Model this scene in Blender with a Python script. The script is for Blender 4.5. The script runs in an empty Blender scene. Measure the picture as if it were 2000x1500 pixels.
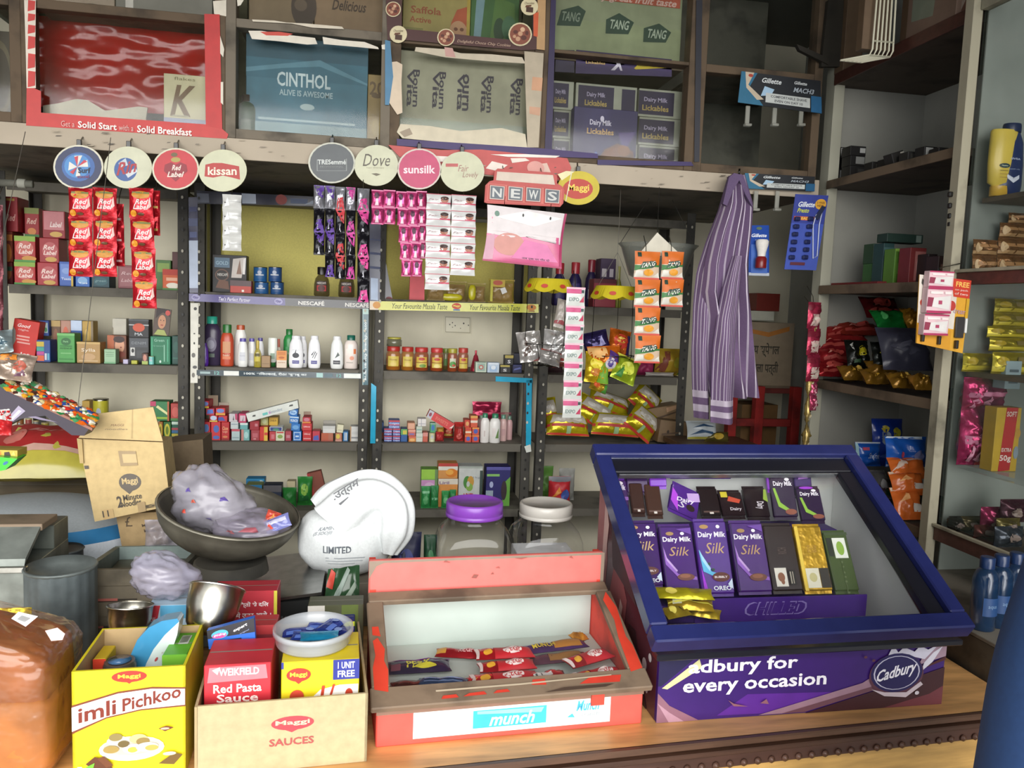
import bpy, math, random
from mathutils import Vector as V, Matrix, noise, Euler
S=bpy.context.scene; COL=S.collection; D=bpy.data; PI=math.pi
R=math.radians; rnd=random.Random(7)
# ---------------------------------------------------------------- camera model (2000x1500)
F=1550.;CX=1000.;CY=750.;CH=1.6
dn=V(((380-CX)/F,(17000-CY)/F,1)).normalized(); Zc=-dn
xv=V(((9700-CX)/F,(915-CY)/F,1)); Xc=(xv-Zc*xv.dot(Zc)).normalized(); Yc=Zc.cross(Xc)
def ray(px,py):
    r=V(((px-CX)/F,(py-CY)/F,1)); return V((r.dot(Xc),r.dot(Yc),r.dot(Zc)))
EYE=V((0,0,CH))
def atY(px,py,Y): r=ray(px,py); return EYE+r*(Y/r.y)
def atZ(px,py,Z): r=ray(px,py); return EYE+r*((Z-CH)/r.z)
def atX(px,py,X): r=ray(px,py); return EYE+r*(X/r.x)
cam=D.cameras.new('camera'); co=D.objects.new('camera',cam); COL.objects.link(co)
cam.sensor_fit='HORIZONTAL'; cam.sensor_width=36; cam.lens=36*F/2000; cam.clip_start=.05
# camera axes in world: right, up, back
def cw(v): return V((v.dot(Xc),v.dot(Yc),v.dot(Zc)))
rt,up,bk=cw(V((1,0,0))),cw(V((0,-1,0))),cw(V((0,0,-1)))
co.matrix_world=Matrix(((rt.x,up.x,bk.x,0),(rt.y,up.y,bk.y,0),(rt.z,up.z,bk.z,CH),(0,0,0,1)))
S.camera=co
# ---------------------------------------------------------------- materials
def lin(h):
    def c(i):
        x=int(h[i:i+2],16)/255; return x/12.92 if x<=.04045 else ((x+.055)/1.055)**2.4
    return (c(0),c(2),c(4),1)
KIND={'p':'paper','g':'plastic','f':'foil','m':'steel','M':'galvanised','c':'cardboard','w':'wood','t':'cloth','d':'dirty_paint','x':'glass','X':'dusty_glass','y':'film','z':'frosted_plastic','b':'bread','j':'tinted_plastic','s':'shiny_print','q':'plaster'}  # kind X is dusty glass, its haze tinted dark to dim what stands behind
RO=dict(p=.5,g=.3,f=.26,m=.28,M=.5,c=.85,w=.45,t=.9,d=.75,x=.05,X=.08,y=.16,z=.35,b=.6,j=.15,s=.2,q=.85)
MC={}
def mt(tok,a=None):
    """tok = rrggbb or kind letter + rrggbb"""
    if not isinstance(tok,str): return tok
    if len(tok)==3: tok=''.join(c*2 for c in tok)
    if len(tok)==6: tok='p'+tok
    if tok in MC: return MC[tok]
    k,h=tok[0],tok[1:]; c=lin(h)
    m=D.materials.new(KIND[k]+'_'+h); m.use_nodes=True; MC[tok]=m; m.diffuse_color=c
    nt=m.node_tree; N=nt.nodes; L=nt.links; b=N['Principled BSDF']; out=N['Material Output']
    b.inputs['Roughness'].default_value=RO[k]
    tc=N.new('ShaderNodeTexCoord'); nz=N.new('ShaderNodeTexNoise'); mp=N.new('ShaderNodeMapping')
    L.new(tc.outputs['Object'],mp.inputs['Vector']); L.new(mp.outputs['Vector'],nz.inputs['Vector'])
    rp=N.new('ShaderNodeValToRGB'); L.new(nz.outputs['Fac'],rp.inputs['Fac'])
    sc,det,lo,hi=dict(p=(30,3,.9,1.04),g=(20,2,.95,1.03),f=(35,2,.75,1.25),s=(30,2,.93,1.05),m=(40,4,.8,1.1),M=(14,6,.6,1.25),c=(60,4,.9,1.06),w=(7,5,.7,1.2),t=(180,3,.93,1.04),d=(9,9,.5,1.15),x=(6,6,.9,1.),X=(6,6,.9,1.),y=(20,3,.9,1),z=(10,3,.95,1),b=(14,6,.62,1.2),j=(10,2,.9,1.05),q=(5,8,.86,1.05))[k]
    nz.inputs['Scale'].default_value=sc; nz.inputs['Detail'].default_value=det
    e=rp.color_ramp.elements
    def mul(q): return (min(1,c[0]*q),min(1,c[1]*q),min(1,c[2]*q),1)
    e[0].position=.3; e[0].color=mul(lo); e[1].position=.68; e[1].color=mul(hi)
    if k=='w': mp.inputs['Scale'].default_value=(1,7,9)
    if k=='d':
        e[0].position=.33;e[1].position=.5
    L.new(rp.outputs['Color'],b.inputs['Base Color'])
    if k in 'fm': b.inputs['Metallic'].default_value=.5 if k=='f' else 1
    if k=='M': b.inputs['Metallic'].default_value=.45
    if k in 'fytbcMd':
        bp=N.new('ShaderNodeBump'); n2=N.new('ShaderNodeTexNoise'); L.new(tc.outputs['Object'],n2.inputs['Vector'])
        n2.inputs['Scale'].default_value=dict(f=48,y=32,t=40,b=18,c=120,M=30,d=30)[k]; n2.inputs['Detail'].default_value=2
        bp.inputs['Strength'].default_value=dict(f=.55,y=1.0,t=.15,b=.5,c=.15,M=.25,d=.35)[k]; bp.inputs['Distance'].default_value=.004
        L.new(n2.outputs['Fac'],bp.inputs['Height']); L.new(bp.outputs['Normal'],b.inputs['Normal'])
    if k in 'xyzjX':
        mx=N.new('ShaderNodeMixShader'); tr=N.new('ShaderNodeBsdfTransparent'); ad=N.new('ShaderNodeMixShader'); gl=N.new('ShaderNodeBsdfGlossy')
        gl.inputs['Roughness'].default_value=RO[k]; ge=N.new('ShaderNodeNewGeometry'); bf=N.new('ShaderNodeMath'); bf.operation='MULTIPLY_ADD'; bf.inputs[1].default_value=-1; bf.inputs[2].default_value=1; L.new(ge.outputs['Backfacing'],bf.inputs[0]); f0=fr=N.new('ShaderNodeFresnel'); f0.inputs['IOR'].default_value=1.45; fm=N.new('ShaderNodeMath'); fm.operation='MULTIPLY'; L.new(f0.outputs[0],fm.inputs[0]); L.new(bf.outputs[0],fm.inputs[1])
        mr=N.new('ShaderNodeMapRange'); L.new(nz.outputs['Fac'],mr.inputs['Value'])
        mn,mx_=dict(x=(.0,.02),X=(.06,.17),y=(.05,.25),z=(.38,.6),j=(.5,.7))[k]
        mr.inputs['From Min'].default_value=.35; mr.inputs['From Max'].default_value=.75; mr.inputs['To Min'].default_value=mn; mr.inputs['To Max'].default_value=mx_
        L.new(mr.outputs['Result'],mx.inputs['Fac']); L.new(tr.outputs[0],mx.inputs[1]); L.new(b.outputs[0],mx.inputs[2])
        
        if k in 'Xy':
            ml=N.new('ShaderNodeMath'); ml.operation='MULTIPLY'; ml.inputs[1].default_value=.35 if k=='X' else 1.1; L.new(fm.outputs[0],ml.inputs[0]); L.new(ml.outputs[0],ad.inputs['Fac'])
        else: L.new(fm.outputs[0],ad.inputs['Fac'])
        L.new(mx.outputs[0],ad.inputs[1]); L.new(gl.outputs[0],ad.inputs[2])
        if k=='y': L.new(bp.outputs['Normal'],gl.inputs['Normal']); L.new(bp.outputs['Normal'],f0.inputs['Normal'])
        L.new(ad.outputs[0],out.inputs['Surface'])
    return m
# ---------------------------------------------------------------- text cache
TC={}
def glyphs(t,st):
    key=(t,'b' in st,'i' in st)
    if key not in TC:
        cu=D.curves.new('t','FONT'); cu.body=t; cu.resolution_u=2
        if 'b' in st: cu.offset=.022
        if 'i' in st: cu.shear=.3
        ob=D.objects.new('t',cu); me=ob.to_mesh()
        vs=[(v.co.x,v.co.y) for v in me.vertices]; fs=[tuple(p.vertices) for p in me.polygons]
        ob.to_mesh_clear(); D.objects.remove(ob); D.curves.remove(cu)
        if not vs: vs,fs=[(0,0),(1,1)],[]
        x0,x1=min(v[0] for v in vs),max(v[0] for v in vs); y0,y1=min(v[1] for v in vs),max(v[1] for v in vs)
        hh=max(y1-y0,.01); TC[key]=([((x-(x0+x1)/2)/hh,(y-(y0+y1)/2)/hh) for x,y in vs],fs,(x1-x0)/hh)
    return TC[key]
# ---------------------------------------------------------------- mesh builder
class MB:
    def __init__(s): s.v=[];s.f=[];s.k=[];s.sm=[];s.ms=[]
    def mi(s,m):
        m=mt(m)
        if m not in s.ms: s.ms.append(m)
        return s.ms.index(m)
    def add(s,vs,fs,m,sm=0,T=None):
        o=len(s.v); i=s.mi(m)
        s.v+= [T@V(v) for v in vs] if T else [V(v) for v in vs]
        for f in fs: s.f.append([a+o for a in f]); s.k.append(i); s.sm.append(sm)
    def box(s,x,y,z,w,d,h,m,c=.0012,T=None):
        """centre x, front y, bottom z"""
        a=(w/2,d/2,h/2); c=min(c,min(a)*.4); ctr=V((x,y+d/2,z+h/2)); vs=[];ix={}
        for q in range(8):
            sg=[1 if q>>i&1 else -1 for i in range(3)]
            for ax in range(3):
                ix[q,ax]=len(vs); vs.append(ctr+V([sg[i]*(a[i] if i==ax else a[i]-c) for i in range(3)]))
        fs=[]
        for ax in range(3):
            o1,o2=[i for i in range(3) if i!=ax]
            for sgn in (0,1):
                fs.append([ix[(sgn<<ax)|(p<<o1)|(r<<o2),ax] for p,r in ((0,0),(1,0),(1,1),(0,1))])
        for ax in range(3):
            b1,b2=[i for i in range(3) if i!=ax]
            for p in (0,1):
                for r in (0,1):
                    q0=(p<<b1)|(r<<b2); q1=q0|(1<<ax)
                    fs.append([ix[q0,b1],ix[q1,b1],ix[q1,b2],ix[q0,b2]])
        for q in range(8): fs.append([ix[q,0],ix[q,1],ix[q,2]])
        s.add(vs,fs,m,0,T)
    def lathe(s,prof,m,n=20,sx=1,sy=1,T=None,x=0,y=0,cap=True):
        vs=[(x+r*sx*math.sin(2*PI*i/n),y-r*sy*math.cos(2*PI*i/n),z) for r,z in prof for i in range(n)]; fs=[]
        for j in range(len(prof)-1):
            for i in range(n): k=(i+1)%n; fs.append([j*n+i,j*n+k,(j+1)*n+k,(j+1)*n+i])
        s.add(vs,fs,m,1,T)
        if cap:
            l=len(prof)-1
            s.add(vs[:n],[list(range(n))[::-1]],m,0,T); s.add(vs[l*n:],[list(range(n))],m,0,T)
    def tube(s,pts,r,m,n=6):
        pts=[V(p) for p in pts]; vs=[];fs=[]
        for i,p in enumerate(pts):
            t=(pts[min(i+1,len(pts)-1)]-pts[max(i-1,0)]).normalized()
            a=t.orthogonal().normalized() if i==0 else (a-t*a.dot(t)).normalized(); b=t.cross(a)
            for q in range(n): vs.append(p+a*r*math.cos(2*PI*q/n)+b*r*math.sin(2*PI*q/n))
        for i in range(len(pts)-1):
            for q in range(n): fs.append([i*n+q,i*n+(q+1)%n,(i+1)*n+(q+1)%n,(i+1)*n+q])
        fs+=[list(range(n)),list(range((len(pts)-1)*n,len(pts)*n))]
        s.add(vs,fs,m,1)
    def grid(s,fn,nu,nv,m,sm=1,wrap=False,T=None):
        vs=[fn(i/nu,j/nv) for j in range(nv+1) for i in range(nu+1)]
        s.add(vs,[[j*(nu+1)+i,j*(nu+1)+i+1,(j+1)*(nu+1)+i+1,(j+1)*(nu+1)+i] for j in range(nv) for i in range(nu)],m,sm,T)
    def prism(s,pts,off,m,T=None):
        """outline pts (3D) extruded by vector off"""
        n=len(pts); a=[V(p) for p in pts]; o=V(off)
        s.add(a+[p+o for p in a],[list(range(n)),list(range(n,2*n))[::-1]]+[[i,i+n,(i+1)%n+n,(i+1)%n] for i in range(n)],m,0,T)
    # ---- flat print on a frame. fr=(fn(x,y,e), W, H, nsub, e0)
    def dec(s,fr,spec):
        fn,W,H,ns,e0=fr; k=0
        for op in spec.split(';'):
            q=op.split()
            if not q: continue
            k+=1; e=e0+.00022*k
            g=lambda i: float(q[i])
            if q[0]=='r':
                x0,y0,x1,y1=g(1),g(2),g(3),g(4); nx=max(1,math.ceil(abs(x1-x0)*ns)); ny=max(1,math.ceil(abs(y1-y0)*ns))
                s.grid(lambda u,v:fn((x0+(x1-x0)*u)*W,(y0+(y1-y0)*v)*H,e),nx,ny,q[5],ns>1)
            elif q[0]=='e':
                cx,cy,rx,ry=g(1),g(2),g(3),g(4); n=22; vs=[fn(cx*W,cy*H,e)]
                for rr in (.5,1): vs+=[fn((cx+rx*rr*math.cos(2*PI*i/n))*W,(cy+ry*rr*math.sin(2*PI*i/n))*H,e) for i in range(n)]
                s.add(vs,[[0,1+i,1+(i+1)%n] for i in range(n)]+[[1+i,1+n+i,1+n+(i+1)%n,1+(i+1)%n] for i in range(n)],q[5],ns>1)
            elif q[0]=='p':
                z=[float(a) for a in q[2:]]; P=[(z[i],z[i+1]) for i in range(0,len(z),2)]
                if ns==1: s.add([fn(a*W,b*H,e) for a,b in P],[list(range(len(P)))],q[1])
                else:
                    E=[(P[i][0]+(P[(i+1)%len(P)][0]-P[i][0])*t/3,P[i][1]+(P[(i+1)%len(P)][1]-P[i][1])*t/3) for i in range(len(P)) for t in range(3)]
                    cx=sum(a for a,b in E)/len(E); cy=sum(b for a,b in E)/len(E); n=len(E); vs=[fn(cx*W,cy*H,e)]
                    for rr in (.35,.7,1): vs+=[fn((cx+(a-cx)*rr)*W,(cy+(b-cy)*rr)*H,e) for a,b in E]
                    s.add(vs,[[0,1+i,1+(i+1)%n] for i in range(n)]+[[1+k_*n+i,1+(k_+1)*n+i,1+(k_+1)*n+(i+1)%n,1+k_*n+(i+1)%n] for k_ in (0,1) for i in range(n)],q[1],1)
            elif q[0]=='t':
                cx,cy,h,w=g(1),g(2),g(3),g(4); vs,fs,ar=glyphs(' '.join(q[7:]),q[6]); st=q[6]
                if 'v' in st or 'u' in st:
                    sg=-1 if 'v' in st else 1; hx=h*W; hy=(w*H/ar) if w else hx
                    pts=[fn(cx*W-sg*b*hx,cy*H+sg*a*hy,e) for a,b in vs]
                else:
                    hh=h*H; ww=(w*W/ar) if w else hh; sl=.0
                    if '/' in st: sl=math.tan(R(12))
                    pts=[fn(cx*W+a*ww,cy*H+b*hh+a*ww*sl,e) for a,b in vs]
                s.add(pts,fs,q[5])
    def build(s,name,par=None,loc=None,rot=None,world=False):
        me=D.meshes.new(name)
        if par is None and loc is None:
            lo=[min(v[i] for v in s.v) for i in range(3)]; hi=[max(v[i] for v in s.v) for i in range(3)]
            loc=V(((lo[0]+hi[0])/2,(lo[1]+hi[1])/2,lo[2])); vs=[v-loc for v in s.v]
        elif world: o=par.location if par else loc; vs=[v-o for v in s.v]
        else: vs=s.v
        me.from_pydata([tuple(v) for v in vs],[],s.f)
        for m in s.ms: me.materials.append(m)
        me.polygons.foreach_set('material_index',s.k); me.polygons.foreach_set('use_smooth',[bool(a) for a in s.sm])
        me.update()
        o=D.objects.new(name,me); COL.objects.link(o)
        if par: o.parent=par
        else:
            o.location=loc
            if rot: o.rotation_euler=rot
        return o
def tag(o,label,cat,grp=None,kind=None):
    if label: o['label']=label
    if cat: o['category']=cat
    if grp: o['group']=grp
    if kind: o['kind']=kind
    return o
def empty(name,loc,label=None,cat=None,grp=None,rot=None):
    o=D.objects.new(name,None); COL.objects.link(o); o.location=loc; o.empty_display_size=.02
    if rot: o.rotation_euler=rot
    return tag(o,label,cat,grp)
def struct(name,mb): o=mb.build(name); o['kind']='structure'; return o
def clone(o,loc,rot=None,label=None,grp=None):
    c=o.copy(); COL.objects.link(c); c.location=loc
    if rot: c.rotation_euler=rot
    if label: c['label']=label
    if grp: c['group']=grp
    for a in list(o.children):
        b=a.copy(); COL.objects.link(b); b.parent=c
        for d in a.children: e=d.copy(); COL.objects.link(e); e.parent=b
    return c
# ---------------------------------------------------------------- frames
def pf(o,u,v,W,H,e0=.0003):
    o,u,v=V(o),V(u),V(v); n=u.cross(v)
    return (lambda x,y,e:o+u*x+v*y+n*e,W,H,1,e0)
def qf(q,Y,e0=.0003):
    """four pixel corners bl br tr tl on the plane y=Y"""
    a,b,c,d=[atY(*p,Y) for p in q]; W=(b-a).length;H=(d-a).length
    n=(b-a).cross(d-a).normalized()
    return (lambda x,y,e:(a*(1-x/W)+b*(x/W))*(1-y/H)+(d*(1-x/W)+c*(x/W))*(y/H)+n*e,W,H,1,e0)
def rq(x0,y0,x1,y1,k=.042):
    """upright pixel rectangle -> quad that follows the room's horizontals a little"""
    return [(x0,y1),(x1,y1),(x1,y0),(x0,y0)]
# ---------------------------------------------------------------- packet makers (local: front at y=0, base z=0, centre x=0)
def carton(w,h,d,col,spec='',c=.0012,seam=True):
    m=MB(); m.box(0,0,0,w,d,h,col,c); m.dec(pf((-w/2,0,0),(1,0,0),(0,0,1),w,h),spec)
    if seam and h>.03 and w>.02:
        k=mt(col).diffuse_color
        for z in (h,): m.add([(-w/2+.002,d*.48,z+.0002),(w/2-.002,d*.48,z+.0002),(w/2-.002,d*.52,z+.0002),(-w/2+.002,d*.52,z+.0002)],[[0,1,2,3]],'8a8478')
    return m
def hgt(w,h,t,seed,cr,amp):
    def f(u,v):
        a=max(0,4*u*(1-u)); vv=min(1,max(0,(v-cr)/(1-2*cr))); b=4*vv*(1-vv); p=(a*b)**.42
        n=noise.noise((u*4.2+seed*7.1,v*4.2*h/w+seed,seed*3.3))+.5*noise.noise((u*11+seed,v*11*h/w,seed))
        return t*.5*p+n*amp*t*(.25+p)*min(1,8*min(u,1-u)+.15)
    return f
def pouch(w,h,t,col,spec='',seed=0,cr=.07,amp=.13,nu=12,nv=14,m=None,dx=0,dz=0,dy=0):
    m=m or MB(); f=hgt(w,h,t,seed,cr,amp)
    def X(u,v): return dx+(u-.5)*w*(1-.05*math.sin(PI*v))
    def fn(x,y,e): u=x/w; v=y/h; return V((X(u,v),dy-f(u,v)-e,dz+y))
    m.grid(lambda u,v:fn(u*w,v*h,0),nu,nv,col)
    m.grid(lambda u,v:V((X(u,v),dy+abs(f(u,v))*.8+.0008,dz+v*h)),nu,nv,col)
    m.dec((fn,w,h,9,.0006+t*.02),spec)
    for v in (cr*.3,cr*.65,1-cr*.3,1-cr*.65): m.dec((fn,w,h,9,.0004),f'r .02 {v-.006} .98 {v+.006} {mt(col).name[-6:]}')
    return m
BP=dict( # radius fraction of w/2, z fraction ; body then cap profiles
 oval=([(.75,0),(.9,.015),(1,.15),(.98,.45),(.86,.75),(.6,.885)],[(.6,.885),(.6,.97),(.55,1)]),
 flip=([(.85,0),(.95,.01),(1,.04),(1,.62),(.85,.74),(.62,.8)],[(.66,.8),(.66,.98),(.6,1)]),
 tall=([(.9,0),(1,.015),(1,.7),(.8,.8),(.5,.85)],[(.58,.85),(.58,.99),(.5,1)]),
 big=([(.85,0),(.97,.02),(1,.08),(.97,.5),(.8,.72),(.45,.83)],[(.5,.83),(.5,.985),(.45,1)]),
 inv=([(.55,.0),(.62,.01),(.62,.16),(.9,.2),(1,.5),(.98,.97),(.9,1)],[(.6,-.001),(.64,.0),(.64,.15)]),
 slim=([(.8,0),(1,.02),(1,.5),(.7,.62),(.35,.7)],[(.4,.7),(.4,.97),(.34,1)]),
 neck=([(.85,0),(1,.04),(1,.4),(.85,.6),(.45,.74)],[(.58,.74),(.6,.98),(.55,1)]),
 jam=([(.85,0),(1,.03),(1,.68),(.82,.8)],[(.88,.8),(.9,.84),(.9,.98),(.84,1)]),
 can=([(.93,0),(1,.02),(.97,.05),(.97,.95)],[(1,.95),(1,.99),(.92,1)]))
def bottle(loc,w,h,sy,col,cap,pr,spec,name,label,cat,grp=None,rz=0,lab=(.12,.62),lw=1.5):
    e=empty(name,loc+V((0,w/2*sy,0)),label,cat,grp,(0,0,rz)); b,c=BP[pr]
    m=MB(); m.lathe([(r*w/2,z*h) for r,z in b],col,20,1,sy); m.build('body',e)
    m=MB(); m.lathe([(r*w/2,z*h) for r,z in c],cap,16,1,max(sy,.75)); m.build('cap',e)
    if spec:
        m=MB(); rr=w/2*1.006; z0,z1=lab[0]*h,lab[1]*h; WW=w/2*lw
        def rad(z):
            z/=h
            for (r0,a),(r1,b_) in zip(b,b[1:]):
                if a<=z<=b_: return (r0+(r1-r0)*(z-a)/max(b_-a,1e-6))*w/2
            return w/2
        def fn(x,y,e_): t=(x-WW/2)/(w/2); r=rad(z0+y)+.0005+e_; return V((r*math.sin(t),-r*sy*math.cos(t)-(0 if sy>.9 else .0002),z0+y))
        m.dec((fn,WW,z1-z0,9,.0003),spec); m.build('label',e)
    return e
# ---------------------------------------------------------------- row tables
TOPZ=[0]
def rows(txt,Y,zs,sfx='',grp='',force=False,ymax=3.19):
    out=[];P=[]
    for ln in txt.strip().split('\n'):
        ln=ln.strip()
        if not ln or ln[0]=='#': continue
        a,spec,name,lab=[x.strip() for x in ln.split('|')]
        q=a.split(); ty=q[0]; x0,y0,x1=float(q[1]),float(q[2]),float(q[3]); d=float(q[5])
        dy=float(q[7]) if len(q)>7 else 0; y=Y+dy; xm=(x0+x1)/2
        def geo(I,x0=x0,x1=x1,y0=y0,xm=xm):
            y=I['y']; q=I['q']
            if q[4]=='-': zb=zs+.0004
            elif q[4]=='^': zb=I.setdefault('zb0',TOPZ[0]+.0006)
            else: zb=atY(xm,float(q[4]),y).z
            zt=atY(xm,y0,y).z; h=max(.008,zt-zb); ym=y0 if q[4] in '-^' else (y0+float(q[4]))/2
            A,B=atY(x0,ym,y),atY(x1,ym,y); k=(B.x-A.x)*.012; I.update(a=A.x+k,b=B.x-k,z=zb,t=zb+h)
        I=dict(q=q,ty=ty,spec=spec,name=name,lab=lab,y=y,dy=dy,d=d,geo=geo); geo(I); TOPZ[0]=I['t']; P.append(I)
    dep=lambda I:(I['b']-I['a'])*I['d'] if I['ty']=='O' else I['b']-I['a'] if I['ty']=='C' else I['d']
    def hit(I,J): return min(I['b'],J['b'])-max(I['a'],J['a'])>1e-4 and min(I['t'],J['t'])-max(I['z'],J['z'])>1e-4 and min(I['y']+dep(I),J['y']+dep(J))-max(I['y'],J['y'])>1e-4
    for i,I in enumerate(P):
        for J in P[:i]:
            if hit(I,J) and abs(I['y']-J['y'])<.03:
                o=min(I['b'],J['b'])-max(I['a'],J['a']); oz=min(I['t'],J['t'])-max(I['z'],J['z'])
                if o<.4*min(I['b']-I['a'],J['b']-J['a']):
                    L_,R_=(I,J) if I['a']<J['a'] else (J,I); m_=(L_['b']+R_['a'])/2; L_['b']=m_-.0003; R_['a']=m_+.0003
                elif oz<.3*min(I['t']-I['z'],J['t']-J['z']):
                    L_,R_=(I,J) if I['z']<J['z'] else (J,I); L_['t']=R_['z']-.0005
    done=[]
    for I in sorted(P,key=lambda I:I['y']):
        for _ in range(4):
            h_=[J for J in done if hit(I,J)]
            if not h_: break
            y_=max(J['y']+dep(J) for J in h_)+.001
            if y_>ymax-.012: break
            I['y']=y_; I['geo'](I)
        if I['y']+dep(I)>ymax and I['ty'] not in 'OC': I['d']=max(.01,ymax-I['y'])
        done.append(I)
    for I in P:
        q=I['q'];ty=I['ty'];name=I['name'];lab=I['lab'];spec=I['spec'];d=I['d'];col=q[6];y=I['y'];rz=float(q[8]) if len(q)>8 else 0
        w=I['b']-I['a'];h=I['t']-I['z'];loc=V(((I['a']+I['b'])/2,y,I['z']))
        cat=name.split('.')[1] if '.' in name else name.split('_')[-1]; name=name.split('.')[0]
        lab=(lab+' '+sfx).strip(); g=(grp or name.replace('_',' ')+'s '+sfx) if force or txt.count('|'+name)>1 else None
        rot=(0,0,R(rz))
        if ty=='B': o=carton(w,h,d,col,spec).build(name,loc=loc,rot=rot); tag(o,lab,cat,g)
        elif ty=='C':
            o=bottle(loc,w,h,1,'g'+col if len(col)==6 else col,'m9a968a' if 'tin' in name else 'gb8a878','can','r 0 .15 1 .85 '+col[-6:]+';r .1 .4 .9 .5 c8ccd0;e .5 .65 .2 .15 b0b8c8',name,lab,cat,g,0,lab=(.08,.92))
        elif ty=='K': o=carton(w,h,d,col,spec).build(name,loc=loc+V((0,0,w/2*abs(math.sin(R(rz))))),rot=(0,R(rz),0)); tag(o,lab,cat,g)
        elif ty=='P': o=pouch(w,h,d,col,spec,seed=len(D.objects)%17).build(name,loc=loc+V((0,d/2,0)),rot=rot); tag(o,lab,cat,g)
        elif ty=='O': o=bottle(loc,w,h,d,col,q[9],q[10],spec,name,lab,cat,g,R(rz))
        out.append(o)
    return out
def rowsX(txt,X,zs,sfx='',grp=''):
    out=[]
    for ln in txt.strip().split('\n'):
        a,rest=ln.split('|',1); q=a.split(); xm=(float(q[1])+float(q[3]))/2; on=q[4][0]!='~'; y1=float(q[4].strip('~')); Xx=X+(float(q[7]) if len(q)>7 else 0)
        Y=atX(xm,y1,Xx).y; q[4]='-' if on else str(y1)
        if len(q)>7: q[7]='0'
        out+=rows(' '.join(q)+'|'+rest,Y,zs,sfx,grp,bool(grp))
    return out
# hanging / flat cards: quad of pixels on plane Y
def card(q,Y,th,col,spec,name,label=None,cat=None,grp=None,par=None,world=True):
    m=MB(); fr=qf(q,Y); pts=[atY(*p,Y) for p in q]; n=(pts[1]-pts[0]).cross(pts[3]-pts[0]).normalized()
    m.prism(pts,-n*th,col); m.dec(fr,spec)
    o=m.build(name,par,world=par is not None)
    return tag(o,label,cat,grp)
def polycard(q,Y,th,col,name,label=None,cat=None,grp=None,par=None):
    m=MB(); m.prism([atY(*p,Y) for p in q],(0,th,0),col); o=m.build(name,par,world=par is not None)
    return tag(o,label,cat,grp)
def blob(w,d,h,col,sd,rough=.5,peak=0,nu=48,nv=34):
    m=MB()
    def fn(u,v):
        a=2*PI*u; b=-PI/2+PI*v; x,y,z=math.cos(b)*math.cos(a),math.cos(b)*math.sin(a),math.sin(b)
        k=1+rough*(.6*abs(noise.noise((x*2.1+sd,y*2.1,z*2.1)))*2-.3+.35*noise.noise((x*5,y*5+sd,z*5))+.12*noise.noise((x*12+sd,y*12,z*12)))
        return V((x*w/2*k-peak*max(0,z)*w*.3,y*d/2*k,h*.5+z*h/2*k*(1+.35*peak*max(0,z))))
    m.grid(fn,nu,nv,col); m.fn=fn; return m
# ================================================================ ROOM
def sbox(name,x0,x1,y0,y1,z0,z1,col):
    m=MB(); m.box((x0+x1)/2,y0,z0,x1-x0,y1-y0,z1-z0,col,.002); return struct(name,m)
sbox('floor',-2.2,2.2,-1.2,3.5,-.1,0,'d6f6a62')
sbox('wall_back',-2.2,2.2,3.24,3.36,0,2.75,'qe2dcc4')
sbox('wall_left',-1.95,-1.85,.9,3.24,0,2.75,'q8f8b7c')
sbox('wall_right',1.80,1.90,.2,3.24,0,2.75,'qa9aaa4')
sbox('ceiling',-2.2,2.2,-.3,3.36,2.75,2.85,'q57544a')
# loft slab with its painted edge
m=MB(); m.box(-.4,2.405,1.992,3.62,.83,.055,'d6a655a')
q=[atY(*p,2.4) for p in ((-10,282),(1604,383),(1604,342),(-10,240))]
m.box(-.31,2.3985,1.99,3.44,.007,.058,'qb8ab98'); rr=random.Random(3)
fr=pf((-2.03,2.3985,1.99),(1,0,0),(0,0,1),3.44,.058)
sp=''
for i in range(60):
    x=rr.uniform(.25,.98); y=rr.uniform(.1,.9); w=rr.uniform(.001,.005); h=rr.uniform(.02,.1)
    sp+=f'p {rr.choice(["6b6152","8d8170","4d453a","a89a84"])} {x} {y} {x+w} {y+h*.3} {x+w*1.4} {y+h} {x+w*.3} {y+h*.8};'
m.dec(fr,sp); struct('trim_1',m)
# peeling red advert pasted on the slab edge
polyq=[(758,283),(862,293),(940,292),(1020,300),(1108,309),(1116,328),(1108,352),(1040,350),(950,341),(880,330),(780,306)]
o=polycard(polyq,2.392,.0015,'c0504c','wall_mounted_sticker','torn red and white advert pasted along the pale loft beam','sticker')
m=MB(); fr=qf([(940,342),(1110,352),(1110,308),(940,296)],2.3905); m.dec(fr,'p e8dcd0 .05 .3 .2 .2 .3 .5 .12 .62;p e8dcd0 .35 .6 .55 .75 .5 .85 .33 .8;p d8b8a8 .6 .2 .8 .25 .75 .7 .62 .6;e .62 .45 .1 .3 d89a90;p eee6da -.9 .5 -.4 .45 0 .65 -.3 .7 -.8 .66;p eee6da .1 .9 .5 1.02 .9 1.05 .85 .95 .3 .85')
m.build('torn_paper',o,world=True)
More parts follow.
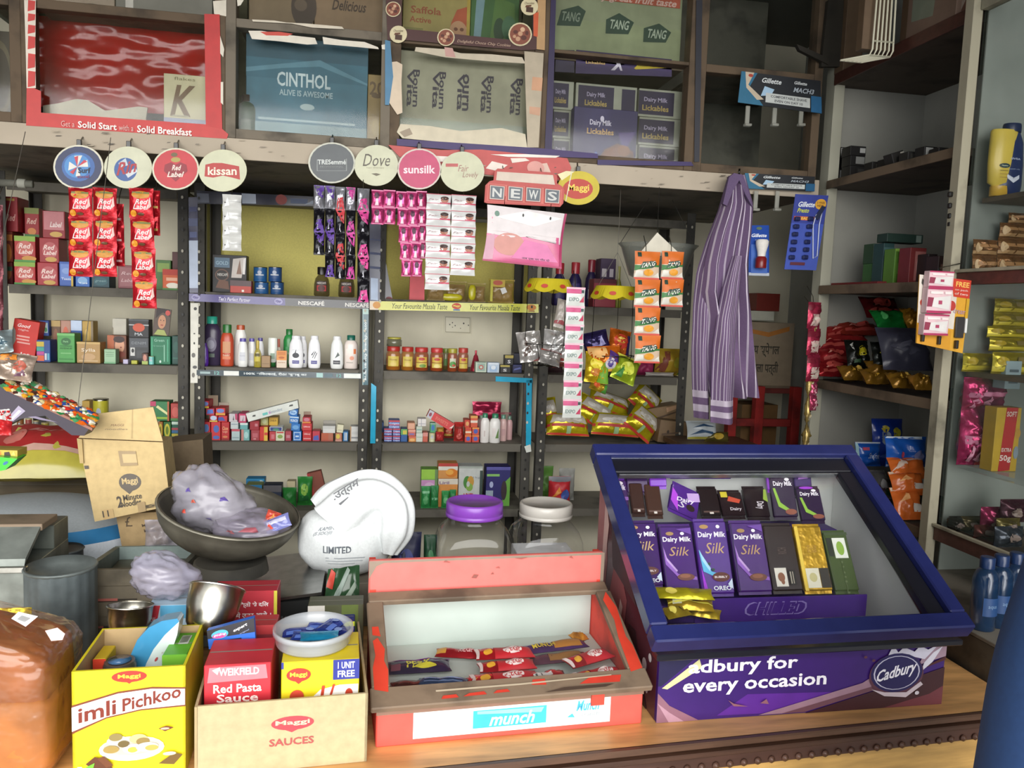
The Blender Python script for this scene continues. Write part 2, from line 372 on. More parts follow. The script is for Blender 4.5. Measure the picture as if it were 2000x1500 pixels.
# ================================================================ SHELF RACKS
RX=[(-1.225,-.625),(-.603,-.008),(.012,.598),(.622,1.205)]
ZB=[1.955,1.617,1.357,1.092,.842,.52,.2]
RL=['dark slotted metal rack furthest left, holding tea and cosmetics cartons','dark slotted metal rack with the black and violet brand strip','dark slotted metal rack with the yellow masala strip','dark slotted metal rack behind the hanging snack baskets']
RACK=[]
for (x0,x1),lb in zip(RX,RL):
    e=empty('shelf_rack',V(((x0+x1)/2,3.05,0)),lb,'shelf','metal racks along the back wall'); RACK.append(e)
    for x,sx in ((x0,1),(x1,-1)):
        for y,sy in ((2.9,1),(3.2,-1)):
            m=MB(); m.box(x+sx*.016,y if sy>0 else y-.004,0,.034,.004,1.985,'d403e39',.0006); m.box(x+sx*.001,y if sy>0 else y-.034,0,.003,.034,1.985,'d403e39',.0006)
            if sy>0:
                fr=pf((x+sx*.016-.017,2.8995,0),(1,0,0),(0,0,1),.034,1.985)
                m.dec(fr,';'.join(f'e .5 {z/1.985} .11 .0027 {"b8b4a4" if rnd.random()<.55 else "14130f"}' for z in [.6+.036*i for i in range(38)]))
            m.build('post',e,world=True)
    for z in ZB:
        m=MB(); m.box((x0+x1)/2,2.905,z-.006,x1-x0-.008,.29,.006,'d6a665c',.0006); m.box((x0+x1)/2,2.903,z-.03,x1-x0-.072,.003,.03,'d5d5950',.0006)
        m.build('shelf_board',e,world=True)
def strip(rk,q,spec,col,Y=2.896,nm='advert_strip'):
    return card(q,Y,.001,col,spec,nm,par=rk)
# ---- advert strips on the shelf edges
strip(RACK[1],[(369,588),(557,597),(557,582),(369,573)],'e .07 .5 .045 .4 a8a4c8;t .07 .5 .4 .06 3a2f78 bi Vijay;t .47 .5 .5 .33 d8d4e4 bi Tea\'s Perfect Partner;r .31 .14 .62 .2 b8b0d0;e .93 .5 .045 .4 a8a4c8;t .93 .5 .4 .06 3a2f78 bi Vijay','s3a2f78')
strip(RACK[1],[(557,597),(720,604),(720,588),(557,582)],'t .31 .5 .62 .31 e8e6e0 b NESCAFÉ;t .86 .5 .62 .29 e8e6e0 b NESCAFÉ','s15171c')
strip(RACK[2],[(722,605),(1052,611),(1052,594),(722,588)],'r 0 0 .05 1 e8d8c0;e .04 .55 .022 .4 d89a50;t .29 .5 .62 .32 3a4020 i Your Favourite Masala Taste;e .505 .6 .027 .35 c8402c;t .505 .6 .3 .04 f0e060 b Maggi;r .485 .08 .525 .25 5a78a8;t .735 .5 .62 .3 3a4020 i Your Favourite Masala Taste;e .955 .6 .03 .35 c88030;r .935 .08 .975 .25 a88040','sc8c838')
strip(RACK[1],[(384,733),(706,740),(706,729),(384,722)],'r 0 .1 .1 .9 3c4a50;r .02 .3 .08 .7 9ab0b0;t .12 .5 .6 .03 7cb8b0 b 12;r .16 .1 .25 .9 e6e8e2;t .47 .5 .62 .38 dfe6e6 b 100% शिकाकाई, रीठा खुशबू का;r .72 .1 .76 .9 a8ccc8;r .77 .2 .82 .8 5a7078;t .86 .5 .6 .03 7cb8b0 b 12;r .89 .1 .995 .9 dfe4de','s1c3540')
strip(RACK[1],[(708,752),(719,752),(720,603),(708,603)],'r 0 .93 1 1 b8d4cc;t .5 .45 .6 .8 dfe8e8 vb 100% शिकाकाई, रीठा का खुशबू;r 0 0 .12 1 a8c4c4','s1f5460')
strip(RACK[1],[(372,748),(386,748),(388,592),(372,592)],'e .6 .93 .2 .02 3a3a38;e .5 .62 .12 .008 444;e .4 .35 .25 .03 6a6864;e .6 .2 .3 .02 555;e .5 .5 .1 .015 333;e .4 .1 .2 .03 77746c','pdad8cc',nm='torn_sticker')
strip(RACK[1],[(370,572),(387,572),(386,385),(368,385)],'r 0 .05 1 .55 c4d0e4;r .1 .58 .9 .64 5a6490;r 0 .7 1 .78 5c6488;r .1 .85 .9 .9 484e78','s252850')
strip(RACK[2],[(722,588),(742,590),(744,437),(722,435)],'r .1 .02 .8 .3 b8c8e0;r 0 .42 1 .45 3c466c;r 0 .6 1 .63 3c466c;r 0 .78 1 .8 3c466c','s20264a')
# cyan tape wound on the third rack
m=MB()
for a in ([(723,866),(733,866),(735,755),(725,748)],[(968,745),(1040,748),(1040,739),(968,735)],[(1027,880),(1037,880),(1039,742),(1028,742)]): 
    m=MB(); p=[atY(*k,2.8955) for k in a]; m.prism(p,(0,.0012,0),'s2aa0c4'); m.build('tape',RACK[2],world=True)
m=MB(); p=[atY(*k,2.894) for k in ((1024,872),(1036,868),(1038,882),(1028,884))]; m.prism(p,(0,.001,0),'d8dcd4')
m.build('tape_end',RACK[2],world=True)
# shiny dark blue header rail of the second rack
card([(386,398),(612,402),(612,384),(384,372)],2.896,.002,'s1d2034','r .38 .1 .5 .95 aab4c4;r .0 .1 .1 .8 6a7080;e .72 .55 .05 .5 8a2c24;r .8 .2 .95 .7 4a5878;p 9aa4b4 .92 .1 1 .2 1 .6','header_rail',par=RACK[1])
# olive cloth pinned behind the top shelf
def wall_cloth(q,Y,name,label,col):
    m=MB(); a=[atY(*p,Y) for p in q]
    def fn(u,v):
        p=(a[0]*(1-u)+a[1]*u)*(1-v)+(a[3]*(1-u)+a[2]*u)*v
        return p+V((0,-.006*(1+noise.noise((u*5,v*3,1.3)))-.004*noise.noise((u*14,v*9,2)),0))
    m.grid(fn,40,24,col); o=m.build(name); return tag(o,label,'cloth')
wall_cloth([(405,588),(716,602),(716,405),(405,388)],3.224,'wall_mounted_cloth','creased olive yellow cloth behind the chocolate jars and blue tins','tddd27a')
wall_cloth([(742,592),(1040,604),(1040,440),(742,425)],3.224,'wall_mounted_cloth','olive yellow cloth behind the clear masala packets','tcfc26a')
# switch plate on the back wall
m=MB(); fr=qf([(868,650),(920,652),(920,619),(868,617)],3.232); pts=[atY(*p,3.232) for p in ((868,650),(920,652),(920,619),(868,617))]; m.prism(pts,(0,.007,0),'gc4bda0')
m.dec(fr,'r .03 .04 .97 .08 8a8468;r .03 .92 .97 .96 8a8468;r .03 .04 .05 .96 8a8468;r .95 .04 .97 .96 8a8468;e .2 .5 .02 .04 2a2822;e .3 .62 .02 .04 2a2822;e .4 .45 .02 .04 2a2822;e .72 .6 .03 .05 2a2822;e .9 .5 .02 .04 2a2822;e .3 .35 .015 .03 2a2822;e .6 .3 .02 .03 5a5648')
tag(m.build('switch_plate'),'cream switch plate on the wall above the jam jars','switch')
# ================================================================ LOFT CABINETS
LB=[-60,42,440,763,1060,1361,1606]
def lx(px): return atY(px,170,2.4).x
LL=['brown framed loft cabinet at the far left edge','loft cabinet with red tape around its sliding glass','loft cabinet holding the blue soap carton','loft cabinet with chocolate biscuit stickers on its frame','loft cabinet edged in violet tape, full of violet cartons','dark loft cabinet at the right end, shaving cards hanging in front']
LOFT=[]
for i in range(6):
    x0,x1=lx(LB[i]),lx(LB[i+1])
    e=empty('loft_cabinet',V(((x0+x1)/2,2.6,2.048)),LL[i],'cabinet','glass fronted cabinets on the loft'); LOFT.append(e)
    fc='d5a4a38' if i!=2 else 'd6f6658'
    for nm,bx in (('frame_post',(x0+.014,.028,2.049,.69)),('frame_post',(x1-.014,.028,2.049,.69))):
        m=MB(); m.box(bx[0],2.4,bx[2],bx[1],.05,bx[3],fc); m.build(nm,e,world=True)
    for nm,z0,z1 in (('bottom_rail',2.049,2.075),('middle_rail',2.352 if i!=4 else 2.366,2.376),('top_rail',2.7,2.738)):
        m=MB(); m.box((x0+x1)/2,2.402,z0,x1-x0-.056,.045,z1-z0,fc); m.build(nm,e,world=True)
    m=MB(); m.box((x0+x1)/2,2.45,2.362,x1-x0-.06,.33,.012,'d5a5040'); m.build('shelf_board',e,world=True)
    m=MB(); m.box((x0+x1)/2,2.80,2.049,x1-x0-.004,.01,.69,'d6b6a50' if i<5 else 'd56564a'); m.build('back_panel',e,world=True)
    for z0,z1 in ((2.077,2.35),(2.378,2.698)):
        m=MB(); m.box((x0+x1)/2,2.426,z0,x1-x0-.06,.004,z1-z0,'X4a4838' if i!=5 else 'X2e302a',.0005); m.build('glass_pane',e,world=True)  # dusty panes, dark tint puts shade over the loft goods
YS=2.397
def ys(i): return 2.3952 if i==3 else YS
def st(i,q,col,spec='',nm='sticker',th=.0012): return card(q,ys(i),th,col,spec,nm,par=LOFT[i])
TPN=[0]
def tp(i,q,col,nm='torn_paper'): TPN[0]+=1; return polycard(q,ys(i)-.00025*(TPN[0]%12),.001,col,nm,par=LOFT[i])
# red tape frame
tp(1,[(51,245),(443,271),(446,262),(432,250),(405,243),(80,220),(80,178),(66,172),(52,172)],'c43a36','advert_strip')
m=MB(); m.dec(qf([(118,250),(376,268),(376,250),(118,232)],2.3935),'t .055 .5 .62 .1 e0b0a8 n Get a;t .275 .53 .72 .29 f4ece4 b Solid Start;t .492 .5 .62 .11 e0b8b0 n with a;t .785 .5 .78 .42 f4ece4 b Solid Breakfast'); m.build('lettering',LOFT[1],world=True)
tp(1,[(402,246),(434,252),(429,28),(399,27)],'c0302e','advert_strip')
tp(1,[(52,172),(70,172),(69,90),(70,0),(47,0),(50,90)],'e0d4c4')
for a,b in ((0,22),(26,42),(48,66),(70,96),(104,134),(138,170)): tp(1,[(54,b),(68,b-3),(69,a+2),(55,a)],'c83a34','red_scrap')
for q in ([(430,70),(438,96),(436,112),(430,104)],[(431,160),(436,160),(436,205),(431,200)],[(416,2),(442,0),(442,32),(418,27)]): tp(1,q,'ddd4c2')
# torn strips around the blue carton
tp(2,[(485,60),(510,60),(560,68),(615,74),(620,86),(600,87),(540,80),(492,76)],'e4dccb')
tp(2,[(508,62),(545,62),(572,66),(562,70),(520,69)],'cc4a3a','red_scrap')
tp(2,[(630,72),(665,78),(712,82),(738,92),(740,96),(700,92),(632,86)],'e4dccb')
tp(2,[(492,38),(535,40),(560,44),(600,46),(668,52),(672,57),(610,54),(570,46),(494,42)],'d8cdb8')
tp(2,[(745,88),(754,86),(754,97),(746,96)],'e4dccb')
tp(2,[(463,0),(476,0),(470,10),(464,12)],'e4dccb')
# chocolate biscuit stickers
tp(3,[(754,0),(784,0),(785,56),(850,62),(920,70),(1022,80),(1040,66),(1042,0),(1048,0),(1048,97),(1020,98),(900,88),(790,78),(757,78)],'4a2622','advert_strip')
m=MB(); m.dec(qf([(890,86),(1000,96),(1000,84),(890,75)],2.3915),'t .5 .5 .62 .95 c8a890 i Delightful Choco Chip Cookies'); m.build('lettering',LOFT[3],world=True)
for cx,cy,r,k in ((768,18,15,0),(778,67,17,1),(871,73,17,0),(1034,13,17,1),(1016,67,23,0)):
    m=MB(); p=[atY(cx+r*math.cos(a*PI/10),cy+r*math.sin(a*PI/10),2.3905) for a in range(20)]; m.prism(p,(0,.0008,0),'ddd0a8')
    m.dec(qf([(cx-r,cy+r),(cx+r,cy+r),(cx+r,cy-r),(cx-r,cy-r)],2.3905),'p 4a2c1c .3 .2 .7 .15 .72 .45 .32 .5;p 6a4028 .25 .45 .6 .5 .62 .6 .3 .58;t .5 .7 .14 .55 5a3a24 i Chocolate' if k else 'e .5 .5 .44 .44 8a4a34;e .3 .6 .1 .08 5a2a1e;e .6 .7 .1 .1 d8b08c;e .65 .35 .12 .1 5a2a1e;e .4 .3 .1 .1 c89a78;e .5 .52 .1 .1 c89a78;e .25 .4 .07 .07 c89a78;e .78 .55 .07 .09 5a2a1e'); m.build('round_sticker',LOFT[3],world=True)
tp(3,[(1050,0),(1066,0),(1064,98),(1048,96)],'c09868','tape_strip')
tp(3,[(1042,25),(1052,24),(1050,72),(1042,70)],'d05a30','tape_strip')
tp(3,[(757,122),(775,120),(786,126),(784,160),(786,220),(776,224),(760,200),(764,170)],'d8c4aa')
tp(3,[(752,78),(762,80),(768,150),(760,205),(752,205)],'4a7ea0','tape_strip')
tp(3,[(812,92),(870,96),(900,104),(960,106),(1020,112),(1026,124),(960,120),(870,112),(810,100)],'c8bca4')
tp(3,[(868,92),(884,94),(890,112),(870,110)],'c89a90','red_scrap')
tp(3,[(782,242),(840,246),(900,256),(980,250),(1026,262),(1030,290),(900,282),(850,276),(786,270),(775,258)],'cfc4aa')
tp(3,[(780,258),(800,250),(806,262),(790,268)],'9a8a74','stain')
for q,c in (([(1024,100),(1062,104),(1052,288),(1030,288)],'b8aa92'),([(1040,150),(1060,152),(1058,178),(1038,176)],'cc9a76'),([(1034,208),(1056,210),(1054,226),(1034,222)],'c89a7c')): tp(3,q,c)
tp(4,[(1064,292),(1078,293),(1086,0),(1076,0)],'2c2048','tape_strip')
tp(3,[(775,284),(775,271),(1062,290),(1062,306)],'3a2860','tape_strip')
tp(4,[(1062,306),(1062,290),(1168,300),(1168,309)],'3a2860','tape_strip')
tp(4,[(1167,322),(1167,312),(1350,316),(1355,324)],'33245a','tape_strip')
tp(4,[(1360,0),(1372,0),(1366,316),(1356,316)],'23242e','tape_strip')
YC=2.47
def lc(q,d,col,spec,name,label,cat,Y=YC,zs=None,grp=None):
    """carton in the loft from a pixel rect; stands on the nearest loft board"""
    x0,y0,x1,y1=q; zs=zs or (2.0505 if y1>130 else 2.3745)
    A,B=atY(x0,y1,Y),atY(x1,y1,Y); zt=atY((x0+x1)/2,y0,Y).z; 
    o=carton(B.x-A.x,zt-zs,d,col,spec).build(name,loc=V(((A.x+B.x)/2,Y,zs))); return tag(o,label,cat,grp)
lc((-40,60,34,216),.2,'4a4232','e .55 .5 .35 .4 6a6248;e .55 .5 .28 .32 4a4232;e .2 .3 .05 .04 b0a030','carton','dark brown carton with a ring mark at the far left of the loft','carton')
lc((-40,-60,34,18),.2,'2c4a34','','carton','dark green carton in the top left corner of the loft','carton')
lc((95,-70,224,20),.2,'b8a690','t .4 .12 .1 .5 4a4238 i Choc;e .65 .14 .15 .05 6a6050','carton','pale brown carton with script on the upper loft shelf','carton')
lc((226,-70,415,22),.25,'8a887c','r .1 .08 .18 .3 e0dcd0','carton','plain grey carton on the upper loft shelf above the red sheet','carton')
# red plastic sheet folded behind the glass
m=MB(); a=[atY(*p,2.53) for p in ((72,208),(404,228),(404,44),(70,30))]
m.grid(lambda u,v:(a[0]*(1-u)+a[1]*u)*(1-v)+(a[3]*(1-u)+a[2]*u)*v+V((0,-.010*noise.noise((u*5+v*2,v*12,.4))-.004*noise.noise((u*16,v*13,3.3)),0)),44,30,'ya8241e'); m.ms[0]=mt('sa0241c')
tag(m.build('plastic_sheet'),'crumpled shiny red plastic sheet behind the glass with red tape','sheet')
m=MB(); q=[(84,224),(84,206),(112,202),(150,193),(172,196),(205,216),(240,212),(270,208),(288,210),(284,238)]; m.prism([atY(*p,2.4485) for p in q],(0,.006,0),'cc4bfa8')
tag(m.build('paper_sheet'),'crumpled off white paper in front of the red plastic sheet','paper')
lc((320,146,402,240),.05,'d8d2a8','r 0 0 1 .3 a8b0c8;t .45 .58 .5 .6 7a6040 bi K;p eef0ee 0 .05 .1 .2 .15 .02;r .2 .32 .6 .35 b8b090;t .5 .93 .05 .5 8a845c n flakes','cereal_box','pale cereal box with a large K behind the red taped glass','box',Y=2.456)
# blue soap carton
lc((480,72,716,262),.2,'3f7486','r 0 .78 1 1 2a5868;r 0 .6 1 .78 346a7c;r 0 .0 1 .2 7a9ca0;p 5a8c9c 0 .68 .4 .76 .6 .8 1 .62 1 .6 .6 .74 .3 .7 0 .64;r .1 .22 .9 .24 96b4b8;e .5 .36 .06 .03 a8c0c0;t .47 .6 .13 .44 c8dcdc b CINTHOL;t .49 .48 .055 .44 a8c4c8 b ALIVE IS AWESOME','carton','large blue soap carton behind glass in the loft','carton',Y=2.46)
lc((717,146,752,256),.15,'8a7440','t .5 .82 .18 .8 5a4624 b 20;r .1 .05 .9 .45 9a8448;e .5 .3 .25 .12 b09a58;e .5 .72 .3 .03 5a4624','carton','yellowish brown carton marked 20 beside the blue soap carton','carton',Y=2.449)
bottle(V((atY(480,240,2.44).x,2.449,2.0505)),.055,.135,.8,'g2c4a30','g3a3028','tall','r .1 .2 .8 .7 5a6a58','syrup_bottle','dark green bottle with dark cap beside the blue soap carton','bottle')
lc((486,-60,612,40),.2,'8a7658','e .85 .42 .2 .34 4a3c30;e .8 .45 .1 .1 6a5a48','carton','brown carton with a dark disc printed on it, upper loft','carton')
lc((614,-60,748,44),.22,'92795a','t .5 .46 .16 .5 4a3a2a bi Delicious','carton','tan carton with brown script on the upper loft shelf','carton')
# third cabinet
lc((786,-30,917,68),.2,'a89a58','t .34 .56 .12 .45 a05a34 b Saffola;t .26 .4 .1 .32 a05a34 b Active;r .02 .2 .3 .26 8a8448;p b85a34 .66 .05 .72 .4 .8 .62 .98 .7 .97 .06;e .83 .24 .14 .2 c89a70;e .79 .3 .03 .03 7a4a30;e .88 .3 .03 .03 7a4a30;r .95 0 1 1 b8a040','carton','yellowish oil carton with an orange face drawing, upper loft','carton')
lc((918,-20,1012,74),.2,'3f6a34','p 7a9ca0 .06 0 .2 0 .3 1 .12 1;p 567c38 .4 .1 .95 .05 .9 .8 .5 .9;e .6 .35 .12 .2 2a4a2c;e .8 .4 .15 .2 4a7450','carton','green carton beside the yellowish oil carton, upper loft','carton')
bv=';'.join(f't {x} .64 .05 .36 35303c vb {s}' for x,s in ((.13,'Bourn'),(.085,'Vita'),(.33,'Bourn'),(.28,'Vita'),(.51,'ourn'),(.47,'Vita'),(.7,'Bourn'),(.655,'Vita'),(.93,'Bourn'),(.885,'Vita')))
lc((777,108,1028,262),.25,'a4a488','r 0 0 1 .35 9aa48c;'+bv+';t .3 .16 .05 .12 35303c ub B;t .5 .18 .05 .1 35303c ub y;t .68 .16 .05 .12 35303c ub ij;t .93 .1 .05 .1 35303c ub B','carton','grey green drink carton with words printed sideways in the loft','carton',Y=2.46)
# violet cabinet
lc((1080,-30,1328,97),.25,'96a07c','r 0 0 1 .5 9aa67c;p 2f4a38 .02 .4 .2 .42 .24 .62 .18 .68 .05 .6;t .13 .53 .12 .14 8a9a84 bi TANG;p 2f4a38 .4 .36 .58 .38 .62 .54 .5 .64 .4 .54;t .51 .49 .12 .15 b4c4ac bi TANG;p 2f4a38 .7 .3 .88 .32 .92 .46 .82 .56 .7 .48;t .81 .42 .12 .15 b4c4ac bi TANG;r .2 .78 .98 1 b85a40;t .6 .82 .12 .7 e0c0b0 bi Very great fruit taste','carton','pale green drink powder carton with orange top band, upper loft','carton')
lk='r .04 .08 .62 .92 28203c;t .33 .6 .2 .3 a8a0b8 b Dairy Milk;t .33 .32 .2 .36 b09a50 b Lickables;r .75 .08 .97 .9 2a2240'
for r_,(ya,yb) in enumerate(((150,192),(206,247),(262,297))):
    for c_,(xa,xb) in enumerate(((1082,1122),(1126,1246),(1250,1342))):
        zs=2.0505+.088*(2-r_); A,B=atY(xa,ya,2.5),atY(xb,ya,2.5)
        o=carton(B.x-A.x,.0868,.2,'a0a490',lk if c_==1 else 'r 0 .08 .75 .92 28203c;t .36 .6 .2 .5 a8a0b8 b Dairy Milk;t .36 .32 .2 .56 b09a50 b Lickables').build('chocolate_carton',loc=V(((A.x+B.x)/2,2.5,zs)))
        tag(o,('top ','middle ','bottom ')[r_]+('left ','centre ','right ')[c_]+'grey carton with dark violet label, behind violet edged glass','carton','violet labelled cartons stacked in the loft')
card([(1124,143),(1312,150),(1312,116),(1126,97)],2.450,.004,'3a2c58','t .2 .7 .14 .2 b8b0c8 b Dairy Milk;t .2 .5 .12 .2 c8a860 b Lickables;p d0ccd8 .36 .2 .42 .5 .4 .7 .44 .75 .46 .5 .48 .2 .46 .2 .44 .4 .4 .2;p b8a428 .6 .35 .62 .3 .97 .5 .98 .78 .64 .55;t .8 .54 .12 .32 4a4418 b COLLECT THEM ALL NOW','header_card','violet header card with a yellow tag behind loft glass','card')
card([(1084,140),(1122,142),(1122,98),(1086,97)],2.456,.004,'2c2440','','header_card','plain dark violet card beside the yellow tagged header','card')
lc((1118,212,1242,300),.04,'36305c','t .42 .74 .12 .34 d8d4e4 b Dairy Milk;t .42 .6 .1 .42 c8a468 b Lickables;e .44 .82 .03 .05 d8d4e4;p 6a3a28 .4 .12 .5 .3 .7 .42 .95 .3 1 0 .4 0;e .65 .2 .16 .14 7a4c34;e .85 .15 .13 .12 5a3424;e .8 .3 .1 .1 8a5a3c;p 5a4a84 .7 .6 .98 .64 .86 .38 .76 .4;p 5a78b8 .3 0 .4 .2 .36 .26 .26 .05','display_box','blue violet display box with chocolate pieces in the loft','box',Y=2.449)
# dark cabinet
m=pouch(.2,.045,.06,'2a4028',seed=4); m.build('pouch',loc=V((atY(1520,315,2.55).x,2.55,2.0505))); tag(D.objects['pouch'],'dark green bag lying low behind the dark loft glass','bag')
# ================================================================ GOODS ON THE RACKS
Y0=2.93
RD='.5 .62 .2 .6 f0d8d0 bi Red;t .55 .4 .18 .7 f0d8d0 bi Label'
tea='r 0 .8 1 1 86a840;e .5 .52 .42 .3 c46a60;t '+RD+';e .7 .14 .35 .1 c89040;r 0 0 1 .08 4a9040'
tea2='e .55 .5 .4 .34 b85a5c;t '+RD+';e .6 .13 .3 .1 c8a050'
rows(f'''
B 6 512 24 - .09 6a2424 .02|e .5 .5 .4 .3 a05a30;r 0 .6 1 .8 2f5a40|tea_carton|dark carton with orange patch, bottom left corner
B 6 452 24 ^ .09 7a3020 .02|e .5 .3 .4 .3 c07030;r 0 .7 1 .9 c07838|tea_carton|orange brown carton, second from bottom at the left end
B 6 384 34 ^ .09 8c1c24 .02|t .5 .4 .2 .7 d09a90 bi Red;r .2 .88 .8 .95 b08a40|tea_carton|tall dark red carton topping the left end pile
B 27 512 69 - .08 b02a2c|{tea}|tea_carton|red tea carton with lime bands, bottom of the left pile
B 27 461 69 ^ .08 a82a2c|{tea}|tea_carton|red tea carton with lime bands, middle of the left pile
B 47 406 76 ^ .08 961f22 .06|r 0 .8 1 1 78803a;t .5 .55 .2 .7 d8b0a0 bi Red;e .5 .2 .3 .12 c88040;r 0 0 1 .1 3f7a3c|tea_carton|slim red tea carton with olive top on the left pile
B 72 513 113 - .08 a83038|{tea2}|tea_carton|rose red tea carton, bottom of the second pile
B 76 465 117 ^ .08 9c2a30|{tea2}|tea_carton|rose red tea carton, middle of the second pile
B 82 412 127 ^ .08 8f2028|r .06 .3 .95 .98 c0787c;t .6 .5 .2 .55 ecd8d4 bi Label;e .6 .14 .28 .1 c8a050|tea_carton|pale fronted rose tea carton, top of the second pile
B 113 511 143 - .06 3f62b0|r .1 .3 .9 .9 6a88cc;r .85 0 1 1 c8a840;t .5 .3 .1 .7 d0d8f0 b Taaza;e .5 .62 .3 .12 8aa4dc|tea_carton|upright blue tea carton with gold edge
B 147 536 175 - .06 3a70c0|e .5 .5 .35 .3 8ab4e0;r 0 .9 1 1 9ab8e0;t .5 .3 .14 .7 e0e8f4 b Taj|tea_carton|short bright blue carton below the red sachets
B 178 538 214 - .07 1d4650|e .5 .5 .4 .35 2a5c66;t .5 .5 .2 .6 88a8a8 i green|tea_carton|dark teal carton below the red sachets
B 230 518 270 - .07 8a4a50|r .08 .1 .92 .9 a06468;t .5 .65 .14 .7 e0c0c0 i Red;t .5 .35 .14 .7 e0c0c0 i Label|tea_carton|dusty mauve carton between the two red sachet strips
B 304 508 334 - .06 4c7a3c .05|r .1 .6 .9 .9 88a850|tea_carton|narrow green carton behind the single red sachet strip
B 336 492 353 - .05 5a2c2c .08||tea_carton|dark maroon carton tucked against the right post
B 317 526 354 - .07 d05a24|r 0 .72 1 1 b83018;r .2 .45 .8 .6 e8b090;e .55 .22 .35 .14 e8e0d0;r 0 0 1 .1 4a8038|soup_packet.packet|orange red packet with pale bowl picture at the right end
''',Y0,1.617,'on leftmost rack top shelf','cartons on the leftmost rack top shelf')
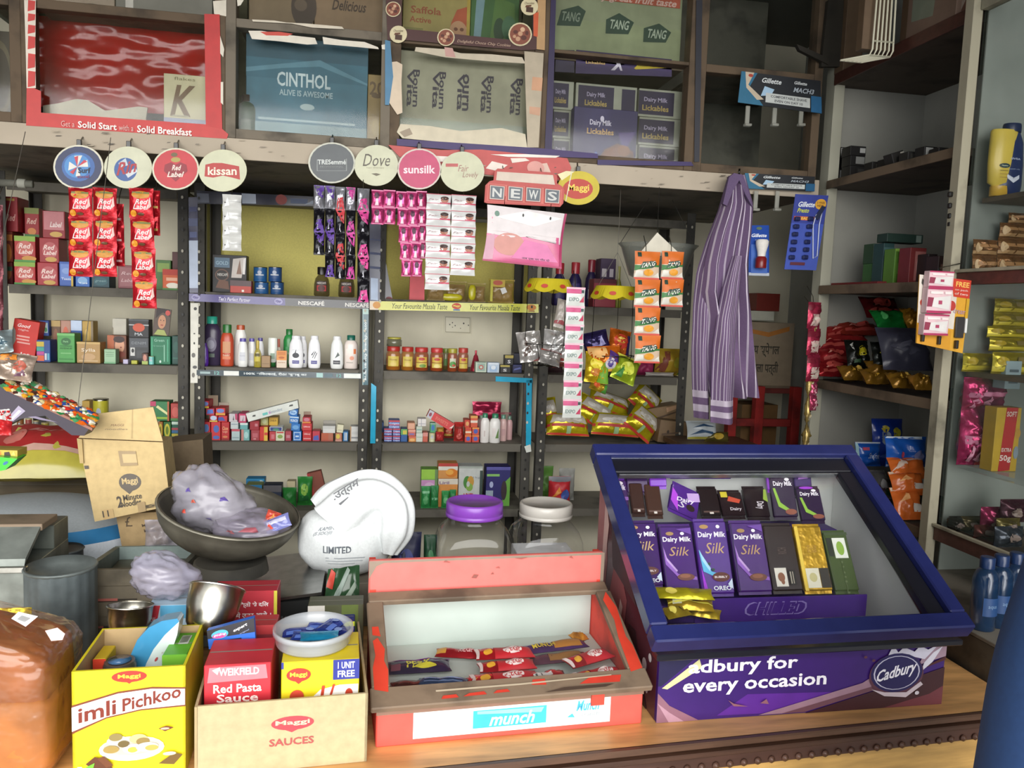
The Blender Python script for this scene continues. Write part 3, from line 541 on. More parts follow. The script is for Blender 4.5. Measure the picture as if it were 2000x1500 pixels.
rows(f'''
K 14 628 66 - .05 c82c22 .02 9|p 8c8880 0 .1 .18 .45 .12 .7 0 .8;t .42 .85 .09 .5 f0dcd8 bi Good;t .42 .74 .06 .4 e8c8c4 n night;r .2 .56 .7 .6 e0a098;r .2 .48 .7 .52 e0a098;r .25 .4 .75 .44 e0a098;t .6 .13 .1 .4 f0e0dc b Jet|repellent_carton|red slanted repellent carton at the left end
B 46 627 72 656 .04 9aa09c .05|p c83a30 0 0 1 0 .2 1 0 1;r .3 .5 .95 .9 b8bcb8|carton|small silver and red carton peeping behind the slanted red carton
B 71 664 98 - .06 2a4c90|r 0 .7 .55 .92 c8b040;r 0 .5 .55 .68 40a090;r 0 .32 .55 .48 b84a90;r 0 .05 .55 .3 d86038;r .6 .1 .75 .4 c8ccd4;r .8 .1 .95 .4 60a4c0|soap_carton|rainbow striped carton in front, left of the tall green one
B 76 626 97 656 .05 2c4c94 .07|r .5 .2 .9 .85 b0c8c4;e .7 .4 .15 .15 4a9060;r .05 .1 .3 .9 4a78c0|soap_carton|blue and white carton behind the rainbow striped one
B 98 626 118 - .05 6a4c34 .09|e .5 .5 .3 .3 8a5a40;r 0 .85 1 1 b89a60|soap_carton|brown carton, first of the back row of four
B 118 626 138 - .05 b88a78 .09|e .5 .5 .35 .35 d06a50;e .5 .5 .2 .2 c8a090|soap_carton|peach carton with a red disc, second of the back row
B 138 626 160 - .05 2e5aa4 .09|r 0 .75 1 1 c4d4ec;t .5 .4 .4 .4 d8e4f4 b 4;r 0 .1 1 .2 88a8d8|soap_carton|blue carton with white top, third of the back row
B 160 627 182 - .05 c09c4a .09|e .4 .5 .25 .3 d8b868;r .8 0 1 1 8a7a60|soap_carton|mustard carton, fourth of the back row
B 111 651 146 - .06 4f9e50|r 0 .92 1 1 7ac070;e .5 .72 .28 .13 2f6c3a;t .5 .72 .06 .3 90c890 b Park;r .15 .55 .85 .58 2f7038;t .5 .49 .06 .7 285c30 n AVENUE;r .2 .3 .8 .34 78b874;r .1 .1 .9 .14 3a8440|soap_carton|tall bright green carton with dark emblem
B 149 668 196 - .06 b08c54|r 0 .9 1 1 c8a868;t .5 .6 .2 .6 f0e4d0 n Sylla;e .5 .3 .3 .16 c09c70;r .1 .08 .9 .14 c8ac80|cosmetic_box|squat golden box with pale lettering
B 203 682 226 - .04 9cc09c|r .15 .6 .85 .64 6a9070;r .15 .5 .85 .53 6a9070;t .5 .78 .08 .7 4a7a54 n herbal;r 0 0 1 .12 7ab084|cosmetic_box|small mint green box in front of the face printed box
B 209 655 247 - .06 7a4a34 .06|r 0 .45 .35 1 b8643c;e .65 .62 .25 .28 d8a080;e .62 .85 .3 .12 3a2420;e .65 .3 .3 .12 8a4434;e .72 .56 .05 .03 9a4a3c|cosmetic_box|orange box with face
K 219 622 247 660 .04 c8c4b4 .1|p 8a8068 0 0 .08 0 .08 .5 0 .6|display_card.card|plain cream card flap standing behind the face printed box
B 251 624 291 659 .05 2e2e30 .05|r 0 .66 1 .72 b8b8b8;e .5 .55 .3 .24 d0583c;t .5 .18 .16 .4 c8ccd0 b MA;r 0 .92 1 1 50555a|razor_carton|black carton with an orange blob, stacked on the grey box
B 251 659 291 - .05 3c3e40 .05|r .05 .62 .95 .95 50545a;t .5 .78 .1 .7 8a9094 n DENIM;r .08 .28 .3 .6 d0d0cc;e .2 .48 .07 .08 2a2a2a;r .4 .2 .95 .5 484a4c|razor_carton|dark grey carton with a small white square
B 240 702 250 - .02 c4bcd8||sachet_packet.packet|tiny lilac sachet lying before the grey carton
B 256 704 268 - .02 b8b840||sachet_packet.packet|tiny yellow sachet lying before the grey carton
B 277 690 289 - .03 5c4038|e .5 .6 .3 .3 c88a78;r 0 0 1 .3 a8b860|cosmetic_box|small brown box with pink face before green carton
C 289 696 300 - .03 7fd0c8||balm_jar.jar|pale aqua balm jar in front of the green carton
K 297 604 330 656 .004 5a4a40 .04 6|p 2a1c1a .1 .6 .1 1 .9 1 .95 .7 .8 .8 .5 .86 .3 .75;e .5 .5 .24 .26 c8906c;e .42 .56 .03 .02 2a1a18;e .6 .56 .03 .02 2a1a18;e .52 .38 .09 .025 a84a40;e .8 .86 .15 .1 c84c44;p a8b060 .1 0 .9 0 .7 .2 .3 .2|display_card.card|upright card with a woman and red flower
B 293 657 333 - .06 1c7450|r .05 .05 .12 .95 3aa074;t .45 .86 .1 .5 a8d8c0 n Green;t .4 .66 .05 .5 88c0a4 n 12 natural;r .68 .1 .72 .7 9ad0b4;r .85 .1 .9 .9 50b088;e .5 .1 .05 .05 c8e0d4|hair_oil_carton|deep green carton with pale lettering
B 334 656 353 - .06 16483f .03|e .5 .6 .3 .2 22584c;r .1 .2 .9 .24 2f6a5c|hair_oil_carton|very dark green carton against the right post
''',Y0,1.357,'on leftmost rack second shelf','cosmetics on the leftmost rack')
rows(f'''
C 176 780 208 - .08 c0b838 .1||biscuit_tin.tin|round yellow tin behind the tilted sweet display
B 160 783 175 - .05 b8943c .12|e .5 .5 .3 .3 d8c070|soap_carton|small gold carton left of the yellow tin
C 30 815 44 - .04 8a5a30||spice_jar.jar|small brown spice jar, first under the sweet display
C 47 818 60 - .04 9a4a44||spice_jar.jar|small reddish spice jar, second under the sweet display
C 63 822 74 - .04 8c8a84||spice_jar.jar|small grey spice jar, third under the sweet display
C 78 826 93 - .04 a89a40||spice_jar.jar|small yellowish spice jar, fourth under the sweet display
C 112 835 124 - .04 b8a838||spice_jar.jar|small bright yellow jar, last under the sweet display
B 293 784 331 822 .06 2f7a48 .02|r 0 .75 .3 1 b83a60;p e0e0a0 .3 .7 .9 .3 .95 .4 .4 .8;r .1 .1 .9 .2 9ac040;r .9 0 1 1 b05830|soap_carton|large green soap carton with pink corner
B 333 788 352 822 .06 b03a34 .02|e .5 .5 .35 .3 c85a50;r 0 0 1 .15 4a8040|soap_carton|small red carton resting on the striped one
B 309 824 318 - .06 a86a30 .02|e .5 .5 .42 .4 d8c040;e .5 .5 .2 .25 8a7a20|soap_carton|narrow orange soap carton with yellow oval
B 319 824 334 - .06 2f6a30 .02|e .5 .5 .38 .4 d0c840;e .5 .5 .2 .25 6a8420|soap_carton|narrow green soap carton with yellow oval
B 335 822 353 - .06 1f5c48 .02|r 0 .8 1 .95 c4d8c8;r 0 .5 1 .62 b04048;r 0 .34 1 .48 3a6a98;r 0 .15 1 .3 c0b040|soap_carton|dark green carton with red, blue and yellow stripes
''',Y0,1.092,'on leftmost rack third shelf','goods on the leftmost rack third shelf')
# ---- second rack
rows(f'''
B 414 498 483 - .05 1d1b1c|r .06 .66 .5 .92 5a7488;t .28 .78 .1 .36 98b4c4 b GOLD;e .28 .46 .2 .16 6a4a3c;e .28 .46 .17 .13 1f1714;t .3 .48 .09 .3 c8c4bc b NESCAFÉ;p 6a4430 .1 .12 .5 .08 .46 .3 .2 .34;p c8c0b8 .55 .4 .85 .4 .95 .95 .6 .9;p 8a6a58 .7 .5 .85 .5 .8 .9;p e8e4e0 .88 .5 .95 .5 .98 .95 .9 .9|coffee_carton|black coffee carton with a white cup picture
B 449 548 493 - .04 b84034 -.022|r 0 .55 1 1 5a4648;r .55 .08 .66 .26 e8e0d4|carton|small half red half grey carton leaning before the coffee carton
C 494 550 524 - .07 2a5a8c||milk_tin.tin|blue tin, bottom left of the square of four
C 526 550 554 - .07 2a5080||milk_tin.tin|blue tin, bottom right of the square of four
C 491 521 521 550 .07 245a8e||milk_tin.tin|blue tin, top left of the square of four
C 522 521 550 550 .07 274c80||milk_tin.tin|blue tin, top right of the square of four
''',Y0,1.617,'on second rack top shelf','tins and cartons on the second rack')
for i,(a,b) in enumerate(((612,643),(660,692))):
    A,B=atY(a,584,2.925),atY(b,584,2.925); e=bottle(V(((A.x+B.x)/2,2.925,1.617)),B.x-A.x,.104,.7,'j2a1410','g1a1412','neck','r 0 .1 1 .8 3a2a26;r .1 .12 .9 .5 b03430;t .5 .68 .16 .8 d8d0c8 b NESCAFÉ;e .5 .3 .3 .2 4a1814','coffee_jar',('left','right')[i]+' of two small dark coffee jars with black lids','jar','dark coffee jars beside the yellow cloth')
SH='e .5 .55 .3 .16 3a3c44;p 3a3c44 .3 .5 .5 .9 .55 .9 .45 .45;r .2 .04 .8 .24 {c};t .5 .14 .06 .5 e0e0e8 b Shampoo;t .5 .88 .05 .6 8a8c98 n damage'
rows(f'''
O 393 618 431 - .6 g3a3048 .02 0 g30a088 tall|e .5 .62 .4 .3 6a6478;e .5 .62 .25 .18 8a8898;r .25 .1 .75 .25 4a5a50|handwash_refill.bottle|big dark violet bottle with turquoise cap
O 389 670 407 - .6 g4a2484 -.02 0 g4a2484 oval|r .1 .4 .9 .6 6a4aa4|deodorant_bottle.bottle|little violet bottle in front of the big dark one
O 429 634 456 - .6 gb8482c 0 0 g2c6a30 flip|r .1 .4 .9 .95 c89068;r .1 .1 .9 .25 d88058;t .5 .3 .09 .7 e8c8a8 b hair|shampoo_bottle.bottle|orange brown bottle with green cap
O 455 635 484 - .6 gdcdad4 .03 0 gb0502c oval||lotion_bottle.bottle|tall white bottle with orange brown cap
O 463 661 484 - .6 ge4e4e0 -.01 0 g5a50a0 oval|r .15 .2 .85 .8 d4d6dc;t .5 .55 .07 .7 9a9cb0 n talc|talc_bottle.bottle|short white bottle with lilac cap, first of three
O 481 661 500 - .6 ge0e0dc .025 0 g5a50a0 oval|r .2 .2 .8 .7 d0d2d8|talc_bottle.bottle|short white bottle with lilac cap, second of three
O 500 660 516 - .6 gd8d8d8 .05 0 g50468c oval||talc_bottle.bottle|short white bottle with lilac cap, third and half hidden
O 495 665 511 - .7 jc0b040 -.015 0 gb8a030 slim|r 0 .2 1 .55 c8b848;r .1 .6 .9 .8 5a5020|oil_bottle.bottle|thin yellow oil bottle
B 510 695 528 - .03 9a7c58 -.01|r .1 .3 .9 .36 7a6040|soap_carton|small tan carton right of the yellow oil bottle
O 523 660 542 - .5 gd8dcd4 .03 0 g2c7038 inv|r .2 .3 .8 .7 90a894|cream_tube.tube|white tube with green top
O 536 662 551 - .7 ge4d8c8 .06 0 gc06048 slim|r .1 .2 .9 .5 68a878|cream_bottle.bottle|small white bottle with coral cap at the back
B 540 685 560 - .03 d8c8b4 -.01|r 0 .45 1 1 d89048;r .1 .75 .9 .95 c87838;e .5 .6 .3 .06 b05a28;t .5 .3 .08 .7 a06848 n mycare|cream_carton|white and orange carton before the green bottle
O 553 643 576 - .6 g2c8a44 .08 0 g2a7038 tall|r .1 .1 .9 .8 48a060;r .2 .4 .8 .5 a8d0a0|shampoo_bottle.bottle|green bottle with flat green cap at the back
O 581 657 601 - .55 ge8e8ea .035 0 gdcdce0 oval|{SH.format(c='4a4890')}|shampoo_bottle.bottle|white bottle half hidden behind its violet labelled neighbour
O 563 656 593 - .55 gececee -.005 0 ge4e4e8 oval|{SH.format(c='4a4890')}|shampoo_bottle.bottle|white bottle with violet band, leftmost of the front three
O 601 656 627 - .55 gececee 0 0 ge4e4e8 oval|p 3a3c44 .3 .4 .36 .4 .7 .8 .6 .8;p 3a3c44 .5 .36 .56 .36 .8 .7 .75 .75;p 3a3c44 .2 .6 .3 .55 .6 .9;r .2 .04 .8 .24 4a4890;t .5 .14 .06 .5 e0e0e8 b Shampoo|shampoo_bottle.bottle|white bottle with dark twigs picture and violet band
O 645 657 672 - .55 ge4e6e4 0 0 ge0e0e0 oval|p 5a6460 .3 .4 .8 .6 .6 .8 .5 .65;r .15 .05 .85 .28 3a3c44;t .5 .16 .06 .6 e0e0e0 b Shampoo|shampoo_bottle.bottle|white bottle with charcoal band, standing apart on the right
O 671 655 700 - .6 ge4d8d0 .02 0 g1c6050 tall|r 0 .55 1 .95 e8dcd4;r .75 .65 1 .95 d87848;e .6 .4 .2 .12 e0987c;r .1 .1 .7 .16 b0a8a0|lotion_bottle.bottle|cream bottle with dark green cap at the right end
''',Y0,1.357,'on second rack shampoo shelf','bottles on the shampoo shelf')
CL='e .55 .5 .35 .28 4a70b0;t .4 .5 .3 .5 f0d8d8 b C'
rows(f'''
B 393 824 411 - .08 c02c34|e .55 .66 .3 .22 5a80b8;e .55 .2 .35 .12 4a68b0|toothpaste_carton|red carton with blue spot, bottom of first column
B 412 824 431 - .08 c42c34|e .55 .62 .3 .2 4a68b0;e .55 .16 .35 .1 4a68b0|toothpaste_carton|red carton with blue spot, bottom of second column
B 432 822 448 - .08 b8282c|t .5 .66 .2 .7 e8a878 b Close;t .5 .45 .12 .6 e0b090 n up;r 0 0 1 .1 8a1c1c;e .5 .2 .3 .06 d08050|toothpaste_carton|peach lettered carton under third column
B 409 811 425 824 .08 b83038|e .5 .6 .4 .35 b8c8dc;r 0 0 1 .22 c8b040|toothpaste_carton|red carton with yellow edge, left of the second layer
B 426 812 444 824 .08 c02c38|p 3a50a0 0 .2 .8 .2 .5 .8 0 .7|toothpaste_carton|red carton with navy wave, right of the second layer
B 402 798 419 811 .08 b83848|p 4a70c0 .1 .2 .9 .3 .8 .9 .2 .8|toothpaste_carton|red and blue carton, left of the third layer
B 421 797 440 811 .08 c83438|r 0 0 1 .3 d89838;e .5 .62 .4 .28 6a80c0|toothpaste_carton|red carton with orange foot, right of the third layer
B 390 783 408 797 .08 c02c40|r 0 0 1 .25 d8b838;e .55 .6 .4 .3 7088c8|toothpaste_carton|red carton with yellow foot, topmost of the first column
K 406 772 426 797 .003 9a8870 .05 0||box_flap.flap|brown raised box flap above the first red column
K 427 786 447 802 .003 a09484 .05 0||box_flap.flap|brown raised box flap above the second red column
B 452 838 470 - .08 b0c4c4|r 0 .8 1 1 c05060;r .1 .2 .9 .3 8aa0a4|toothpaste_carton|pale grey carton, bottom left of the white block
B 471 839 488 - .08 78b0ac|r 0 0 .3 1 c08078;e .6 .5 .25 .3 a8d0cc|toothpaste_carton|aqua carton, bottom right of the white block
B 450 824 466 838 .08 c4cccc|r .1 .6 .9 .75 90a0a8|toothpaste_carton|pale carton, middle left of the white block
B 467 826 484 839 .08 6aa8a8|r 0 .7 1 1 d0dcd8|toothpaste_carton|aqua and white carton, middle right of the white block
B 447 808 464 824 .08 c8c0c4|p 3a3c44 .45 .2 .6 .2 .55 .8;p b84068 .75 .3 1 .2 1 1 .7 1|toothpaste_carton|dark and pink marked carton, top left of the white block
B 465 808 481 826 .08 c03060|r .2 .2 .9 .8 d0b8c0;p 4a4048 .5 .2 .6 .2 .7 .8|toothpaste_carton|pink edged carton, top right of the white block
B 490 840 507 - .08 a03c44|r .2 .3 .8 .7 b86068;r .3 .1 .6 .24 c88888|toothpaste_carton|dusty red carton, lower of the pair beside the white block
B 487 822 507 840 .08 9c2430|r .55 .4 .85 .7 c07880|toothpaste_carton|dark red carton, upper of the pair beside the white block
B 507 832 523 - .08 c83028|r .55 0 1 1 d8b440;r .6 .4 1 .6 c84030|toothpaste_carton|tall red and yellow carton
B 508 815 524 831 .06 a8a868 .03|e .5 .5 .3 .3 b8c090|soap_carton|olive green carton on the back left of the yellow one
B 525 815 543 831 .06 c8a030 .03|t .5 .6 .25 .7 7a5c18 b DABUR;r 0 .85 1 1 a88028|soap_carton|bright yellow carton with brown lettering
B 526 843 539 - .06 b83c44|r .3 .2 .8 .7 c87078|soap_carton|small red carton under the navy one
B 538 842 556 - .06 d0d4b8|r .1 .8 .9 .95 c04040;e .5 .45 .3 .2 88a050|soap_carton|small white carton with green spot under the navy one
B 526 830 552 842 .05 d4dcdc|r .06 .1 .94 .9 2c3c84;e .5 .4 .25 .3 4a8a70|soap_carton|navy carton with white border
B 557 842 569 - .06 a8404c|r .2 .3 .8 .6 c0808a|soap_carton|small maroon carton before the blue column
B 572 842 589 - .06 3078c0|r .1 .1 .9 .9 b8d0e8;r .18 .18 .82 .82 2c70bc;r .3 .4 .7 .55 d0e0f0|soap_carton|blue carton with white frame, lowest of the leaning column
K 568 828 586 842 .06 2c74bc 0 3|e .5 .5 .35 .3 6aa4d8|soap_carton|blue carton, second of the leaning column
K 565 813 583 828 .06 2e78c0 0 4|r 0 .75 1 .9 c8dcec;t .5 .4 .35 .8 e0ecf4 b MUNCH|soap_carton|blue carton, third of the leaning column
K 563 799 581 813 .06 2a70bc 0 5|e .5 .5 .4 .35 a8ccec;t .5 .5 .3 .5 2a70bc b blue|soap_carton|blue carton, topmost of the leaning column
B 591 842 609 - .07 c42c30|t .5 .7 .2 .7 f0d0d0 b Lifebuoy;r .1 .2 .9 .3 e0a0a0|soap_carton|red carton with white print, lowest of the narrow column
B 590 827 609 ^ .07 c83034|t .5 .55 .25 .7 f0d0d0 b Lifebuoy|soap_carton|red carton with white print, middle of the narrow column
B 591 815 607 ^ .07 b83440|r 0 0 1 .25 d88838;e .5 .6 .35 .3 c87888|soap_carton|red carton with orange foot, topmost of the narrow column
K 593 804 607 816 .003 a08874 .05 0||box_flap.flap|brown box flap above the narrow red column
B 610 842 625 - .06 c03848|p 4a60b0 .1 .1 .9 .1 .8 .6 .2 .5|toothpaste_carton|small red carton with blue wave beside the narrow column
B 627 846 651 - .06 b85c3c|r .6 0 1 1 b06a50;r 0 0 1 .15 a84838|soap_carton|low orange brown carton under the white one
B 630 832 655 846 .06 d8d8d4|r 0 .6 1 1 c8c8c4|soap_carton|white carton resting on the orange brown one
K 631 821 656 834 .003 98948a .05 0||box_flap.flap|grey raised flap behind the white carton
B 655 846 668 - .05 c07c60|e .4 .6 .3 .3 d8c050;r 0 0 1 .2 c89080|soap_carton|small peach carton with yellow dot
B 669 843 680 - .05 3878b0|r .3 .1 .5 .9 d0d8dc;r .6 .1 .8 .9 d0d8dc|soap_carton|small blue and white striped carton
K 657 830 671 846 .03 dcd8b8 0 6|r .2 .3 .8 .36 a09880|soap_carton|small cream box tipped over the striped carton
B 684 833 704 - .05 d0d0cc|r .12 .2 .9 .3 8a8c90;r .15 .6 .85 .64 b0b0b0;r .15 .5 .85 .54 b0b0b0;r 0 0 .1 1 b8906a|soap_carton|upright white carton with grey print at the right end
''',Y0,1.092,'on second rack third shelf','small cartons on the toothpaste shelf')
# long white tube box leaning over the cartons
m=MB(); a=[atY(*p,2.915) for p in ((485,824),(583,797),(581,782),(480,808))]; m.prism(a,(0,.035,0),'d8dcd4')
m.dec(qf([(485,824),(583,797),(581,782),(480,808)],2.915),'p 4a4a48 .1 .45 .16 .4 .17 .6 .12 .62;p 4a4a48 .82 .5 .9 .45 .9 .68 .84 .68;r .3 .25 .4 .55 6ac0b8;t .56 .45 .4 .26 8a98a8 i Sensodent;e .44 .4 .02 .15 b890c0')
tag(m.build('tube_carton'),'long white carton tilted across the top of the small cartons','carton')
rows(f'''
B 480 947 512 - .06 8a9448|r 0 .35 1 1 1f70a0;e .5 .7 .4 .22 3a98c4;r 0 .3 1 .36 c8d0b0|soap_carton|blue over olive carton
B 513 948 551 - .06 1f2c44|r 0 .05 1 .28 50a0c0;t .5 .5 .2 .5 90b0c8 b Cinthol;r 0 .72 1 1 5a585c|soap_carton|navy carton with aqua stripe
K 480 935 517 950 .05 2c88b8 .02 0|e .4 .5 .4 .35 2070a4;t .85 .5 .6 .2 c8d8e0 b D|soap_carton|rounded blue pack lying on the blue over olive carton
P 549 955 581 - .05 2a7a34||powder_packet.packet|green packet lying in front, left of two
P 577 934 610 - .06 2c8436 .02|e .5 .6 .25 .2 98c858;r .2 .2 .8 .4 1f6030|powder_packet.packet|green packet with lime disc, right of two
K 560 940 577 955 .04 c8bc98 .05||soap_carton|cream carton showing behind the green packets
K 611 924 640 975 .03 8c4c3c .06 -14|r 0 0 .2 1 b83838|soap_carton|reddish brown carton leaning behind the white cloth bag
''',Y0,.842,'on second rack bottom shelf','packs on the low shelf')
# ---- third rack
def clearpack(x0,y0,x1,y1,dy,label,lens,col='yc8b070'):
    A,B=atY(x0,y1,Y0+dy),atY(x1,y1,Y0+dy); zt=atY(x0,y0,Y0+dy).z; w=B.x-A.x;h=zt-1.617
    e=empty('masala_packet',V(((A.x+B.x)/2,Y0+dy+.02,1.617)),label,'packet','clear masala packets on the yellow strip shelf')
    m=pouch(w,h,.035,col,seed=x0%11); m.build('film',e)
    m=pouch(w*.86,h*.8,.022,'b9a7c48',seed=x0%7,dz=h*.04,amp=.5); m.build('contents',e)
    if lens:
        m=MB(); u,v,sx,sy=lens; m.lathe([(0,-.5),(.3,-.46),(.45,-.3),(.5,0),(.45,.3),(.3,.46),(0,.5)],'scac02c',14,w*sx,.016,Matrix.Translation((u*w,-.0255,v*h))@Matrix.Diagonal((1,1,h*sy,1)),cap=False); m.build('label',e)
    return e
clearpack(833,545,870,592,0,'clear packet of brown masala behind the white sachet sheet on the yellow strip shelf',None)
clearpack(868,548,912,592,.03,'clear packet with a wide yellow lens label on the yellow strip shelf',(-.2,.2,1,.36))
clearpack(913,552,950,593,.01,'clear packet with an upright yellow lens label on the yellow strip shelf',(-.28,.5,.4,.8))
e=clearpack(954,544,1006,595,0,'clear packet with yellow and orange header, right end of the yellow strip shelf',None,'yd0b030')
m=MB(); w=.09; m.dec(pf((-.045,-.022,.06),(1,0,0),(0,0,1),.09,.03),'r .05 0 .6 .9 c8a828;e .3 .5 .2 .3 c05030;r 0 -1.8 .1 .9 c8c030;p e8e8e4 .4 -.2 .6 0 .7 -.6 .5 -.9'); m.build('label',e)
card([(799,593),(829,594),(829,538),(801,538)],2.94,.03,'d85058','','red_carton','plain coral red carton behind the pink sachets on the yellow strip shelf','carton')
card([(745,590),(768,591),(754,514),(746,516)],2.93,.004,'s2a2c38','e .7 .1 .3 .05 7a3030','dark_flap','dark shiny flap leaning against the post beside the pink sachets','flap')
JL='r 0 .5 1 .95 c8a840;e .5 .78 .3 .12 b03428;t .5 .4 .12 .6 5a3018 b Mango;r 0 .05 1 .45 c8b450'
rows(f'''
O 736 660 751 - .9 jb83c28 -.005 0 gb03028 tall|r 0 .3 1 .6 c86038;r .2 .1 .8 .5 e0e0dc|ketchup_bottle.bottle|slim red sauce bottle at the left end
O 754 677 784 - .95 jb06a20 0 0 ga83028 jam|r 0 .1 1 .95 c8b450;t .5 .65 .2 .7 8a5a24 b Honey;e .5 .3 .3 .15 d0b868|jam_jar.jar|amber jar, first from the left of the red lidded row
O 784 678 811 - .95 jb07020 0 0 ga83028 jam|r 0 .1 1 .95 c8b450;t .5 .65 .2 .7 8a5a24 b Honey;e .5 .3 .3 .15 d0b868|jam_jar.jar|amber jar, second of the red lidded row
O 809 679 839 - .95 ja04a1c 0 0 gb03430 jam|{JL};e .6 .2 .3 .15 6a8a38|jam_jar.jar|amber pickle jar, third of the red lidded row
O 841 680 868 - .95 ja8481c 0 0 gb83838 jam|{JL};e .5 .2 .3 .15 d8c880|jam_jar.jar|amber pickle jar, fourth of the red lidded row
O 864 681 880 - .95 j7a7030 .07 0 g7a8838 jam|r .2 .2 .8 .8 5a8a40|jam_jar.jar|greenish jar peeping between two jars of the row
O 875 681 896 - .95 ja04820 0 0 ga09838 jam|r .1 .1 .9 .9 c8c8b0;e .5 .4 .4 .25 4a8a38;e .6 .3 .2 .1 b84030|jam_jar.jar|jar with olive lid and green label in the row
O 895 680 917 - .95 ja04218 0 0 gb04038 jam|{JL}|jam_jar.jar|last amber jar at the right of the row
O 755 659 786 677 .95 j5a5a40 0 0 ga8a040 jam||glass_jar.jar|squat olive lidded jar standing on the first amber jar
B 929 707 951 - .04 bcc8b4|r .15 .15 .85 .85 8aa498;e .5 .5 .22 .22 b05048;e .5 .5 .12 .12 bcc8b4;r .1 .92 .9 .97 5a7a70|soap_carton|pale green carton with a ring mark
B 952 708 976 - .04 b8c8d8|r .2 .1 .8 .6 98b4d4;e .5 .5 .2 .2 d8e0e8;r .1 .8 .9 .95 d8e0e8|soap_carton|pale blue carton beside the ring marked one
B 977 713 998 - .04 1e1e20|r 0 .75 .9 1 a89a48;t .45 .35 .35 .35 d8d8d8 b S|razor_carton|black carton with S and gold top, lower
B 986 694 1005 713 .04 242424|r 0 .7 1 1 a8984a;t .5 .35 .35 .35 d8d8d8 b S|razor_carton|black carton with S and gold top, upper and set back
B 999 712 1020 - .05 20244c .01|p 5a64a0 .1 .3 .9 .5 .8 .7 .2 .5;r .1 .8 .9 .9 303870|razor_carton|navy carton at the right end
B 1003 690 1020 712 .05 2a2c3c .04||razor_carton|dark slate carton on top at the right end
''',Y0,1.357,'on third rack jar shelf','goods on the jam shelf')
m=MB(); A=atY(931,727,2.95); m.lathe([(.022,1.3572),(.021,1.361),(.008,1.415),(.004,1.42),(.004,1.436)],'fb03848',18,x=A.x+.0,y=2.99); tag(m.build('party_cone'),'pink red paper cone standing right of the jam jars','cone')
CG='r 0 .8 1 1 b83c44;r 0 .4 1 .5 c84048;t .5 .6 .25 .9 d0d8f0 b Colgate;t .5 .2 .25 .9 d0d8f0 b Colgate'
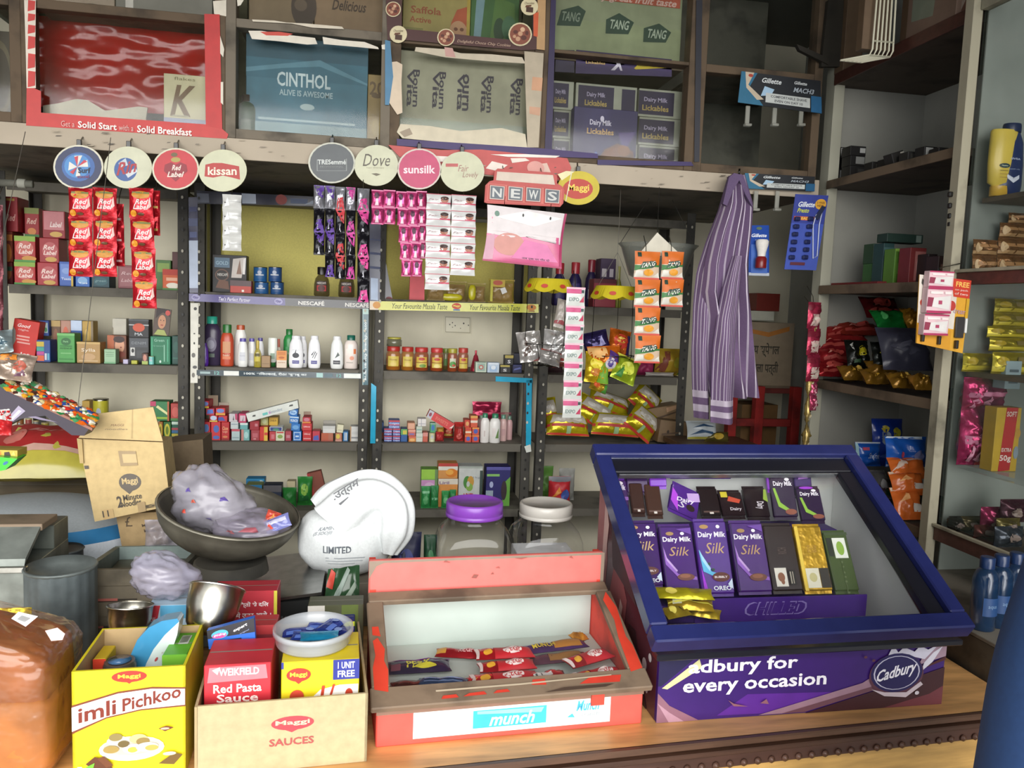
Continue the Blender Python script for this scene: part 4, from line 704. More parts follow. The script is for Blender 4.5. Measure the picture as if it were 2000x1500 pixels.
rows(f'''
B 750 851 766 - .06 3c56a0|{CG}|toothpaste_carton|blue and red striped carton, bottom left of the block
B 767 851 782 - .06 3c56a0|{CG}|toothpaste_carton|blue and red striped carton, bottom right of the block
B 750 837 766 ^ .06 4260a8|{CG}|toothpaste_carton|blue and red striped carton, middle left of the block
B 767 837 782 851 .06 4260a8|{CG}|toothpaste_carton|blue and red striped carton, middle right of the block
B 759 821 781 837 .06 5a74b0|{CG}|toothpaste_carton|blue and red striped carton, top of the block
B 735 825 750 - .06 3a5a94 .06|r 0 0 1 .4 b85c48|soap_carton|blue and coral carton behind the striped block
B 783 838 796 - .06 2a5894|r 0 .55 1 1 5a9c58;r .3 .6 .9 .9 c8b848|soap_carton|small blue and green carton beside the striped block
B 798 852 813 - .06 d08438|r 0 .7 1 1 c86050;e .5 .35 .35 .25 e0b070|soap_carton|orange carton, lowest of the peach column
B 797 839 812 ^ .06 c4645c|r 0 .6 1 1 d89884;r .2 .2 .8 .4 6a70b0|soap_carton|pink carton, middle of the peach column
B 796 826 811 ^ .06 cc9070|r .1 .1 .9 .9 d8a488|soap_carton|peach carton, top of the peach column
B 812 846 826 - .05 c8ccc0|r .1 .5 .9 .6 9ab0a0|soap_carton|white carton, lowest of the white column
B 813 833 825 ^ .05 bcc8b8|r .1 .4 .9 .6 8aa8a0|soap_carton|pale green carton, middle of the white column
B 816 818 833 ^ .05 d8d4d0|r .1 .3 .9 .38 a0a0a8;r .4 0 .46 1 a0a0a8|soap_carton|white carton, top of the white column
B 826 845 836 - .05 c05c48|r 0 .6 1 1 d08a80|soap_carton|small red carton beside the white column
C 838 846 853 - .03 c8c8a0||balm_jar.jar|small pale jar before the green box
B 840 826 852 845 .03 4a9c6c .01|e .5 .5 .3 .3 3a70b0;r 0 .85 1 1 88a898|soap_carton|small green box on the pale jar
P 848 845 870 - .04 b03434||candy_packet.packet|dark red sweet packet, first in the heap
P 853 836 868 849 .03 c89c40 .01||candy_packet.packet|yellow sweet packet on the heap
P 866 832 888 - .05 b8342c .02|r .1 .2 .9 .4 c8a050;e .5 .6 .3 .15 d8886c|candy_packet.packet|red and gold sweet packet in the middle of the heap
P 887 826 909 - .05 ac2c28|e .5 .3 .3 .15 c86058;r .1 .7 .9 .8 88322c|candy_packet.packet|tall dark red sweet packet
B 908 850 921 - .06 c84438|e .5 .5 .3 .3 4a60b0;r 0 .8 1 1 d88040|soap_carton|red orange carton, bottom left of the orange block
B 922 850 936 - .06 c84438|e .5 .5 .3 .3 4a60b0;r 0 .8 1 1 d88040|soap_carton|red orange carton, bottom right of the orange block
B 909 835 921 850 .06 d06030|r 0 .3 1 .5 e8d8c0;r 0 .7 1 .9 c03030|soap_carton|orange carton with white bar, middle left of the orange block
B 922 835 936 850 .06 c85038|e .5 .5 .3 .3 4858a8;r 0 .8 1 1 d89048|soap_carton|orange carton, middle right of the orange block
B 906 820 918 835 .06 c04030|e .5 .5 .3 .3 d8a060|soap_carton|red carton, top left of the orange block
B 919 812 933 835 .06 cc5434|r 0 .4 1 .6 e0d0c0;r 0 .8 1 1 d8a050|soap_carton|tall orange carton, top right of the orange block
O 940 808 958 - .8 ge8e4e0 -.01 0 g2c7a58 tall|r .3 .2 .5 .6 d0c4c0|lotion_bottle.bottle|white bottle with green cap, left of two in front
O 958 809 980 - .8 ge8e6e2 -.015 0 g2c7a58 tall|p 6a8c50 .5 .1 .9 .1 .9 .8 .7 .5;r .1 .2 .5 .8 e0d8d4|lotion_bottle.bottle|white leafy printed bottle, right of two green capped
O 934 812 950 - .8 gd8b8b8 .06 0 g8a9a88 tall||lotion_bottle.bottle|pinkish bottle behind the left green capped one
O 977 811 992 - .8 gd8b4b0 .03 0 g5a8a78 tall|r .2 .2 .8 .7 c8a0a0|lotion_bottle.bottle|pinkish bottle right of the green capped pair
O 990 813 1003 - .8 gd0a8a8 .06 0 g6a8a78 tall||lotion_bottle.bottle|pinkish bottle at the right end, half hidden
''',Y0,1.092,'on third rack third shelf','small goods on the colgate shelf'.replace('colgate','striped carton'))
# red sweet box tipped over the heap, pink film bag around the bottles
m=MB(); q=[(833,814),(880,842),(888,828),(840,800)]; m.prism([atY(*p,2.925) for p in q],(0,.03,0),'c83c3c'); m.dec(qf(q,2.925),'r 0 0 .18 1 b8b8c0;e .09 .5 .05 .25 8a4050;t .55 .5 .4 .5 d87868 b SWEETS;p e0c8c0 .9 .2 1 .4 1 .9')
tag(m.build('sweet_carton'),'red carton tipped over the heap of sweet packets','carton')
m=pouch(.125,.1,.1,'yb03058',seed=5,amp=.35); A=atY(968,860,3.03)
o=m.build('film_bag',loc=V((A.x,3.05,1.0925))); tag(o,'thin pink film bag slumped over the white bottles','bag')
o=pouch(.12,.07,.02,'fa02848',seed=8,amp=.5).build('film_scrap',loc=V((A.x-.02,3.16,1.15))); tag(o,'crumpled crimson film sticking up behind the white bottles','film')
rows(f'''
B 823 917 856 - .06 7cb050|r 0 .75 1 1 98c848;r 0 .4 1 .72 c890c0;e .5 .56 .3 .1 d8b0d0;r .82 0 1 1 6a8a58;e .4 .2 .25 .1 58a040|soap_carton|lime green and pink soap carton
B 856 935 895 - .06 d89048 .01|r 0 .8 1 1 dcd4c4;e .68 .4 .3 .25 d87c20;e .6 .45 .2 .15 e8a848;t .3 .86 .1 .5 8a6a90 b Liril|soap_carton|orange fruit carton, lower of two
B 856 905 895 ^ .06 d49450 .01|r 0 .8 1 1 b83c34;r 0 .55 1 .8 dcd8cc;e .68 .38 .3 .28 d87c20;e .58 .42 .2 .18 e8a848|soap_carton|orange fruit carton, upper of two
P 823 951 842 - .03 2c8c48 -.02|e .5 .4 .3 .2 60b070;r .1 .7 .9 .8 88c898|soap_packet.packet|small green pack, first of four in front
P 842 950 858 - .03 2a8044 -.02|r .1 .4 .9 .5 7ac090|soap_packet.packet|small green pack, second of four in front
P 863 960 880 - .03 2c9048 -.02|e .5 .5 .3 .2 70c080|soap_packet.packet|small green pack, third of four in front
P 878 958 892 - .03 28884a -.02||soap_packet.packet|small green pack, fourth in front
B 896 911 944 - .07 c8ccc8 .02|r 0 .95 1 1 a8b0a8;e .36 .6 .16 .16 4a8a3c;e .5 .62 .14 .14 c89840;e .46 .48 .14 .1 8ab050;e .4 .56 .07 .07 c8ccc8;t .42 .26 .14 .5 c03c30 b ARIEL;t .75 .72 .06 .3 8a9098 n 1kg;r .88 .1 1 .9 3a4a44|detergent_carton|grey white detergent carton with a leafy swirl
B 950 912 998 - .07 2e2a6c .02|r 0 .92 1 1 5a58a0;r .02 .76 .55 .82 88c068;p 6aa844 .55 0 .7 .1 .75 .6 1 .75 1 0;e .22 .55 .08 .08 b0b8dc;e .75 .4 .12 .25 3a2c30;r 0 .2 .3 .4 98a8b8|detergent_carton|violet and green detergent carton
''',Y0,.842,'on third rack bottom shelf','soap on the low shelf')
# ---- fourth rack
rows(f'''
O 1082 513 1111 - .7 g2c2450 .05 0 ga83038 neck|r .1 .1 .9 .8 3a3468|cleaner_bottle.bottle|dark violet bottle with red cap, first of three
O 1113 512 1142 - .7 g2a2450 .05 0 ga83038 neck|r .1 .3 .9 .8 38306a;e .5 .35 .4 .2 c87838|cleaner_bottle.bottle|dark violet bottle with red cap, second of three
O 1146 507 1172 - .7 g2c2248 .07 0 g8a2c38 neck|r .1 .1 .9 .5 c8c0c8|cleaner_bottle.bottle|dark violet bottle with maroon cap, third of three
B 1160 545 1205 - .07 8c2434 .01|r .1 .3 .9 .7 a03a48;r 0 .85 1 1 5a1824|cleaner_carton|crimson carton behind the right yellow scalloped basket
B 1170 505 1205 545 .07 3c2848 .04|r .1 .1 .4 .5 c8c0c4;r .6 .1 .85 .5 c0b8c0|cleaner_carton|dark plum carton on the crimson one
O 1203 520 1218 - .7 g8a8c3c .03 0 ga8a450 slim||cleaner_bottle.bottle|thin olive bottle right of the crimson carton
''',Y0,1.617,'on fourth rack top shelf','cleaners on the fourth rack')
rows(f'''
P 1286 682 1342 - .08 b8982c .02|p 8a4a38 0 .2 .3 .9 .5 .9 .3 .1;e .75 .5 .2 .2 c8c040;p 4a7a34 .8 0 1 .1 1 .6|snack_bag.bag|yellow and brown snack bag at the right end
P 1245 705 1284 - .06 a83060 .04||snack_bag.bag|pink snack bag right of the chips basket
P 1262 728 1320 - .03 c0b8b0 0||snack_bag.bag|low pale crumpled bag at the front edge
P 1066 690 1105 - .06 3c2a2c .04|e .5 .5 .3 .2 983838|snack_bag.bag|dark red bag behind the silver packets
''',Y0,1.357,'on fourth rack second shelf','bags on the fourth rack')
NO='r 0 .34 1 .46 b83430;p b8b0a0 .05 .5 .95 .5 .85 .9 .15 .9;e .3 .65 .12 .08 d8d4cc;e .5 .7 .12 .08 c8c4bc;e .7 .65 .12 .08 d8d4cc;r .45 .02 .55 .34 98b888;r 0 0 1 .08 c83c30'
def noodle(px,py,w,h,ry,dy,label,rx=25,zz=None):
    p=atY(px,py,2.95+dy); sc=p.y*1.02/1550
    p=p+V((0,0,.03)); o=pouch(w*sc,h*sc,.06,'fc8b820',NO,seed=px%13,amp=.1).build('noodle_bag',loc=p,rot=(R(-rx),R(ry),0)); o.rotation_mode='XYZ'
    return tag(o,label,'bag','yellow noodle bags heaped on the fourth rack')
noodle(1108,866,88,46,2,0,'yellow and red noodle bag lying lowest at the left of the heap')
noodle(1200,866,100,46,4,-.01,'yellow noodle bag in the middle of the bottom row of the heap',20)
noodle(1240,862,70,58,38,-.02,'yellow noodle bag tipped steeply at the right of the heap',15)
noodle(1150,842,80,52,28,.03,'yellow noodle bag sloping down above the lowest left bag',20)
noodle(1185,820,90,42,18,.06,'yellow noodle bag in the second layer of the heap',25)
noodle(1245,815,62,54,42,.07,'yellow noodle bag leaning at the top of the heap',18)
noodle(1075,850,34,60,-8,.05,'yellow noodle bag standing half hidden at the left post',10)
rows(f'''
K 1268 800 1340 - .09 8a7050 .01 -10|t .5 .3 .14 .2 a04030 b RX;p 5a4634 .1 .6 .9 .75 .9 .8 .1 .66;e .25 .3 .06 .08 3a2c22;p c8a07c .6 .8 1 .9 1 1 .6 .95|parcel|crushed brown paper parcel right of the noodle bags
K 1285 826 1345 - .08 7a6246 -.03 6|p 5a4634 .1 .3 .7 .5 .65 .55 .1 .4;e .3 .5 .04 .08 3a2c22|parcel|second brown parcel in front of the crushed one
''',Y0,1.092,'on fourth rack third shelf','brown parcels')
rows(f'''
P 1053 914 1086 - .08 5c8a3c .04|e .5 .5 .3 .2 6a9a4c|rice_bag.bag|dull green bag at the left end
P 1075 934 1120 - .07 c02c34 0|p d88830 .1 .3 .5 .5 .4 .7;e .7 .4 .2 .2 4a60a8;r 0 .85 1 1 8a8a90|detergent_bag.bag|red detergent bag with silver edge
P 1096 918 1128 - .07 9a9a94 .05||detergent_bag.bag|silver grey bag behind the red one
''',Y0,.842,'on fourth rack bottom shelf','bags on the low snack shelf')
# ================================================================ THINGS HANGING FROM THE LOFT EDGE
def hang(px,py,name,par,Y=2.36,py2=270,col='d2a2824',r=.0015):
    m=MB(); a=atY(px,py,Y); b=V((a.x,2.399,2.03)); m.tube([a,V((a.x,Y,a.z+.02)),b],r,col); return m.build(name,par,world=True)
def ring(cx,cy,rx,ry,n=36): return [(cx+rx*math.cos(2*PI*i/n),cy-ry*math.sin(2*PI*i/n)) for i in range(n)]
def disc(cx,cy,rx,ry,rim,face,spec,label,Y=2.36,name='hanging_sign',k=.93):
    c=atY(cx,cy+ry,Y); e=empty(name,c,label,'sign','round brand signs along the loft edge' if k else None)
    m=MB(); m.prism([atY(*p,Y) for p in ring(cx,cy,rx,ry)],(0,.006,0),rim)
    q=[(cx-rx,cy+ry),(cx+rx,cy+ry),(cx+rx,cy-ry),(cx-rx,cy-ry)]; m.dec(qf(q,Y),f'e .5 .5 {.5*k} {.5*k} {face};'+spec); m.build('board',e,world=True)
    m=MB(); a=atY(cx,cy-ry+2,Y+.003); m.box(a.x,Y+.006,a.z-.012,.012,.01,.03,'g2a2824'); m.tube([V((a.x,Y+.012,a.z+.01)),V((a.x,2.398,max(2.0,a.z+.03)))],.002,'m8a8880'); m.build('clip',e,world=True)
    return e
disc(153,326,49,43,'d0ccb8','323a5c','e .5 .5 .33 .33 3a62a0;e .48 .52 .26 .27 4a86c0;p d8d4cc .48 .5 .3 .42 .32 .62;p d8d4cc .48 .5 .42 .75 .58 .76;p d8d4cc .48 .5 .68 .66 .7 .5;p c03848 .48 .5 .42 .72 .5 .75;p c03848 .48 .5 .62 .66 .68 .62;p c03848 .48 .5 .33 .38 .4 .33;p d8d4cc .48 .5 .45 .28 .55 .3;t .62 .42 .13 .24 1c1c30 b Surf;t .6 .28 .07 .24 7a3a60 b excel','round navy sign with a blue and white detergent burst, leftmost disc')
disc(250,327,47,41,'c8c8ac','c8c8ae','e .45 .45 .24 .28 3a5a94;p b8c4cc .3 .6 .45 .72 .5 .55 .35 .5;p c8ccd0 .5 .25 .7 .4 .66 .5 .45 .34;t .47 .5 .3 .42 a83038 bi/ Rin','round cream sign with red slanted lettering over a blue ball')
disc(343,330,46,41,'d0ccb4','c0343c','e .5 .72 .1 .06 a89a50;e .47 .84 .07 .05 6a5a38;p 8c2430 .5 .2 .25 .45 .27 .6 .4 .66 .5 .6 .6 .66 .73 .6 .75 .45;t .52 .53 .13 .2 f0dcd0 bi Red;t .5 .37 .13 .36 f0dcd0 bi Label','round red sign with a darker heart and white script')
disc(435,333,47,41,'c8c8a8','c8c8aa','p b03430 .12 .36 .3 .33 .5 .38 .7 .33 .86 .28 .84 .6 .66 .64 .48 .68 .3 .68 .14 .64;t .49 .49 .2 .6 e8e0cc b kissan','round cream sign with white letters on a red banner')
disc(648,318,46,40,'c4c4b4','5a5e60','r .18 .3 .82 .31 8a8e8c;r .18 .58 .2 .3 8a8e8c;r .8 .3 .82 .6 8a8e8c;t .5 .52 .12 .6 d0d4d0 b TRESemmé;t .5 .4 .04 .5 8a8e8c n PROFESSIONAL','round slate grey sign with silver lettering')
disc(735,323,43,40,'c8c8ac','c8c8ac','t .5 .63 .3 .62 5a5448 i Dove;t .48 .44 .05 .4 9a947c n hair therapy;p 6a6450 .38 .3 .5 .24 .6 .28 .5 .31','round cream sign with thin grey script and a small bird mark')
disc(819,330,43,40,'d0c4b8','c0486c','t .5 .49 .2 .72 f0d8dc b sunsilk','round pink sign with white lower case lettering')
disc(903,335,43,39,'c8c8ac','c8c8aa','r .12 .62 .4 .7 b85a58;t .52 .58 .16 .24 a07068 i Fair;t .68 .4 .18 .36 9a7468 i Lovely','round cream sign with thin brown pink script')
# oval sign
e=disc(1130,367,41,33,'c8b428','c8b428','p e8e0b0 0 .9 .2 1 .4 .98 .1 .72;e .48 .47 .36 .3 b83a2c;t .5 .48 .26 .5 e8cc50 b Maggi;p e0dcc8 .18 .1 .2 .1 .34 .95 .32 .95','oval yellow sign with a red centre, right of the letter sign',Y=2.375,name='hanging_sign'); 
# NEWS board
YN=2.35
out=[(946,395),(948,362),(956,354),(964,352),(966,334),(972,329),(1080,337),(1088,344),(1088,358),(1098,364),(1103,372),(1100,397),(1094,404),(952,397)]
c=atY(1024,404,YN); e=empty('letter_sign',c,'red rimmed shop sign spelling NEWS on grey tiles','sign')
m=MB(); m.prism([atY(*p,YN) for p in out],(0,.008,0),'b84a44')
ins=[(969,352),(971,335),(1080,342),(1084,361)]; m.prism([atY(*p,YN-.001) for p in ins],(0,.001,0),'d0c0b0')
ins=[(951,392),(953,358),(1098,370),(1096,400)]; m.prism([atY(*p,YN-.0005) for p in ins],(0,.001,0),'c8685c'); m.build('board',e,world=True)
for x0,y,l in ((955,360,'N'),(991,362,'E'),(1026,364,'W'),(1063,367,'S')):
    m=MB(); q=[(x0,y+30),(x0+30,y+32),(x0+32,y+3),(x0+1,y)]; m.prism([atY(*p,YN-.004) for p in q],(0,.004,0),'b03c3c'); m.dec(qf(q,YN-.004),'r .04 .05 .96 .95 c8bcb0;r .09 .1 .91 .9 5c646c;t .5 .5 .6 .6 c8c8c4 b '+l); m.build('letter_tile',e,world=True)
m=MB(); 
for x in (985,1060): m.tube([atY(x,345,YN+.008),V((atY(x,345,YN).x,2.398,2.03))],.0015,'m8a8880')
m.build('hook',e,world=True)
# pink plastic leaflet bag under it
c=atY(1020,517,2.35); A,B=atY(942,460,2.35),atY(1098,460,2.35); hh=atY(1020,408,2.35).z-c.z
m=pouch(B.x-A.x,hh,.012,'sc85a84','r 0 .55 1 1 d8d0d0;p d8d0d0 0 .5 .3 .46 .6 .52 1 .42 1 .56 0 .56;e .3 .34 .2 .2 c88a80;p d878a8 .35 .1 .5 .45 .8 .4 .95 .1;p c898a8 0 .02 .12 .05 .1 .5 0 .45;t .66 .12 .05 .36 5a3048 b अब एक पर गौर दो;p eeeae6 .1 .8 .6 .7 .95 .9 .5 .97;e .12 .86 .03 .05 6a8a7a;e .45 .88 .012 .03 3a3a3a;e .8 .88 .012 .03 3a3a3a;r .97 .0 1 1 a83860;r 0 0 1 .03 a83860',seed=3,cr=.03,nu=16)
e=empty('hanging_leaflet_bag',c,'pink and white plastic leaflet bag hanging below the letter sign','bag',rot=(0,R(3.2),0)); m.build('film',e)
m=MB(); 
for x in (-.07,.07): m.tube([V((x,0,hh-.01)),V((x,.0,hh+.03))],.001,'m8a8880')
m.build('hook',e)
# ---- sachet strips
def sachets(x0,y0,x1,y1,nc,nr,Y,col,spec,label,t=.016,drift=0,skip=(),rowcols=None,amp=.2,name='hanging_sachet_strip',grp='sachet strips hanging from the loft',nu=8,nv=9,rz=0):
    """perforated strip: one sachet per cell"""
    c=atY((x0+x1)/2,y1,Y); e=empty(name,c,label,'sachet strip',grp,(0,0,R(rz)))
    for r in range(nr):
        for k in range(nc):
            if (k,r) in skip: continue
            xa=x0+(x1-x0)*k/nc+drift*r; xb=x0+(x1-x0)*(k+1)/nc+drift*r; ya=y0+(y1-y0)*r/nr; yb=y0+(y1-y0)*(r+1)/nr
            p=atY((xa+xb)/2,yb,Y); a,b=atY(xa,(ya+yb)/2,Y),atY(xb,(ya+yb)/2,Y); z=atY((xa+xb)/2,ya,Y).z
            cc=rowcols(k,r) if rowcols else (col,spec); q=p-c
            m=pouch(b.x-a.x,z-p.z,t,cc[0],cc[1],seed=r*3+k+int(x0)%5,cr=.09,amp=amp,nu=nu,nv=nv,dx=q.x,dz=q.z); m.build('sachet',e)
    p=atY((x0+x1)/2,y0,Y)-c; m=MB(); m.tube([V((p.x,0,p.z-.006)),V((p.x,.004,p.z+.018)),V((p.x,.03,p.z+.05))],.0012,'m8a8880'); m.build('hook',e)
    return e
RS='e .5 .76 .38 .13 c88a34;r .14 .8 .86 .86 7a8250;t .55 .53 .17 .55 f4e4e0 bi Red;t .52 .36 .17 .66 f4e4e0 bi Label;e .2 .14 .13 .11 d89020;p e0b8b0 .82 .3 .95 .4 .9 .7 .84 .6;e .5 .12 .14 .05 6a4a30'
FR='fb81c28'
sachets(222,398,242,520,1,3,2.39,FR,'r .2 .2 .8 .3 d8a8a8','partly hidden red sachet strip behind the wide red one',drift=1,amp=.35)
sachets(134,367,229,540,2,3,2.36,FR,RS,'wide strip of six red tea sachets under the first two discs')
sachets(296,372,313,460,1,2,2.39,FR,'r .2 .2 .8 .3 c8a050','narrow red strip of two behind the single column',amp=.35)
sachets(252,367,300,602,1,4,2.36,FR,RS,'single column of four red tea sachets under the red disc',drift=2.2)
sachets(434,380,472,490,1,4,2.36,'sc8c8c4','r 0 .48 1 .5 a8a8a8;p e8e8e8 .1 .1 .4 .2 .3 .8;e .15 .4 .05 .04 4a4a4a','plain silvery white strip under the banner disc',amp=.3)
BK='f1b1a20'
def dk(c2,inv=False):
    def f(k,r):
        up='p {c} .05 0 .95 0 .8 .55 .3 .5;p c8c8d0 .3 .1 .45 .1 .4 .45' ; dn='p {c} .05 1 .95 1 .9 .4 .4 .6;p d0d0d8 .35 .05 .6 .05 .5 .4'
        s=(up if (r+inv)%2 else dn).format(c=c2); return (BK if (r+k)%5 else 'f8a8a90',s)
    return f
sachets(612,362,634,498,1,3,2.37,BK,'','black and violet shampoo strip, first of the shiny five',rowcols=dk('5a3a90'),amp=.5)
sachets(634,363,654,541,1,4,2.36,BK,'','black and violet shampoo strip, second of the shiny five',rowcols=dk('5a3a90'),amp=.5)
sachets(654,365,674,545,1,4,2.365,BK,'','black and red shampoo strip, third of the shiny five',rowcols=dk('c03a40',1),amp=.5)
sachets(675,366,694,545,1,4,2.36,BK,'','black and magenta shampoo strip, fourth of the shiny five',rowcols=dk('c03c90'),amp=.5)
sachets(697,368,721,590,1,5,2.35,BK,'','black and pink shampoo strip, longest of the shiny five',rowcols=dk('c84088',1),amp=.5)
PK='e .45 .66 .22 .2 4a1c38;p e8d0d8 .3 .1 .62 .1 .55 .5 .4 .5;r 0 .93 1 1 d878a0;r .1 .02 .9 .06 e090b0'
sachets(725,371,772,438,2,2,2.36,'fac3468',PK,'short pink shampoo sheet of four beside the shiny strips',drift=0,t=.01)
sachets(773,374,814,540,2,5,2.36,'fb83c72',PK,'long pink shampoo sheet, two wide and five deep',drift=2.6,t=.01)
sachets(812,373,833,505,1,4,2.37,'fa83060',PK,'narrow pink shampoo column behind the long pink sheet',drift=1,t=.01)
FL='e .74 .62 .16 .16 a8705c;e .74 .74 .17 .12 3a2420;r .55 .4 1 .48 c04058;r 0 .38 1 .42 c87888;t .28 .64 .1 .42 b08890 i Fair;r 0 .96 1 1 b85060'
sachets(832,379,881,566,1,6,2.36,'sc8c8c6',FL,'left column of the white cream sachets with faces',t=.01,drift=-.6,amp=.35)
sachets(881,381,930,538,1,5,2.36,'scacac8',FL,'right column of the white cream sachets with faces',t=.01,drift=-.6,amp=.35)
EX='r 0 .66 .8 .9 c04878;r 0 .9 1 1 d8b0bc;t .4 .35 .2 .55 7a8c88 b EXPO;p b83858 .7 .2 .95 .2 .95 .55;r .8 .7 .95 .86 3a4a4a'
sachets(1105,561,1142,816,1,7,2.3,'sc8ccc6',EX,'long white and pink sachet strip hanging before the silver packets',t=.006,drift=-1.2,amp=.3)
TG='r 0 .52 1 1 d0691c;p 3a7a3c 0 .3 1 .46 1 .56 0 .5;p 183c30 .18 .4 .72 .42 .88 .56 .8 .68 .3 .62;t .53 .53 .16 .58 f0ece0 bi/ TANG;e .55 .24 .2 .12 e09a28;p e0dcd0 .0 .06 .35 .1 .3 .3 .05 .3;p e0dcd0 .7 .08 1 .06 .95 .26;r .1 .8 .25 .96 1c3a2c;r 0 0 1 .06 c84838'
sachets(1237,491,1287,709,1,4,2.35,'scfb8a0',TG,'longer strip of four orange drink sachets',drift=.3,amp=.15)
sachets(1290,491,1333,599,1,2,2.36,'scfb8a0',TG,'shorter strip of two orange drink sachets',amp=.15)
# folded white paper and clear basin behind the orange strips
m=MB(); a,b,cc,d=[atY(*p,2.38) for p in ((1248,496),(1284,454),(1285,500),(1328,496))]
m.add([a,b,cc,d,a+V((0,.03,0)),d+V((0,.03,0)),b+V((0,.01,0))],[[0,2,1],[2,3,1],[4,6,5],[0,1,6,4],[3,5,6,1]],'cec8b6')
m.tube([b,V((b.x,2.385,1.99))],.001,'2a2824'); tag(m.build('paper_cone'),'folded white paper peak hung above the orange drink sachets','paper')
m=MB(); c=atY(1282,545,2.62); a=atY(1210,480,2.62); r=c.x-a.x; zt=atY(1282,478,2.62).z
e=empty('hanging_basin',V((c.x,2.62,c.z)),'clear plastic basin hanging behind the orange drink sachets','basin')
h=zt-c.z; m.lathe([(r*.55,0),(r*.7,.01),(r*.93,h*.9),(r*1.0,h),(r*1.02,h),(r*.9,h*.86),(r*.66,.014)],'z90948c',28,1,.8,cap=False); m.build('basin',e)
for k in (-1,1): m=MB(); m.tube([V((k*r*.98,0,h)),V((k*r*.3,0,1.988-c.z))],.001,'3a3832'); m.build('hanger_wire',e)
# ---- scalloped snack baskets
def basket(cx,cy,w,Y,ybot,label,deep):
    c=atY(cx,ybot,Y); t=atY(cx,cy,Y); r=(atY(cx+w/2,cy,Y).x-t.x); z=t.z-c.z
    e=empty('hanging_basket',c,label,'basket','yellow trimmed snack baskets on strings')
    m=MB(); n=48
    def fn(u,v):
        a=2*PI*u; sc=.010*abs(math.sin(4*a)); rr=r*(1.06 if v==0 else .82); return V((rr*math.sin(a),-rr*.9*math.cos(a),z+(0-.022-sc if v==0 else .012)))
    m.grid(fn,n,1,'gc0b028',0)
    for k in range(8):
        a=2*PI*(k+.5)/8; m.lathe([(0,0),(.011,0)],'b8402c',12,T=Matrix.Translation((r*.985*math.sin(a),-r*.985*.9*math.cos(a)-.0015,z-.012))@Matrix.Rotation(a,4,'Z')@Matrix.Rotation(R(76),4,'X')@Matrix.Diagonal((1,.6,1,1)),cap=False)
    m.build('scalloped_trim',e)
    m=MB(); zb=.03
    for rr,zz in ((r*.95,zb+.05),(r*.6,zb-.02),(r*.9,z-.01)):
        m.tube([V((rr*math.sin(2*PI*i/24),-rr*.9*math.cos(2*PI*i/24),zz)) for i in range(25)],.0014,'m4a4a46',5)
    for k in range(10):
        a=2*PI*k/10; m.tube([V((r*.95*math.sin(a),-r*.86*math.cos(a),zb+.05)),V((r*.6*math.sin(a),-r*.54*math.cos(a),zb-.02)),V((0,0,zb-.02))],.0011,'m4a4a46',5)
    for k in range(3):
        a=2*PI*(k+.3)/3; m.tube([V((r*.95*math.sin(a),-r*.86*math.cos(a),zb+.05)),V((r*.9*math.sin(a),-r*.8*math.cos(a),z-.01))],.001,'m4a4a46',5)
    m.build('wire_basket',e)
    m=MB()
    for k in range(3):
        a=2*PI*(k+.3)/3; m.tube([V((r*.85*math.sin(a),-r*.8*math.cos(a),z)),V((0,0,z+.12)),V((0,0,1.99-c.z))],.0008,'6a665c',5)
    m.build('hanger_string',e)
    return e,c,r,z
e1,c1,r1,z1=basket(1066,552,92,2.5,720,'left hanging wire basket with yellow scalloped trim, full of silver packets',1)
e2,c2,r2,z2=basket(1194,566,92,2.48,742,'right hanging wire basket with yellow scalloped trim, full of chips bags',1)
def hp(c,px,py,w,h,ry,dy,col,spec,label,grp,rx=-18,t=.04,rz=0,amp=.25,seed=None):
    p=atY(px,py,c.y+dy); o=pouch(w,h,t,col,spec,seed=seed or px%13,amp=amp).build('hanging_snack_packet',loc=p,rot=(R(rx),R(ry),R(rz))); return tag(o,label,'packet',grp)
g='snack packets in the hanging baskets'
hp(c1,1040,706,.08,.10,-8,-.02,'fb8b4b0','p 5a4a44 .1 .1 .5 .3 .3 .8;p 7a3a34 .5 0 .9 0 .8 .1','silver packet at the left of the left basket',g,amp=.6)
hp(c1,1082,704,.085,.10,8,-.035,'fc8c6c4','r 0 .02 1 .1 8a3a34;p e8e8e8 .3 .2 .5 .3 .4 .9','bright silver packet in the middle of the left basket',g,amp=.6)
hp(c1,1072,712,.07,.045,14,-.06,'fb0aca8','r 0 .9 1 1 9a4038','small silver packet lying at the front of the left basket',g,amp=.5)
hp(c1,1102,716,.08,.05,-6,-.02,'f8a4a40','r .2 .3 .8 .6 b8b0a8','red brown packet at the bottom right of the left basket',g,amp=.4)
hp(c1,1090,640,.035,.10,12,.03,'sc0b8b0','r 0 .1 1 .2 b05a60','tall white packet standing at the back of the left basket',g)
hp(c2,1170,690,.09,.075,-14,.02,'f2c2450','p 8a86b0 .5 .2 .8 .3 .7 .7;r 0 0 1 .12 b89a30','violet chips bag at the back left of the right basket',g)
hp(c2,1206,700,.075,.10,10,.03,'fc8641c','e .5 .55 .35 .25 c83c28;e .5 .58 .2 .12 e8c050;r .8 0 1 .8 3a2a60','orange chips bag standing at the back right of the right basket',g)
hp(c2,1184,726,.11,.085,-4,-.05,'fd86e1c','r 0 .5 .55 .95 d8a868;p 4a2c70 .55 .4 1 .2 1 .5 .65 .8;e .62 .25 .16 .2 b8b0b8;e .62 .25 .1 .12 4a3a80;r 0 0 1 .08 c89a30','large orange and violet chips bag in the middle of the right basket',g)
hp(c2,1164,748,.08,.10,6,-.06,'fc8a81c','p 6a9a2c .5 0 1 0 1 .9 .6 .5;e .4 .6 .25 .2 d8c838;e .4 .3 .2 .12 b87020','yellow chips bag at the lower left of the right basket',g)
